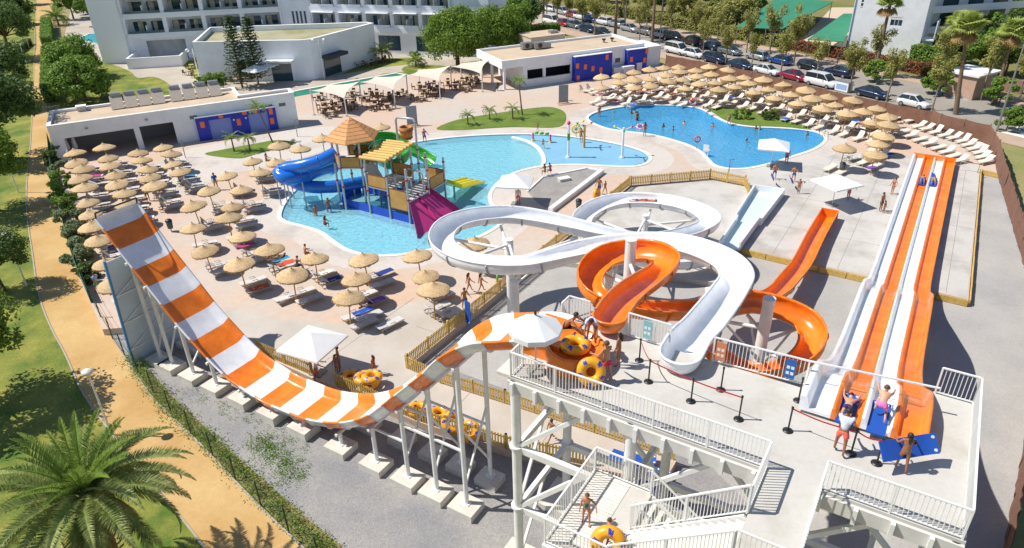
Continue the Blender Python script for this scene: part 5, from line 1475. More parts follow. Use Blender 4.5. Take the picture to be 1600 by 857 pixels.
# ================================================================== straw parasols
RP = random.Random(11)
def parasol_meshes(fringe, seed, rad_=1.05, name='a'):
    r = random.Random(seed)
    N = 26
    canopy = MB()
    prof = [(0.03, 2.70), (0.10, 2.66), (0.16, 2.58), (0.40, 2.47), (0.70, 2.36), (0.95, 2.24), (rad_, 2.16)]
    rows = []
    jit = [r.uniform(-0.035, 0.035) for _ in range(N)]
    for k, (rr, z) in enumerate(prof):
        f = rr / rad_
        rows.append([((rr + jit[j] * f) * math.cos(2 * math.pi * j / N), (rr + jit[j] * f) * math.sin(2 * math.pi * j / N), z + jit[(j * 5) % N] * 0.7 * f) for j in range(N)])
    canopy.grid(rows, closed=True, flip=True)
    canopy.grid([[(p[0] * 0.97, p[1] * 0.97, p[2] - 0.10) for p in rows[2]], [(p[0] * 0.97, p[1] * 0.97, p[2] - 0.07) for p in rows[-1]]], closed=True)
    fr_ = MB()
    top = rows[-1]
    K = N * 2
    for j in range(K):
        a0, a1 = 2 * math.pi * j / K, 2 * math.pi * (j + 0.93) / K
        rj = rad_ + jit[(j // 2) % N]
        d = fringe * r.uniform(0.6, 1.25)
        o = r.uniform(-0.02, 0.05)
        zt = 2.17 + jit[((j // 2) * 5) % N] * 0.7
        v = [(rj * math.cos(a0), rj * math.sin(a0), zt), (rj * math.cos(a1), rj * math.sin(a1), zt), ((rj + o) * math.cos(a1), (rj + o) * math.sin(a1), zt - d), ((rj + o) * math.cos(a0), (rj + o) * math.sin(a0), zt - d * r.uniform(0.7, 1))]
        fr_.add(v, [(3, 2, 1, 0)])
    pole = MB(); pole.cyl((0, 0, 0), (0, 0, 2.5), 0.045, 0.04, n=8)
    hub = MB(); hub.cyl((0, 0, 2.66), (0, 0, 2.78), 0.06, 0.03, n=8)
    return [('canopy', canopy.mesh('canopy_' + name, STRAW), [('fringe', fr_.mesh('fringe_' + name, STRAWF)), ('top_knot', hub.mesh('knot_' + name, STRAWF))]), ('pole', pole.mesh('pole_' + name, POLEW))]
PA = [parasol_meshes(0.13, s, name='s%d' % s) for s in range(3)]
PB_ = [parasol_meshes(0.42, s + 9, 1.12, name='l%d' % s) for s in range(2)]

# ================================================================== loungers
LFR = M('lounger frame', '#a39b90', 0.5, inst=0.06)
LGREY = M('grey sling', '#c8c4c1', 0.8, var=0.06, vs=4, inst=0.12)
LCREAM = M('cream sling', '#dbd3c3', 0.8, var=0.05, vs=4, inst=0.06)
LFRW = M('cream lounger frame', '#c9c2b6', 0.5)
def lounger_meshes(tilt, sling, frame, name):
    W2 = 0.33
    bed = MB()
    for k in range(1):
        bed.box((0.36, 0, 0.36), (1.18, 2 * W2 - 0.06, 0.035))
    a = rad(tilt)
    bx, bz = -0.25, 0.37
    L_ = 0.78
    back = MB()
    d = Vector((-math.cos(a), 0, math.sin(a)))
    nn = Vector((math.sin(a), 0, math.cos(a)))
    p0 = Vector((bx, 0, bz))
    vs = []
    for s_ in (0, 0.5, 1):
        for y in (-W2 + 0.03, W2 - 0.03):
            vs.append(p0 + d * (L_ * s_) + Vector((0, y, 0)) + nn * 0.018)
    for s_ in (0, 0.5, 1):
        for y in (-W2 + 0.03, W2 - 0.03):
            vs.append(p0 + d * (L_ * s_) + Vector((0, y, 0)) - nn * 0.018)
    back.add(vs, [(0, 2, 3, 1), (2, 4, 5, 3), (7, 9, 8, 6), (9, 11, 10, 8), (0, 6, 8, 2), (2, 8, 10, 4), (1, 3, 9, 7), (3, 5, 11, 9), (4, 10, 11, 5), (1, 7, 6, 0)])
    rail = {}
    out = [('bed', bed.mesh('bed_' + name, sling)), ('backrest', back.mesh('backrest_' + name, sling))]
    for s_, y in enumerate((-W2, W2)):
        m = MB(); m.bar((-0.95, y, 0.33), (0.97, y, 0.33), 0.05, 0.06); out.append(('side_rail', m.mesh('rail_%s%d' % (name, s_), frame)))
        m = MB(); m.bar((0.72, y, 0.30), (0.86, y, 0.0), 0.045); out.append(('leg', m.mesh('legf_%s%d' % (name, s_), frame)))
        m = MB(); m.tube([(-0.62, y, 0.30), (-0.52, y, 0.12), (-0.60, y, 0.03), (-0.78, y, 0.03), (-0.88, y, 0.12), (-0.80, y, 0.30)], 0.025, 5); out.append(('leg', m.mesh('legb_%s%d' % (name, s_), frame)))
        if name[0] == 'g':
            m = MB(); m.bar((-0.2, y * 1.02, 0.52), (0.22, y * 1.02, 0.52), 0.045, 0.03); m.bar((0.2, y * 1.02, 0.51), (0.24, y * 1.02, 0.36), 0.03); out.append(('armrest', m.mesh('arm_%s%d' % (name, s_), frame)))
    m = MB(); m.bar(p0 + d * 0.6 - nn * 0.03, Vector((-0.55, 0, 0.33)), 0.3, 0.02); out.append(('back_prop', m.mesh('prop_' + name, frame)))
    return out
LG = {t: lounger_meshes(t, LGREY, LFR, 'g%d' % t) for t in (6, 32, 55)}
LC = {t: lounger_meshes(t, LCREAM, LFRW, 'c%d' % t) for t in (6, 32, 52)}
TOW = [('#1f4fb0', 'blue'), ('#1c8fb8', 'turquoise'), ('#d2502a', 'orange'), ('#c2377f', 'pink'), ('#23397f', 'navy'), ('#7a4fb3', 'purple'), ('#8fc04a', 'lime'), ('#d8d3c8', 'white'), ('#2f5fc0', 'cobalt')]
_mb = MB()
_rows = [[(x, y, 0.015 * math.sin(5 * x + y * 4) + (0.10 if x < -0.5 else 0)) for y in (-0.3, -0.1, 0.1, 0.3)] for x in (-0.7, -0.4, 0, 0.4, 0.75)]
_mb.grid(_rows, flip=True); _mb.grid([[(x, y, z_ - 0.015) for x, y, z_ in r_] for r_ in _rows])
TOWM = _mb.mesh('towel_cloth', M('towel base', '#ffffff', 0.95))
def towel_at(p, ang, ci, where):
    c, n_ = TOW[ci]
    o = tag(ob('beach_towel', TOWM, None, Vector(p), ang), f'{n_} towel {where}', 'towel', 'beach towels')
    o.material_slots[0].link = 'OBJECT'; o.material_slots[0].material = M('towel ' + n_, c, 0.95, var=0.1, vs=3)
def towel(px, py, ang, ci, where, z=0.41):
    towel_at(G(px, py, z), rad(ang), ci, where)
parasols = []
def row(lst, rowphrase, endphrase, meshes, tilt_axis, lg, tone, nlounge=2, plabel=None, skip=()):
    for i, (px, py) in enumerate(lst):
        c = G(px, py, 2.62); c.z = 0
        mm = meshes[RP.randrange(len(meshes))]
        o_ = ORD[i + 1]
        build(mm, 'straw_parasol', f'straw parasol, {o_} from {endphrase} in the row {rowphrase}', 'parasol', c, RP.uniform(0, 6.28), group='straw parasols', sc=RP.uniform(0.9, 1.09)).rotation_euler = (RP.gauss(0, 0.045), RP.gauss(0, 0.045), RP.uniform(0, 6.28))
        parasols.append(c)
        ang = tilt_axis(c) if callable(tilt_axis) else tilt_axis
        d = Vector((math.cos(ang), math.sin(ang), 0)); pr = Vector((-d.y, d.x, 0))
        for s_, side in ((1, 'far'), (-1, 'near')):
            if (i, s_) in skip: continue
            t_ = RP.choice((6, 32, 55) if lg is LG else (6, 32, 32, 52))
            lc = c + d * (0.75 + RP.uniform(-0.1, 0.1)) + pr * (s_ * (0.62 + RP.uniform(0, 0.12)))
            build(lg[t_], 'sun_lounger', f'{tone} lounger, {side} one at {o_} parasol from {endphrase}, row {rowphrase}', 'lounger', lc, ang + RP.uniform(-0.06, 0.06), group=f'{tone} sun loungers')
            if RP.random() < 0.2:
                tc_ = RP.randrange(len(TOW))
                towel_at(lc + Vector((0, 0, 0.41)), ang, tc_, f'on {side} lounger, {o_} parasol from {endphrase}, row {rowphrase}')
def axL(c):
    f = max(0.0, min(1.0, (c.y - 42) / 35.0))
    return rad(40 - 32 * f)
BD = 'the service building'
row([(117, 236), (119, 248), (127, 259), (127, 275), (129, 290), (135, 307), (140, 325), (144, 348), (150, 368), (161, 401), (173, 433)], 'beside the shrubs', 'service building', PA, axL, LG, 'grey')
row([(162, 228), (166, 240), (172, 253), (177, 266), (182, 280), (191, 295), (197, 312)], 'next past the shrubs', 'service building', PA, axL, LG, 'grey')
row([(212, 233), (218, 244), (226, 255), (233, 269), (242, 285)], 'third past the shrubs', 'service building', PA, axL, LG, 'grey')
row([(253, 225), (262, 235), (271, 248), (281, 260)], 'nearest the blue wall', 'service building', PA, axL, LG, 'grey')
row([(434, 225), (467, 229), (394, 245), (431, 246)], 'by the lawn island', 'the island', PA, axL, LG, 'grey')
row([(356, 266), (404, 266), (326, 290), (374, 289)], 'left of the tube slide', 'the top', PA, axL, LG, 'grey')
row([(305, 317), (359, 313), (354, 338), (297, 350), (378, 363)], 'left of the play pool', 'the top', PA, axL, LG, 'grey')
row([(320, 381), (374, 407), (454, 423), (540, 459)], 'along the striped slide', 'the left', PA, axL, LG, 'grey')
row([(421, 386), (489, 396), (571, 400), (557, 428), (655, 393)], 'below the play pool', 'the left', PA, axL, LG, 'grey', skip=((4, -1), (4, 1)))
row([(742, 376), (666, 419), (675, 448)], 'beside the picket fence', 'the flume loop', PA, axL, LG, 'grey')
row([(503, 213), (596, 193)], 'behind the play castle', 'the left', PA, axL, LG, 'grey', skip=((0, 1), (1, 1)))
rr_ = [[(942, 118), (968, 114), (991, 110), (1015, 106), (1038, 102), (1061, 99)],
       [(942, 132), (967, 127), (992, 122), (1016, 117), (1041, 113), (1063, 109), (1087, 105), (1109, 102)],
       [(992, 134), (1017, 130), (1042, 124), (1066, 120), (1090, 115), (1112, 112), (1135, 107)],
       [(1070, 132), (1095, 128), (1117, 123), (1140, 119), (1163, 115)],
       [(1122, 136), (1148, 130), (1170, 126), (1193, 122)],
       [(1178, 138), (1202, 133), (1226, 129)],
       [(1210, 146), (1235, 142), (1259, 137)],
       [(1248, 156), (1270, 150), (1294, 146)],
       [(1283, 164), (1307, 158), (1330, 152)],
       [(1323, 174), (1348, 168), (1371, 163)],
       [(1364, 184), (1389, 177)],
       [(1386, 192), (1381, 205), (1373, 219), (1369, 234), (1320, 228)]]
def axR(c):
    return rad(180 + 38)     # feet towards the pool, head towards the fence
for k, lst in enumerate(rr_):
    last = k == 11
    ph = f'{ORD[k + 1]} from the bar' if not last else 'nearest the racer'
    row([p for p in lst], ph, 'pool' if not last else 'fence', PB_ if 4 <= k <= 10 else PA + PB_, axR, LC, 'white', skip=((3, 1), (3, -1)) if last else ())
# white loungers without parasols in the corner
A_ = [(1400, 186), (1422, 190), (1435, 199), (1447, 203), (1461.5, 208), (1476, 213), (1490, 217), (1504, 222), (1512, 228), (1521, 234), (1530, 240), (1534, 247), (1539, 254)]
B_ = [(1409, 208), (1421, 214), (1436, 220), (1450, 226), (1465, 233), (1478, 239), (1488, 246), (1498, 253)]
for nm, lst in (('back', A_), ('front', B_)):
    for i, (px, py) in enumerate(lst):
        build(LC[(32, 52, 32)[i % 3] if nm == 'back' else (6, 32)[i % 2]], 'sun_lounger', f'white lounger in the open corner, {ORD[i + 1]} from the parasols in the {nm} row', 'lounger', G(px, py + 2, 0), rad(180 + 22) + RP.uniform(-0.05, 0.05), group='white sun loungers')
for i, (px, py, lab, g, a) in enumerate(((913, 145, 'white lounger standing alone left of the first straw parasols by the bar', LC[52], 330), (924, 143, 'white lounger, second of the pair left of the parasols by bar', LC[52], 330), (948, 156, 'low white lounger at the deep pool end of the first parasol row', LC[32], 180), (1332, 252, 'grey lounger under the lone straw parasol above the racer', LG[32], 20), (697, 494, 'grey lounger beside the near picket fence post row', LG[32], 40), (610, 512, 'flat white lounger standing alone nearest the square white parasol', LG[6], 45), (578, 500, 'flat pale lounger, one left of the lone nearest lounger', LG[6], 42), (452, 470, 'pale lounger in the open between two straw parasols by the striped slide', LG[6], 42))):
    build(g, 'sun_lounger', lab, 'lounger', G(px, py, 0), rad(a), group='single sun loungers')
# towels
towel(566, 487, 42, 0, 'on a lounger under the nearest straw parasol')
towel(437, 405, 40, 1, 'on a lounger below the play pool edge')
towel(446, 411, 40, 2, 'on a lounger below the play pool edge')
towel(383, 383, 40, 3, 'on a lounger below a straw parasol left of the pool')
towel(199, 303, 12, 0, 'on a lounger near the top of the striped slide')
towel(1002, 146, 40, 0, 'on a lounger of the first rows above the deep pool')
towel(1028, 143, 40, 4, 'on a lounger above the deep pool')
towel(1140, 152, 40, 0, 'on white loungers above the grass island')
towel(1335, 189, 30, 0, 'on a white lounger near the pool ladder')
towel(1388, 241, 20, 0, 'under the straw parasol nearest the racer')
towel(1360, 262, 20, 5, 'on the lounger above the racer run-out')
towel(600, 425, 40, 4, 'on loungers below the pool beside the flume')

# ================================================================== white shade parasols
CANV = M('white canvas', (0.80, 0.79, 0.77), 0.85, var=0.03, vs=2)
CONCB = M('parasol base', '#8f8b84', 0.8)
def square_parasol(label, c, half, h, rz, drop=0.45, base=True):
    t = thing('square_parasol', label, 'parasol', c, rz)
    apex = (0, 0, h + 0.75)
    mb = MB(); cn = [(half, half), (-half, half), (-half, -half), (half, -half)]
    vs = [apex] + [(x, y, h) for x, y in cn] + [(x * 1.0, y * 1.0, h - 0.12) for x, y in cn]
    mb.add(vs, [(0, 1, 2), (0, 2, 3), (0, 3, 4), (0, 4, 1), (1, 5, 6, 2), (2, 6, 7, 3), (3, 7, 8, 4), (4, 8, 5, 1), (0, 2, 1)][:8])
    lpart(t, 'canopy', mb.mesh('square_canopy', CANV))
    for x, y in cn:
        mb = MB(); mb.bar((0, 0, h + 0.66), (x * 0.97, y * 0.97, h - 0.04), 0.03); lpart(t, 'rib', mb.mesh('rib', GREYM))
    mb = MB(); mb.cyl((0, 0, 0), (0, 0, h + 0.7), 0.035, n=8); lpart(t, 'pole', mb.mesh('pole', WSTEEL))
    if base:
        mb = MB(); mb.box((0, 0, 0.05), (0.8, 0.8, 0.1)); lpart(t, 'base', mb.mesh('base', CONCB))
square_parasol('square white parasol over the ring hand-out beside the striped slide', Vector((-12.05, 35.0, 0)), 1.5, 2.25, rad(-25))
square_parasol('square white parasol on the open slab left of the mat racer', G(1300, 321, 0), 1.55, 2.2, rad(22))
square_parasol('square white parasol at the near edge of the deep pool', G(1204, 260, 0), 1.5, 2.2, rad(-20))
square_parasol('square white parasol by the grey gravel triangle, lifeguard beneath', G(806, 319, 0), 1.5, 2.2, rad(-10))
# octagonal parasol on the tower
t = thing('round_parasol', 'round white parasol at the left corner of the slide tower', 'parasol', L(-10.75, 18.35, ZP))
N = 10; R1 = 0.98
mb = MB(); ring = [(R1 * math.cos(2 * math.pi * k / N), R1 * math.sin(2 * math.pi * k / N), 1.98) for k in range(N)]
mb.add([(0, 0, 2.55)] + ring + [(x, y, z - 0.2) for x, y, z in ring], [(0, 1 + k, 1 + (k + 1) % N) for k in range(N)] + [(1 + k, 1 + N + k, 1 + N + (k + 1) % N, 1 + (k + 1) % N) for k in range(N)])
lpart(t, 'canopy', mb.mesh('round_canopy', CANV))
mb = MB(); mb.cyl((0, 0, 0), (0, 0, 2.62), 0.03, n=8); lpart(t, 'pole', mb.mesh('round_pole', WSTEEL))
mb = MB(); mb.cyl((0, 0, 2.55), (0, 0, 2.66), 0.05, n=8); lpart(t, 'finial', mb.mesh('finial', BLACKM))
mb = MB(); mb.cyl((0, 0, 0), (0, 0, 0.12), 0.35, n=14); lpart(t, 'base', mb.mesh('round_base', CONCB))

# ================================================================== shade sails, tables and chairs of the terrace
SAIL = M('sail cloth', '#d9cdbb', 0.85, var=0.04, vs=1)
def sail(label, cs):
    t = thing('shade_sail', label, 'shade sail', ((cs[0] + cs[2]) / 2).xy.to_3d())
    K = 8
    rows = []
    for i in range(K + 1):
        r_ = []
        for j in range(K + 1):
            f, g = i / K, j / K
            # edges curve inwards
            fi = f + (0.5 - f) * 0.22 * math.sin(math.pi * g); gi = g + (0.5 - g) * 0.22 * math.sin(math.pi * f)
            p = cs[0] * ((1 - fi) * (1 - gi)) + cs[1] * (fi * (1 - gi)) + cs[2] * (fi * gi) + cs[3] * ((1 - fi) * gi)
            r_.append(p)
        rows.append(r_)
    mb = MB(); mb.grid(rows); mb.grid([[p - Vector((0, 0, 0.02)) for p in r_] for r_ in rows], flip=True)
    part(t, 'cloth', mb, SAIL)
    for c in cs:
        mb = MB(); mb.cyl((c.x, c.y, 0), (c.x, c.y, c.z + 0.15), 0.07, n=8); part(t, 'mast', mb, WSTEEL)
        mb = MB(); mb.box((c.x, c.y, 0.02), (0.35, 0.35, 0.04)); part(t, 'base_plate', mb, GREYM)
def gz(px, py, z):
    p = G(px, py, 0); p.z = z; return p
sail('pale shade sail nearest the service building on the terrace', [gz(491, 180, 3.2), gz(542, 182, 2.3), gz(566, 166, 3.3), gz(517, 160, 2.4)])
sail('second pale shade sail from the service building', [gz(566, 166, 3.25), gz(618, 168, 2.3), gz(638, 154, 3.3), gz(588, 147, 2.4)])
sail('third pale shade sail, middle of the terrace near the pine', [gz(638, 154, 3.2), gz(688, 155, 2.4), gz(706, 140, 3.4), gz(656, 136, 2.5)])
sail('pale shade sail adjoining the open corner of the pool bar', [gz(706, 140, 3.3), gz(754, 144, 2.5), gz(768, 129, 3.5), gz(721, 127, 2.6)])
BRN = M('brown wicker', '#5f4a3a', 0.7, inst=0.1)
BEI = M('beige table top', '#b59c82', 0.6)
def table_parts():
    a = MB(); a.box((0, 0, 0.73), (0.8, 0.8, 0.05)); b = MB(); b.cyl((0, 0, 0.04), (0, 0, 0.70), 0.04, n=8); c = MB(); c.box((0, 0, 0.02), (0.5, 0.5, 0.04))
    return [('table_top', a.mesh('table_top', BEI)), ('leg', b.mesh('table_leg', BRN)), ('base', c.mesh('table_base', BRN))]
def chair_parts():
    out = []
    a = MB(); a.box((0, 0, 0.44), (0.48, 0.48, 0.06)); out.append(('seat', a.mesh('chair_seat', BRN)))
    a = MB(); a.box((-0.23, 0, 0.68), (0.05, 0.46, 0.42)); out.append(('backrest', a.mesh('chair_back', BRN)))
    for k, (x, y) in enumerate(((-0.2, -0.2), (-0.2, 0.2), (0.2, -0.2), (0.2, 0.2))):
        a = MB(); a.bar((x, y, 0), (x, y, 0.41), 0.04); out.append(('leg', a.mesh('chair_leg%d' % k, BRN)))
    return out
TP, CP = table_parts(), chair_parts()
spots = [[(500, 157), (507, 168), (522, 175), (530, 167), (517, 183), (508, 176), (528, 153), (547, 163), (549, 172), (552, 150)],
         [(572, 158), (584, 172), (588, 164), (602, 163), (606, 171), (610, 156), (590, 151), (625, 151), (580, 150)],
         [(655, 140), (664, 147), (657, 158), (680, 152), (685, 146), (676, 138), (700, 134)],
         [(712, 140), (720, 133), (728, 143), (735, 136), (745, 131), (732, 127)]]
def side_of(a):
    a = (a + math.pi * 2) % (2 * math.pi)
    return ['right', 'far', 'left', 'near'][int((a + math.pi / 4) // (math.pi / 2)) % 4]
def dining(spl, phrase, nch, z):
    spl = sorted(spl)
    for i, (px, py) in enumerate(spl):
        c = G(px, py, z); rz = RP.uniform(-0.3, 0.3)
        o_ = ORD[i + 1]
        build(TP, 'bistro_table', f'small beige table, {o_} from the left {phrase}', 'table', c, rz, group=f'tables {phrase}')
        for j in range(nch):
            a = rz + j * math.pi / 2 + RP.uniform(-0.2, 0.2)
            rr = RP.uniform(0.62, 0.85)
            sd = ('right', 'far', 'left', 'near')[j]
            build(CP, 'bistro_chair', f'brown chair on the {sd} side of the {o_} table from left {phrase}', 'chair', c + Vector((math.cos(a) * rr, math.sin(a) * rr, 0)), a + math.pi, group=f'chairs {phrase}')
sn = ['under the leftmost sail', 'under the second sail', 'under the third sail', 'under the rightmost sail']
for k, l_ in enumerate(spots):
    dining(l_, sn[k], 4, 0)
# terrace of the restaurant annex: tables with white parasols
for k, (px, py) in enumerate(((428, 121), (440, 114), (415, 126), (403, 132))):
    square_parasol(['white terrace parasol at the annex nearest its dark doorway', 'white terrace parasol at the annex wall', 'white terrace parasol beside the two tall conifers', 'white terrace parasol in front of the tall conifers'][k], G(px, py, 0), 1.4, 2.2, rad(20 * k), base=False)
dining(((385, 128), (395, 124), (410, 120), (425, 125), (438, 122), (450, 120), (370, 131), (355, 128), (345, 133), (300, 108), (295, 118), (310, 122), (592, 100), (600, 97), (565, 105), (580, 103), (332, 137), (320, 132)), 'on hotel terrace', 3, ZG + 0.02)
# ================================================================== vegetation
RT = random.Random(5)
BARK = M('grey bark', '#8d7f6c', 0.9, var=0.2, vs=8, bump=0.4, bs=12)
BARKD = M('brown bark', '#6b5540', 0.9, var=0.2, vs=8, bump=0.5, bs=12)
PALMB = M('palm trunk', '#7f6a55', 0.9, var=0.25, vs=10, bump=0.6, bs=14, stretch=(1, 1, 4))
LF_PLANE = leafmat('plane leaf', '#77803a', '#bcb56a')
LF_PINE = leafmat('pine needle', '#465f22', '#8ba83a', 0.3)
LF_DARK = leafmat('dark evergreen leaf', '#3a5023', '#708a45', 0.35)
LF_BUSH = leafmat('bush leaf', '#4d7028', '#93b04a')
LF_SILV = leafmat('silvery leaf', '#5d6f48', '#9fad80')
LF_HEDGE = leafmat('hedge leaf', '#4a7420', '#8aab3f')
LF_NORF = leafmat('conifer needle', '#37492a', '#6d8044', 0.25)
LF_PALM = leafmat('palm leaflet', '#647d36', '#b9bf7c', 0.3, 0.4)
LF_PALMY = leafmat('young palm leaflet', '#688a36', '#aebf62', 0.35, 0.4)
LF_FAN = leafmat('fan palm leaf', '#7a9238', '#b9c26c', 0.35)
LF_DEAD = leafmat('dry palm leaf', '#7d6038', '#b59560', 0.2)
LF_WEED = leafmat('weed leaf', '#5a7a2a', '#93a850')
LF_RED = leafmat('rust flower', '#7a3b2a', '#a8704a')
def leaf(mb, p, nrm, size, r, asp=0.55, m=0):
    nrm = nrm.normalized()
    t = nrm.cross(Vector((r.uniform(-1, 1), r.uniform(-1, 1), r.uniform(-1, 1))))
    if t.length < 1e-3: t = Vector((1, 0, 0))
    t.normalize(); b = nrm.cross(t)
    l, w = size * 0.5, size * 0.5 * asp
    mb.add([p - t * l, p - b * w + t * (0.1 * l), p + t * l, p + b * w + t * (0.1 * l)], [(0, 1, 2, 3)], m)
def clump(mb, c, rd_, n, size, r, inner=0.45, up=0.25, asp=0.55, m=0):
    c = Vector(c)
    for _ in range(n):
        d = Vector((r.gauss(0, 1), r.gauss(0, 1), r.gauss(0, 1)))
        if d.length < 1e-3: continue
        d.normalize()
        k = inner + (1 - inner) * r.random() ** 0.6
        p = c + Vector((d.x * rd_[0], d.y * rd_[1], d.z * rd_[2])) * k
        nr = d * 0.7 + Vector((r.uniform(-1, 1), r.uniform(-1, 1), r.uniform(-1, 1))) * 0.75 + Vector((0, 0, up))
        leaf(mb, p, nr, size * r.uniform(0.6, 1.35), r, asp, m)
def limb(mb, p, q, r0, r1, rng, bend=0.15, n=6):
    p, q = Vector(p), Vector(q); L_ = (q - p).length
    pts, rs = [], []
    o = Vector((rng.uniform(-1, 1), rng.uniform(-1, 1), 0)) * L_ * bend
    for i in range(5):
        f = i / 4; pts.append(p.lerp(q, f) + o * math.sin(math.pi * f)); rs.append(r0 + (r1 - r0) * f)
    mb.tube(pts, 0, n, rs=rs)
# ---- roadside plane trees
def plane_tree(seed, h=6.6):
    r = random.Random(seed); tr = MB(); cr = MB()
    limb(tr, (0, 0, 0), (r.uniform(-.1, .1), r.uniform(-.1, .1), h * 0.40), 0.11, 0.085, r, 0.02, 8)
    limbs = []
    nb = r.randint(3, 5)
    for k in range(nb):
        a = 2 * math.pi * k / nb + r.uniform(-0.4, 0.4); rr = r.uniform(0.5, 1.15)
        q = Vector((math.cos(a) * rr, math.sin(a) * rr, h * r.uniform(0.72, 0.97)))
        limb(tr, (0, 0, h * r.uniform(0.34, 0.40)), q, 0.06, 0.015, r, 0.12)
        for j in range(4):
            f = 0.40 + 0.2 * j
            c = Vector((0, 0, h * 0.37)).lerp(q, f) + Vector((r.uniform(-.35, .35), r.uniform(-.35, .35), r.uniform(-.2, .2)))
            clump(cr, c, (r.uniform(.45, .75), r.uniform(.45, .75), r.uniform(.5, .8)), 120, 0.26, r, 0.3)
    return [('trunk', tr.mesh('plane_trunk%d' % seed, BARK)), ('crown', cr.mesh('plane_crown%d' % seed, LF_PLANE))]
PT = [plane_tree(s) for s in (1, 2, 3, 4)]
near = [(1456, 173), (1385, 159), (1326, 146), (1273, 131), (1219, 120), (1173, 111), (1133, 102), (1097, 94), (999, 66), (929, 60), (909, 48), (888, 43), (870, 39), (854, 34)]
for i, (px, py) in enumerate(near):
    build(PT[i % 4], 'plane_tree', f'roadside plane tree beyond the brown fence, {ORD[i + 1]} from the right', 'tree', G(px, py, ZG), RT.uniform(0, 6), group='plane trees on the park side of the road', sc=RT.uniform(0.9, 1.12) * (1.0 if py > 90 else 1.15))
far = [(1594, 152), (1532, 157), (1468, 143), (1362, 121), (1240, 100), (1202, 89), (1166, 83), (1120, 72), (1085, 63), (1046, 53), (1010, 46), (975, 36), (945, 28), (905, 18), (870, 8)]
for i, (px, py) in enumerate(far):
    build(PT[(i + 2) % 4], 'plane_tree', f'plane tree on the far pavement, {ORD[i + 1]} from the right', 'tree', G(px, py, ZG), RT.uniform(0, 6), group='plane trees on the far side of the road', sc=RT.uniform(1.0, 1.3))
# ---- dense round trees and shrubs
def round_tree(seed, rx, rz_, h, nclump, nleaf, size, lm, trunk=0.2, bark=BARKD, flat=1.0):
    r = random.Random(seed); tr = MB(); cr = MB()
    limb(tr, (0, 0, 0), (0, 0, h - rz_ * 0.4), trunk, trunk * 0.6, r, 0.03, 8)
    for k in range(nclump):
        a = r.uniform(0, 2 * math.pi); e = math.asin(r.uniform(-0.55, 1.0)); k_ = r.uniform(0.55, 0.92)
        d = Vector((math.cos(a) * math.cos(e) * rx, math.sin(a) * math.cos(e) * rx, math.sin(e) * rz_)) * k_
        s = r.uniform(0.22, 0.42) * rx
        clump(cr, Vector((0, 0, h)) + d, (s, s, s * 0.75 * flat), nleaf, size, r, 0.35)
        if k % 3 == 0: limb(tr, (0, 0, h - rz_ * 0.6), Vector((0, 0, h)) + d, trunk * 0.35, trunk * 0.08, r)
    return [('trunk', tr.mesh('rt_trunk%d' % seed, bark)), ('crown', cr.mesh('rt_crown%d' % seed, lm))]
pine = round_tree(21, 5.6, 3.5, 4.3, 105, 330, 0.34, LF_PINE, 0.4)
build(pine, 'umbrella_pine', 'broad rounded pine beside the pool bar, left of its pair', 'tree', G(716, 104, 0), 0.3, sc=(0.98, 0.98, 1.12))
build(pine, 'umbrella_pine', 'broad rounded pine behind the pool bar, right of its pair', 'tree', G(778, 93, 0), 2.2, sc=(0.86, 0.86, 1.05))
dark = [round_tree(31, 4.4, 3.8, 6.0, 46, 240, 0.36, LF_DARK, 0.35), round_tree(32, 4.2, 3.6, 5.6, 42, 240, 0.34, LF_PINE, 0.3)]
dl = [(2, 40, 5.5, 1.1, 0, 'dark evergreen tree at the top left corner of the lawn'), (-14, 108, 5.0, 1.0, 0, 'dark evergreen tree at the left edge behind the lamp posts'), (-14, 172, 5.2, 1.12, 0, 'large dark tree at the left edge overhanging the sandy path'), (-38, 245, 5.0, 0.9, 1, 'spreading tree at the left edge below the large dark one'), (-22, 388, 3.2, 0.55, 0, 'low dark tree at the left edge beside the lamp post'), (-105, 520, 5.0, 0.9, 1, 'tree left of the lawn throwing dappled shade across the path')]
for px, py, z_, s_, k, lab in dl:
    p = G(px, py, z_); p.z = ZG
    build(dark[k], 'evergreen_tree', lab, 'tree', p, RT.uniform(0, 6), group='dark trees along the left edge', sc=s_)
wil = round_tree(41, 4.2, 3.0, 3.2, 50, 300, 0.42, LF_BUSH, 0.3)
build(wil, 'bushy_tree', 'large bushy green tree behind the service building, nearer its roof', 'tree', G(135, 158, ZG), 0, sc=(1.0, 1.0, 1.0))
build(round_tree(42, 3.9, 3.4, 3.6, 46, 280, 0.4, LF_BUSH, 0.3), 'bushy_tree', 'tall bushy green tree beside the green hedge of the hotel garden', 'tree', G(120, 125, ZG), 0)
shr = [round_tree(51 + k, 1.1, 1.0, 1.1, 14, 170, 0.2, (LF_SILV, LF_BUSH, LF_DARK)[k], 0.06) for k in range(3)]
for i, (px, py, k, s_) in enumerate(((92, 262, 2, 1.2), (96, 280, 0, 1.0), (100, 298, 1, 1.0), (106, 318, 1, 1.15), (110, 340, 1, 1.1), (116, 362, 0, 1.15), (124, 388, 0, 1.3), (132, 418, 0, 1.3), (140, 446, 2, 0.9))):
    build(shr[k], 'shrub', f'shrub against the green fence by the path, {ORD[i + 1]} from the service building', 'shrub', G(px, py, ZG), RT.uniform(0, 6), group='shrubs along the path fence', sc=s_)
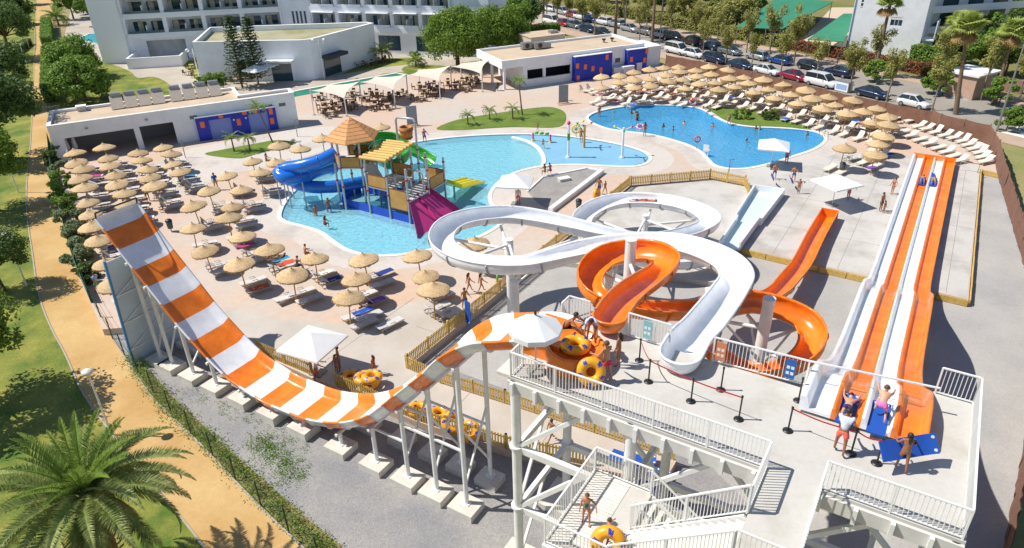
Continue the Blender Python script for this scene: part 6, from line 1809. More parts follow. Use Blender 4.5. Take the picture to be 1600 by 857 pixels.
for i, (px, py, k, s_, lab) in enumerate(((1152, 186, 1, 0.6, 'small bright shrub on the grass island by the deep pool, left one'), (1163, 186, 1, 0.62, 'small bright shrub on the grass island by the deep pool, middle one'), (1196, 187, 2, 0.6, 'small dark shrub on the grass island by the deep pool'), (1206, 188, 1, 0.65, 'small green shrub on the right of the grass island'), (1366, 129, 1, 1.5, 'round green bush at the foot of the tall palm on the far kerb'), (1378, 130, 1, 1.4, 'green bush on the kerb island right of the tall palm'), (1458, 148, 1, 1.5, 'green bush on the kerb island beside the parking bay'), (1472, 150, 1, 1.4, 'green bush, right one on the kerb island by the bay'), (1560, 165, 1, 1.7, 'round bright bush right of the parking sign'), (1572, 203, 1, 1.2, 'round bush at the foot of the tall lamp post'), (1590, 204, 1, 1.3, 'round bush at the right edge beside the lamp post'), (650, 100, 1, 1.0, 'green bush below the umbrella pine on the lawn'), (335, 143, 1, 1.3, 'low hedge bush behind the solar collectors'), (320, 146, 1, 1.2, 'bush behind the service building roof, left of the conifers'), (350, 140, 1, 1.2, 'bush at the foot of the tall conifers'))):
    build(shr[k], 'bush', lab, 'shrub', G(px, py, 0 if py > 175 and px < 1300 else ZG), RT.uniform(0, 6), group='small bushes', sc=s_)
def hedge(label, a, b, w, h, lm=LF_HEDGE, dens=55, size=0.24):
    a, b = Vector(a), Vector(b); d = b - a; ln = d.length; dn = d / ln; sd = Vector((dn.y, -dn.x, 0))
    t = thing('hedge', label, 'hedge', (a + b) / 2); r = random.Random(int(ln * 100)); mb = MB(); core = MB()
    core.bar(a + Vector((0, 0, h * 0.46)), b + Vector((0, 0, h * 0.46)), w * 0.8, h * 0.9)
    for _ in range(int(ln * (w + 2 * h) * dens)):
        f = r.random(); q = r.random() * (w + 2 * h)
        wob = 0.08 * math.sin(f * ln * 1.3)
        if q < h: p = a + d * f + sd * (w / 2 + wob) + Vector((0, 0, q)); n_ = sd
        elif q < h + w: p = a + d * f + sd * (w / 2 - (q - h)) + Vector((0, 0, h + wob)); n_ = Vector((0, 0, 1))
        else: p = a + d * f - sd * (w / 2 + wob) + Vector((0, 0, q - h - w)); n_ = -sd
        leaf(mb, p + Vector((r.uniform(-.12, .12), r.uniform(-.12, .12), r.uniform(-.1, .1))), n_ * 0.8 + Vector((r.uniform(-1, 1), r.uniform(-1, 1), r.uniform(-.5, 1))) * 0.7, size * r.uniform(0.7, 1.3), r, 0.7)
    for _ in range(int(w * h * dens * 2)):
        e = a if r.random() < 0.5 else b
        leaf(mb, e + sd * r.uniform(-w / 2, w / 2) + Vector((0, 0, r.uniform(0, h))), (e - (a + b) / 2) + Vector((r.uniform(-1, 1), r.uniform(-1, 1), r.uniform(-1, 1))), size, r, 0.7)
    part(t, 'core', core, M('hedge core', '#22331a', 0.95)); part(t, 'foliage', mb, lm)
hedge('tall clipped hedge beside the sandy path, nearer stretch', G(81, 160, ZG), G(79, 93, ZG), 1.6, 2.3)
hedge('tall clipped hedge beside the sandy path, farther stretch', G(77, 78, ZG), G(76, 44, ZG), 1.7, 2.4)
hedge('clipped hedge behind the pool bar by the parked cars', G(805, 62, ZG), G(872, 55, ZG), 2.0, 2.3)
hedge('low dark hedge along the lawn edge at top left', G(0, 108, ZG), G(45, 70, ZG), 1.4, 1.2, LF_DARK)
hedge('long boundary hedge behind the far pavement, left of the carports', (*rd(38, 17.2), ZG), (*rd(100, 17.2), ZG), 1.8, 2.0, LF_PLANE, 30, 0.34)
hedge('boundary hedge behind the far pavement, below the carports', (*rd(10, 17.4), ZG), (*rd(36, 17.4), ZG), 1.5, 1.6, LF_RED, 30, 0.3)
hedge('hedge at the foot of the tall white building', G(1424, 96, ZG), G(1500, 110, ZG), 2.2, 2.6, LF_BUSH, 40, 0.3)
# green masses beyond the road, each tree its own
gt = [round_tree(61, 3.0, 2.6, 3.2, 30, 200, 0.42, LF_PLANE, 0.2), round_tree(62, 3.2, 3.0, 3.8, 32, 200, 0.42, LF_BUSH, 0.2), round_tree(63, 3.0, 2.8, 3.4, 30, 200, 0.4, LF_DARK, 0.2)]
GTL = [(1500, 105, 2), (1530, 118, 1), (1570, 118, 2), (1545, 75, 1), (1590, 85, 2), (1500, 60, 2), (1535, 40, 1), (1580, 40, 1), (1605, 120, 1), (1470, 70, 2), (1150, 48, 0), (1125, 52, 0), (1098, 42, 0), (1070, 38, 0), (1035, 28, 1), (1005, 20, 0), (970, 14, 1), (1130, 20, 1), (1090, 15, 2), (1045, 6, 1), (1000, 0, 2), (940, 4, 1), (1180, 30, 2), (1170, 8, 1), (810, 60, 1), (790, 45, 1), (800, 20, 2), (822, 45, 2), (115, 30, 1), (140, 22, 2), (150, 40, 1), (100, 8, 1), (135, 5, 2), (45, 8, 2), (30, 40, 2), (760, 20, 1), (780, 8, 2)]
cnt = {}
for i, (px, py, k) in enumerate(GTL):
    zone = 'behind the palms at the right edge' if px > 1440 else ('beyond the far pavement' if px > 840 else ('behind the pool bar pine' if px > 700 else 'by the small hotel pool'))
    cnt[zone] = cnt.get(zone, 0) + 1
    kk = ('olive-green', 'leafy green', 'dark green')[k]
    build(gt[k], 'garden_tree', f'{kk} garden tree {zone}, {ORD[min(18, cnt[zone])]} of them', 'tree', G(px, py, ZG), RT.uniform(0, 6), group='garden trees ' + zone, sc=RT.uniform(0.85, 1.2))
# ---- tiered conifers
def norfolk(seed, h):
    r = random.Random(seed); tr = MB(); cr = MB()
    tr.cyl((0, 0, 0), (0, 0, h), 0.16, 0.03, n=8)
    z = 1.2
    while z < h - 0.1:
        f = 1 - (z - 1.0) / (h - 0.6); L_ = 0.3 + 2.0 * f ** 0.8
        nb = 6
        for k in range(nb):
            a = 2 * math.pi * k / nb + r.uniform(-.3, .3) + z
            q = Vector((math.cos(a) * L_, math.sin(a) * L_, z + 0.12 * L_))
            tr.cyl((0, 0, z), q, 0.02, 0.008, n=4, caps=False)
            for j in range(16):
                g = 0.12 + 0.88 * (j / 15); p = Vector((0, 0, z)).lerp(q, g) + Vector((r.uniform(-.13, .13), r.uniform(-.13, .13), r.uniform(-.05, .12)))
                leaf(cr, p, Vector((r.uniform(-.6, .6), r.uniform(-.6, .6), 1)), 0.42, r, 0.5)
                leaf(cr, p, Vector((r.uniform(-1, 1), r.uniform(-1, 1), 0.3)), 0.26, r, 0.5)
        z += 0.36 + 0.10 * f
    return [('trunk', tr.mesh('nf_trunk%d' % seed, BARKD)), ('crown', cr.mesh('nf_crown%d' % seed, LF_NORF))]
build(norfolk(1, 10.6), 'norfolk_pine', 'tall tiered conifer before the annex, left one of the pair', 'tree', G(379, 137, ZG), 0)
build(norfolk(2, 10.3), 'norfolk_pine', 'tall tiered conifer before the annex, right one of the pair', 'tree', G(404, 133, ZG), 1)
# ---- palms
def frond_mesh(name, L_, arch, nleaf, ll, lm, droop=0.0, vee=0.5, width=0.04):
    """feather frond along +x that first rises then arches over"""
    r = random.Random(hash(name) % 1000 if False else len(name) * 7 + int(L_ * 10))
    mb = MB(); pts = []
    n = 14
    p = Vector((0, 0, 0)); ang = 0.0
    for i in range(n + 1):
        pts.append(p.copy()); ang -= arch / n * (0.5 + 1.0 * i / n)
        p = p + Vector((math.cos(ang), 0, math.sin(ang))) * (L_ / n)
    mb.tube(pts, 0, 4, rs=[width * (1 - 0.85 * i / n) for i in range(n + 1)])
    for i in range(nleaf):
        f = 0.12 + 0.88 * i / nleaf; k = min(n - 1, int(f * n)); q = pts[k].lerp(pts[k + 1], f * n - k)
        d = (pts[k + 1] - pts[k]).normalized(); up = Vector((-d.z, 0, d.x))
        s_ = ll * math.sin(math.pi * min(1, 0.16 + 0.84 * f) ** 0.8) ** 0.7 * r.uniform(0.85, 1.1)
        for sg in (-1, 1):
            side = Vector((0, sg, 0)) * math.cos(vee) + up * math.sin(vee)
            t = (side * 0.85 + d * r.uniform(0.4, 0.75) + up * r.uniform(-.12, .12) + Vector((0, 0, -droop))).normalized()
            tip = q + t * s_ + Vector((0, 0, -droop * s_ * 0.4)); w = d * (0.013 + 0.006 * L_ / 4)
            mid_ = q.lerp(tip, 0.5) + up * 0.03
            mb.add([q - w, q + w, mid_ + w, tip, mid_ - w], [(0, 1, 2, 3, 4)])
    return mb.mesh(name, lm)
FR_Y = frond_mesh('frond_young', 3.3, 0.7, 74, 0.48, LF_PALMY, vee=0.7)
FR_M = frond_mesh('frond_mid', 4.2, 1.35, 92, 0.56, LF_PALM, vee=0.5)
FR_O = frond_mesh('frond_old', 4.4, 1.9, 92, 0.56, LF_PALM, droop=0.25, vee=0.3)
FR_D = frond_mesh('frond_dry', 2.8, 1.4, 56, 0.45, LF_DEAD, droop=0.5, vee=0.0)
def put_frond(t, me, yaw, pitch, z, roll=0.0, sc=1.0, off=0.15, loc=None):
    o = ob('frond', me, t)
    o.rotation_mode = 'XYZ'
    o.rotation_euler = (Matrix.Rotation(yaw, 3, 'Z') @ Matrix.Rotation(-pitch, 3, 'Y') @ Matrix.Rotation(roll, 3, 'X')).to_euler()
    o.location = (loc or Vector((0, 0, 0))) + Vector((math.cos(yaw) * off, math.sin(yaw) * off, z)); o.scale = (sc, sc, sc)
pc = G(132, 772, 5.2)
t = thing('date_palm', 'large feathery date palm in the bottom left corner', 'palm', (pc.x, pc.y, ZG))
ht = pc.z - ZG
mb = MB(); mb.lathe([(0.42, -0.05), (0.36, 0.6), (0.33, 1.5), (0.36, ht * 0.6), (0.52, ht * 0.8), (0.62, ht * 0.92), (0.40, ht), (0.05, ht + 0.3)], 14); lpart(t, 'trunk', mb.mesh('date_trunk', PALMB))
r = random.Random(3)
stub = MB()
for k in range(120):
    a = k * 2.4; z = ht * (0.45 + 0.5 * (k / 120)); rr = 0.38 + 0.22 * (z / ht)
    d = Vector((math.cos(a), math.sin(a), 0.9)); p = Vector((math.cos(a) * rr, math.sin(a) * rr, z)); stub.bar(p, p + d * 0.22, 0.10, 0.05)
lpart(t, 'leaf_bases', stub.mesh('leaf_bases', PALMB), kind='stuff')
for k in range(22): put_frond(t, FR_Y, k * 2.4, rad(r.uniform(52, 80)), ht + 0.1, r.uniform(-.3, .3), r.uniform(0.85, 1.05))
for k in range(34): put_frond(t, FR_M, k * 2.4 + 0.7, rad(r.uniform(22, 50)), ht, r.uniform(-.35, .35), r.uniform(0.9, 1.08))
for k in range(26): put_frond(t, FR_O, k * 2.4 + 0.3, rad(r.uniform(-5, 22)), ht - 0.1, r.uniform(-.4, .4), r.uniform(0.85, 1.05), 0.3)
for k in range(16): put_frond(t, FR_D, k * 2.4 + 0.9, rad(r.uniform(-45, -15)), ht - 0.4, r.uniform(-.4, .4), r.uniform(0.7, 1.0), 0.4)
SFR = [frond_mesh('small_frond_up', 1.2, 1.0, 20, 0.34, LF_PALMY, vee=0.5, width=0.02), frond_mesh('small_frond_down', 1.3, 1.9, 20, 0.34, LF_PALM, vee=0.3, width=0.02)]
def small_palm(label, base, top, nf=14, sc=1.0, tr=0.09):
    t = thing('small_palm', label, 'palm', base, group='small palms'); d = Vector(top) - Vector(base)
    mb = MB(); pts = [Vector((0, 0, 0)), d * 0.35 + Vector((0, 0, 0.05)), d * 0.7 + Vector((0, 0, 0.05)), d]; mb.tube(pts, 0, 8, rs=[tr * 1.4, tr, tr * 0.95, tr]); lpart(t, 'trunk', mb.mesh('small_palm_trunk', PALMB))
    for k in range(nf): put_frond(t, SFR[k % 2], k * 2.4, rad(RT.uniform(15, 75) if k % 2 == 0 else RT.uniform(-5, 30)), 0, RT.uniform(-.3, .3), sc * RT.uniform(0.85, 1.1), 0.05, loc=d)
def up(px, py, h, dx=0, dy=0, z=0.05):
    b = G(px, py, z); return b, b + Vector((dx, dy, h))
small_palm('short palm on the left lawn island, left of the pair', *up(366, 237, 1.6)); small_palm('short palm on the left lawn island, right of the pair', *up(391, 236, 1.5))
small_palm('tall leaning palm tied with stays on the left lawn island', *up(426, 223, 4.2, -1.1, 0.3), 16, 1.15, 0.08)
small_palm('short palm at the left tip of the central lawn island', *up(731, 195, 1.1)); small_palm('short palm in the middle of the central lawn island', *up(765, 187, 1.1)); small_palm('short palm of the central lawn island nearest the tall one', *up(801, 186, 1.3))
small_palm('tall drooping palm on the central lawn island', *up(816, 180, 4.3, -0.4, 0.3), 16, 1.1, 0.09)
small_palm('stocky palm in front of the hotel annex corner', *up(598, 96, 1.6, z=ZG), 22, 2.0, 0.15); small_palm('stocky palm on the hotel lawn below the pine', *up(650, 105, 1.0, z=ZG), 22, 1.7, 0.15)
small_palm('spreading palm by the path at top left beside the hedge', *up(92, 40, 2.0, z=ZG), 26, 2.8, 0.2)
def fan_leaf():
    mb = MB(); mb.bar((0, 0, 0), (0.75, 0, 0), 0.04, 0.02)
    for k in range(15):
        a = rad(-105 + 15 * k); L_ = 0.62 + 0.18 * math.cos(a * 0.8); c = Vector((0.72, 0, 0)); d = Vector((math.cos(a), math.sin(a), 0)); s_ = Vector((-d.y, d.x, 0)) * 0.075
        m1 = c + d * L_ * 0.6 + Vector((0, 0, 0.03)); m2 = c + d * L_ + Vector((0, 0, -0.16))
        mb.add([c, m1 - s_, m2, m1 + s_], [(0, 1, 2, 3)])
    return mb
FL = fan_leaf().mesh('fan_leaf', LF_FAN); FLD = fan_leaf().mesh('fan_leaf_dry', LF_DEAD)
def fan_palm(label, base, h, sc=1.3, lean=(0, 0), crown=True):
    t = thing('fan_palm', label, 'palm', base, group='tall fan palms'); top = Vector((lean[0], lean[1], h))
    mb = MB(); mb.tube([Vector((0, 0, 0)), top * 0.3, top * 0.65, top], 0, 10, rs=[0.34, 0.25, 0.21, 0.20]); lpart(t, 'trunk', mb.mesh('fan_trunk', PALMB))
    for k in range(42):
        o = ob('fan_leaf', FL if k < 34 else FLD, t); pitch = rad(RT.uniform(-10, 70) if k < 34 else RT.uniform(-65, -35))
        o.rotation_euler = (Matrix.Rotation(k * 2.4, 3, 'Z') @ Matrix.Rotation(-pitch, 3, 'Y') @ Matrix.Rotation(RT.uniform(-.5, .5), 3, 'X')).to_euler(); o.location = top; s_ = sc * RT.uniform(0.85, 1.15); o.scale = (s_, s_, s_)
fan_palm('tall fan palm on the kerb before the white building', G(1365, 123, ZG), 10.3, 1.3)
fan_palm('tall fan palm left of the two crossing ones beside the hedge', G(1476, 135, ZG), 8.5, 1.4)
fan_palm('tall fan palm whose trunk passes the brown fence corner', G(1493, 179, ZG), 10.3, 1.5, (-1.2, 0.5))
fan_palm('tall fan palm near the lamp post at the right edge', G(1553, 162, ZG), 8.8, 1.4, (0, 0.5))
fan_palm('fan palm at the far right beyond the lamp post', G(1600, 175, ZG), 9.5, 1.4)
fan_palm('tall palm with dark trunk rising past the bar roof, right one', G(1018, 76, ZG), 12.0, 1.4); fan_palm('tall palm with dark trunk rising beside the bar roof', G(961, 60, ZG), 12.0, 1.4); fan_palm('tall palm with dark trunk at the far left of the road', G(849, 36, ZG), 12.0, 1.4)
fan_palm('thin tall palm by the small hotel pool at top left', G(162, 64, ZG), 13.0, 1.2); fan_palm('thin palm at the top left corner near the path', G(46, 32, ZG), 11.0, 1.2)
# ---- weeds along the wire fence and on the gravel
r = random.Random(8)
def weeds(label, px_pts, n, spread, hgt, size, lm):
    mb = MB(); pts = spline([G(x, y, ZG) for x, y in px_pts], 0.3)
    for _ in range(n):
        c = pts[r.randrange(len(pts))] + Vector((r.gauss(0, spread), r.gauss(0, spread), 0)); h_ = hgt * r.uniform(0.3, 1.2)
        for k in range(7):
            p = c + Vector((r.uniform(-.2, .2), r.uniform(-.2, .2), r.uniform(0.02, h_))); leaf(mb, p, Vector((r.uniform(-1, 1), r.uniform(-1, 1), r.uniform(0, 1))), size * r.uniform(0.6, 1.3), r, 0.45)
    tag(ob('weeds', mb.mesh('weeds', lm)), label, 'weeds', kind='stuff')
weeds('green weeds growing along the wire fence', [(205, 560), (240, 610), (290, 662), (350, 715), (430, 792), (520, 872)], 1000, 0.30, 0.7, 0.13, LF_WEED)
weeds('patch of green weeds on the grey gravel', [(400, 690), (425, 705), (445, 725), (460, 745)], 420, 0.42, 0.12, 0.09, LF_HEDGE)
weeds('sparse green weeds below the striped slide footings', [(300, 610), (330, 625), (455, 690), (470, 705)], 110, 0.35, 0.10, 0.09, LF_WEED)
# ================================================================== cars
TYRE = M('tyre rubber', (0.02, 0.02, 0.02), 0.8); RIM = M('wheel rim', '#a9acb0', 0.3, metal=0.7); CGLASS = M('car glass', (0.02, 0.03, 0.035), 0.05, spec=0.9)
LAMPW = M('headlight glass', '#dfe6ea', 0.1); LAMPR = M('tail light', '#a01818', 0.2); PLATE = M('number plate', '#d9d9d2', 0.5)
CARP = M('car paint base', '#888888', 0.25, coat=0.8)
def paint(name, c, metal=0.2):
    return M('car paint ' + name, c, 0.28, coat=0.8, metal=metal)
def car_parts(kind):
    # stations: x, half width, z under, z shoulder, z top of the lower body
    if kind == 'hatch':
        st = [(-2.0, .74, .34, .62, .80), (-1.85, .84, .26, .74, .95), (-1.2, .87, .22, .80, .98), (0.4, .87, .22, .80, .96), (0.95, .86, .22, .78, .92), (1.7, .82, .24, .70, .80), (1.98, .74, .30, .56, .66)]
        gh = [(-1.92, .68, .96), (-1.55, .60, 1.42), (-0.2, .61, 1.50), (0.25, .60, 1.46), (1.05, .70, .93)]; Lw = (-1.25, 1.25)
    elif kind == 'sedan':
        st = [(-2.2, .74, .36, .66, .84), (-2.05, .84, .28, .74, .94), (-1.3, .88, .22, .80, .96), (0.5, .88, .22, .80, .95), (1.1, .87, .22, .77, .90), (1.9, .83, .24, .68, .78), (2.2, .74, .30, .56, .66)]
        gh = [(-1.75, .68, .95), (-1.05, .59, 1.38), (-0.3, .60, 1.43), (0.25, .59, 1.40), (1.15, .70, .92)]; Lw = (-1.35, 1.38)
    elif kind == 'suv':
        st = [(-2.15, .80, .40, .74, 1.0), (-2.05, .88, .32, .88, 1.10), (-1.3, .91, .28, .92, 1.12), (0.5, .91, .28, .92, 1.10), (1.0, .90, .28, .90, 1.05), (1.9, .87, .30, .82, .96), (2.15, .78, .36, .66, .80)]
        gh = [(-2.05, .74, 1.10), (-1.75, .66, 1.58), (-0.3, .68, 1.66), (0.3, .66, 1.62), (1.1, .76, 1.07)]; Lw = (-1.3, 1.35)
    else:
        st = [(-2.4, .84, .36, .84, 1.05), (-2.35, .92, .30, .95, 1.15), (-1.3, .94, .26, .98, 1.16), (0.9, .94, .26, .98, 1.14), (1.4, .93, .26, .94, 1.06), (2.1, .88, .28, .82, .94), (2.38, .80, .34, .64, .78)]
        gh = [(-2.34, .84, 1.15), (-2.25, .78, 1.82), (-0.2, .80, 1.88), (0.7, .78, 1.82), (1.55, .82, 1.06)]; Lw = (-1.5, 1.5)
    b = MB(); rows = []
    for x, w, zu, zs, zt in st:
        rows.append([(x, -w * .9, zu), (x, -w, zu + .12), (x, -w, zs), (x, -w * .88, zt), (x, 0, zt + .03), (x, w * .88, zt), (x, w, zs), (x, w, zu + .12), (x, w * .9, zu)])
    b.grid(rows, closed=True); b.add(rows[0], [tuple(range(9))]); b.add(rows[-1], [tuple(reversed(range(9)))])
    out = []
    subs = []
    for sx, me in ((st[0][0], LAMPR), (st[-1][0], LAMPW)):
        for sy in (-1, 1):
            m = MB(); s_ = 1 if sx > 0 else -1
            m.box((sx - s_ * 0.03, sy * 0.58, 0.68 if kind != 'van' else 0.78), (0.10, 0.28, 0.13)); subs.append(('headlight' if sx > 0 else 'tail_light', m.mesh('lamp', me)))
        m = MB(); m.box((sx + s_ * 0.005, 0, 0.46), (0.03, 0.5, 0.11)); subs.append(('number_plate', m.mesh('plate', PLATE)))
    out.append(('body', b.mesh('car_body_' + kind, CARP), subs))
    g = MB(); rows = [[(x, -w, z), (x, -w * .6, z + .02), (x, w * .6, z + .02), (x, w, z)] for x, w, z in gh]
    sill = [(gh[0][0], st[2][4] - .02), (gh[-1][0], st[4][4] - .02)]
    low = [[(x, -w2, zl), (x, w2, zl)] for x, w2, zl in ((gh[0][0], gh[0][1] + .02, st[2][4] - .05), (gh[-1][0], gh[-1][1] + .02, st[4][4] - .05))]
    g.grid(rows)
    # sides down to the shoulder line
    for sg, k in ((-1, 0), (1, 3)):
        top = [r_[k] for r_ in rows]; bot = [(x, sg * (0.86 if kind != 'van' else 0.92) * 0.90, st[2][4] - 0.04) for x, _, _ in gh]
        g.grid([top, bot] if sg > 0 else [bot, top], smooth=False)
    out.append(('windows', g.mesh('car_glass_' + kind, CGLASS)))
    r = MB(); rows = [[(x, -w * 1.0, z + .012), (x, -w * .55, z + .045), (x, w * .55, z + .045), (x, w * 1.0, z + .012)] for x, w, z in gh[1:4]]
    r.grid(rows); r.grid([[(x, y, z - .03) for x, y, z in q] for q in rows], flip=True); out.append(('roof', r.mesh('car_roof_' + kind, CARP)))
    for sg in (-1, 1):
        for (a, c) in ((gh[0], gh[1]), (gh[4], gh[3])):
            m = MB(); m.bar((a[0], sg * (a[1] + .03), a[2] - .03), (c[0], sg * (c[1] + .01), c[2] + .015), 0.09, 0.06); out.append(('pillar', m.mesh('car_pillar', CARP)))
        m = MB(); xm = -0.35; m.bar((xm, sg * .80, st[3][4] - .04), (xm, sg * gh[2][1], gh[2][2]), 0.08, 0.05); out.append(('pillar', m.mesh('car_pillar', CARP)))
        m = MB(); m.box((0.72, sg * (st[3][1] + .06), st[3][4] + .02), (0.12, 0.16, 0.11)); out.append(('mirror', m.mesh('car_mirror', CARP)))
        for x in Lw:
            m = MB(); m.cyl((x, sg * (st[3][1] - .16), .31), (x, sg * (st[3][1] + .03), .31), .31, n=16); m2 = MB(); m2.cyl((x, sg * (st[3][1] + .031), .31), (x, sg * (st[3][1] + .045), .31), .19, n=12)
            out.append(('wheel', m.mesh('tyre', TYRE), [('rim', m2.mesh('rim', RIM))]))
    return out
CARS = {k: car_parts(k) for k in ('hatch', 'sedan', 'suv', 'van')}
PC = {'white': '#d9dadb', 'silver': '#a9adb0', 'grey': '#6f7478', 'black': '#15171a', 'navy': '#1a2a4a', 'blue': '#1d4a8f', 'red': '#a51d24', 'crimson': '#96203a', 'brown': '#3a2a26', 'taupe': '#8a8078', 'dark blue': '#16304a'}
dird = (rd(10, 0) - rd(0, 0)).normalized(); HEAD = math.atan2(dird.y, dird.x)
upper = [(832, 9, 'white', 'hatch'), (845, 12.5, 'white', 'hatch'), (860, 18, 'white', 'hatch'), (880, 23, 'silver', 'suv'), (894, 27, 'red', 'hatch'), (909, 31, 'white', 'suv'), (925, 35, 'blue', 'hatch'), (943, 39, 'white', 'suv'), (963, 43, 'silver', 'suv'), (984, 49, 'silver', 'sedan'), (1007, 54, 'taupe', 'suv'), (1029, 59, 'silver', 'suv'), (1052, 64, 'black', 'suv'), (1080, 70, 'brown', 'suv'), (1110, 77, 'dark blue', 'hatch'), (1140, 85, 'grey', 'sedan'), (1182, 93, 'silver', 'hatch'), (1218, 100, 'blue', 'hatch'), (1265, 109, 'black', 'hatch'), (1310, 119, 'navy', 'suv')]
lower = [(863, 38, 'white', 'van'), (880, 41, 'red', 'hatch'), (898, 44, 'grey', 'hatch'), (918, 50, 'dark blue', 'sedan'), (940, 55, 'black', 'sedan'), (1058, 84, 'white', 'van'), (1085, 90, 'white', 'hatch'), (1117, 98, 'navy', 'suv'), (1157, 107, 'dark blue', 'sedan'), (1198, 116, 'white', 'sedan'), (1240, 125, 'crimson', 'sedan'), (1283, 135, 'white', 'van'), (1361, 152, 'navy', 'sedan'), (1427, 167, 'white', 'hatch')]
kindw = {'hatch': 'hatchback', 'sedan': 'saloon car', 'suv': 'off-road car', 'van': 'van'}
for lst, ph, flip in ((upper, 'on the far kerb', 0), (lower, 'along the brown fence side', 1)):
    n_ = len(lst)
    for i, (px, py, c, k) in enumerate(lst):
        pm = paint(c, PC[c], 0.0 if c == 'white' else 0.35)
        build(CARS[k], 'parked_car', f'{c} {kindw[k]} parked {ph}, {ORD[n_ - i] if n_ - i < 19 else ("nineteenth", "last")[n_ - i - 19]} from the right', 'car', G(px, py, ZG + 0.004), HEAD + (math.pi if flip or i % 3 == 0 else 0) + random.Random(i).uniform(-.02, .02), group='cars parked ' + ph, over={'body': pm, 'roof': pm, 'pillar': pm, 'mirror': pm})
# ================================================================== people
SKIN = [M('skin a', '#b9805c', 0.55, var=0.05), M('skin b', '#9a6544', 0.55, var=0.05), M('skin c', '#c9997a', 0.55, var=0.05)]
HAIRS = {'dark': M('dark hair', (0.025, 0.017, 0.012), 0.6), 'brown': M('brown hair', '#5a3b24', 0.6), 'grey': M('grey hair', '#8f8a84', 0.7)}
def fk(lean=0, legs=((0, 0, .06), (0, 0, .06)), arms=((5, .15, 15), (5, .15, 15)), head=0, prone=None):
    """joint positions of a figure 1.7 m tall facing +x; angles in degrees"""
    s = math.sin; c = math.cos; r = rad
    J = {'pelvis': Vector((0, 0, 0))}
    sp = Vector((s(r(lean)), 0, c(r(lean))))
    J['spine'] = sp * 0.20; J['chest'] = sp * 0.40; J['neck'] = sp * 0.52
    hd = Vector((s(r(lean * 0.6 + head)), 0, c(r(lean * 0.6 + head))))
    J['head'] = J['neck'] + hd * 0.13; J['crown'] = J['neck'] + hd * 0.23
    for i, sg in enumerate((1, -1)):
        h, k, ab = legs[i]; a, aab, e = arms[i]
        J['hip%d' % i] = Vector((0, sg * 0.09, -0.04))
        td = Vector((s(r(h)), sg * ab, -c(r(h)))).normalized(); J['knee%d' % i] = J['hip%d' % i] + td * 0.41
        kd = Vector((s(r(h - k)), sg * ab * 0.3, -c(r(h - k)))).normalized(); J['ankle%d' % i] = J['knee%d' % i] + kd * 0.40
        fd = Vector((c(r(h - k)), 0, s(r(h - k)))); J['toe%d' % i] = J['ankle%d' % i] + fd * 0.15 + kd * 0.04
        J['sh%d' % i] = sp * 0.46 + Vector((0, sg * 0.175, 0))
        ad = Vector((s(r(a)), sg * aab, -c(r(a)))).normalized(); J['elbow%d' % i] = J['sh%d' % i] + ad * 0.28
        ed = Vector((s(r(a + e)), sg * aab * 0.5, -c(r(a + e)))).normalized(); J['wrist%d' % i] = J['elbow%d' % i] + ed * 0.25; J['hand%d' % i] = J['wrist%d' % i] + ed * 0.08
        J['_ed%d' % i] = ed
    if prone is not None:
        q = Matrix.Rotation(rad(prone), 3, 'Y')
        for k_ in J: J[k_] = q @ J[k_]
    z = min(v.z for k_, v in J.items() if not k_.startswith('_')) - (0.05 if prone is None else 0.09)
    for k_ in J:
        if not k_.startswith('_'): J[k_] = J[k_] - Vector((0, 0, z))
    return J
RADI = {'pelvis': .125, 'spine': .105, 'chest': .13, 'neck': .052, 'head': .092, 'crown': .07, 'hip': .092, 'knee': .055, 'ankle': .037, 'toe': .032, 'sh': .062, 'elbow': .042, 'wrist': .03, 'hand': .036}
EDG = [('pelvis', 'spine'), ('spine', 'chest'), ('chest', 'neck'), ('neck', 'head'), ('head', 'crown')] + [e for i in '01' for e in (('pelvis', 'hip' + i), ('hip' + i, 'knee' + i), ('knee' + i, 'ankle' + i), ('ankle' + i, 'toe' + i), ('chest', 'sh' + i), ('sh' + i, 'elbow' + i), ('elbow' + i, 'wrist' + i), ('wrist' + i, 'hand' + i))]
_jobs = []
def skin_job(key, J, edges, grow=0.0, over=None, root='pelvis'):
    names = []
    for a, b in edges:
        for x in (a, b):
            if x not in names: names.append(x)
    me = bpy.data.meshes.new('tmp_skin'); me.from_pydata([J[n_] for n_ in names], [(names.index(a), names.index(b)) for a, b in edges], [])
    o = bpy.data.objects.new('tmp_skin', me); COL.objects.link(o)
    md = o.modifiers.new('s', 'SKIN'); sd = o.modifiers.new('d', 'SUBSURF'); sd.levels = 1; sd.render_levels = 1
    sv = me.skin_vertices[0].data
    for i, n_ in enumerate(names):
        rr = (over or {}).get(n_, RADI[n_.rstrip('01')]) + grow
        sv[i].radius = (rr, rr); sv[i].use_root = (n_ == root)
    _jobs.append((key, o))
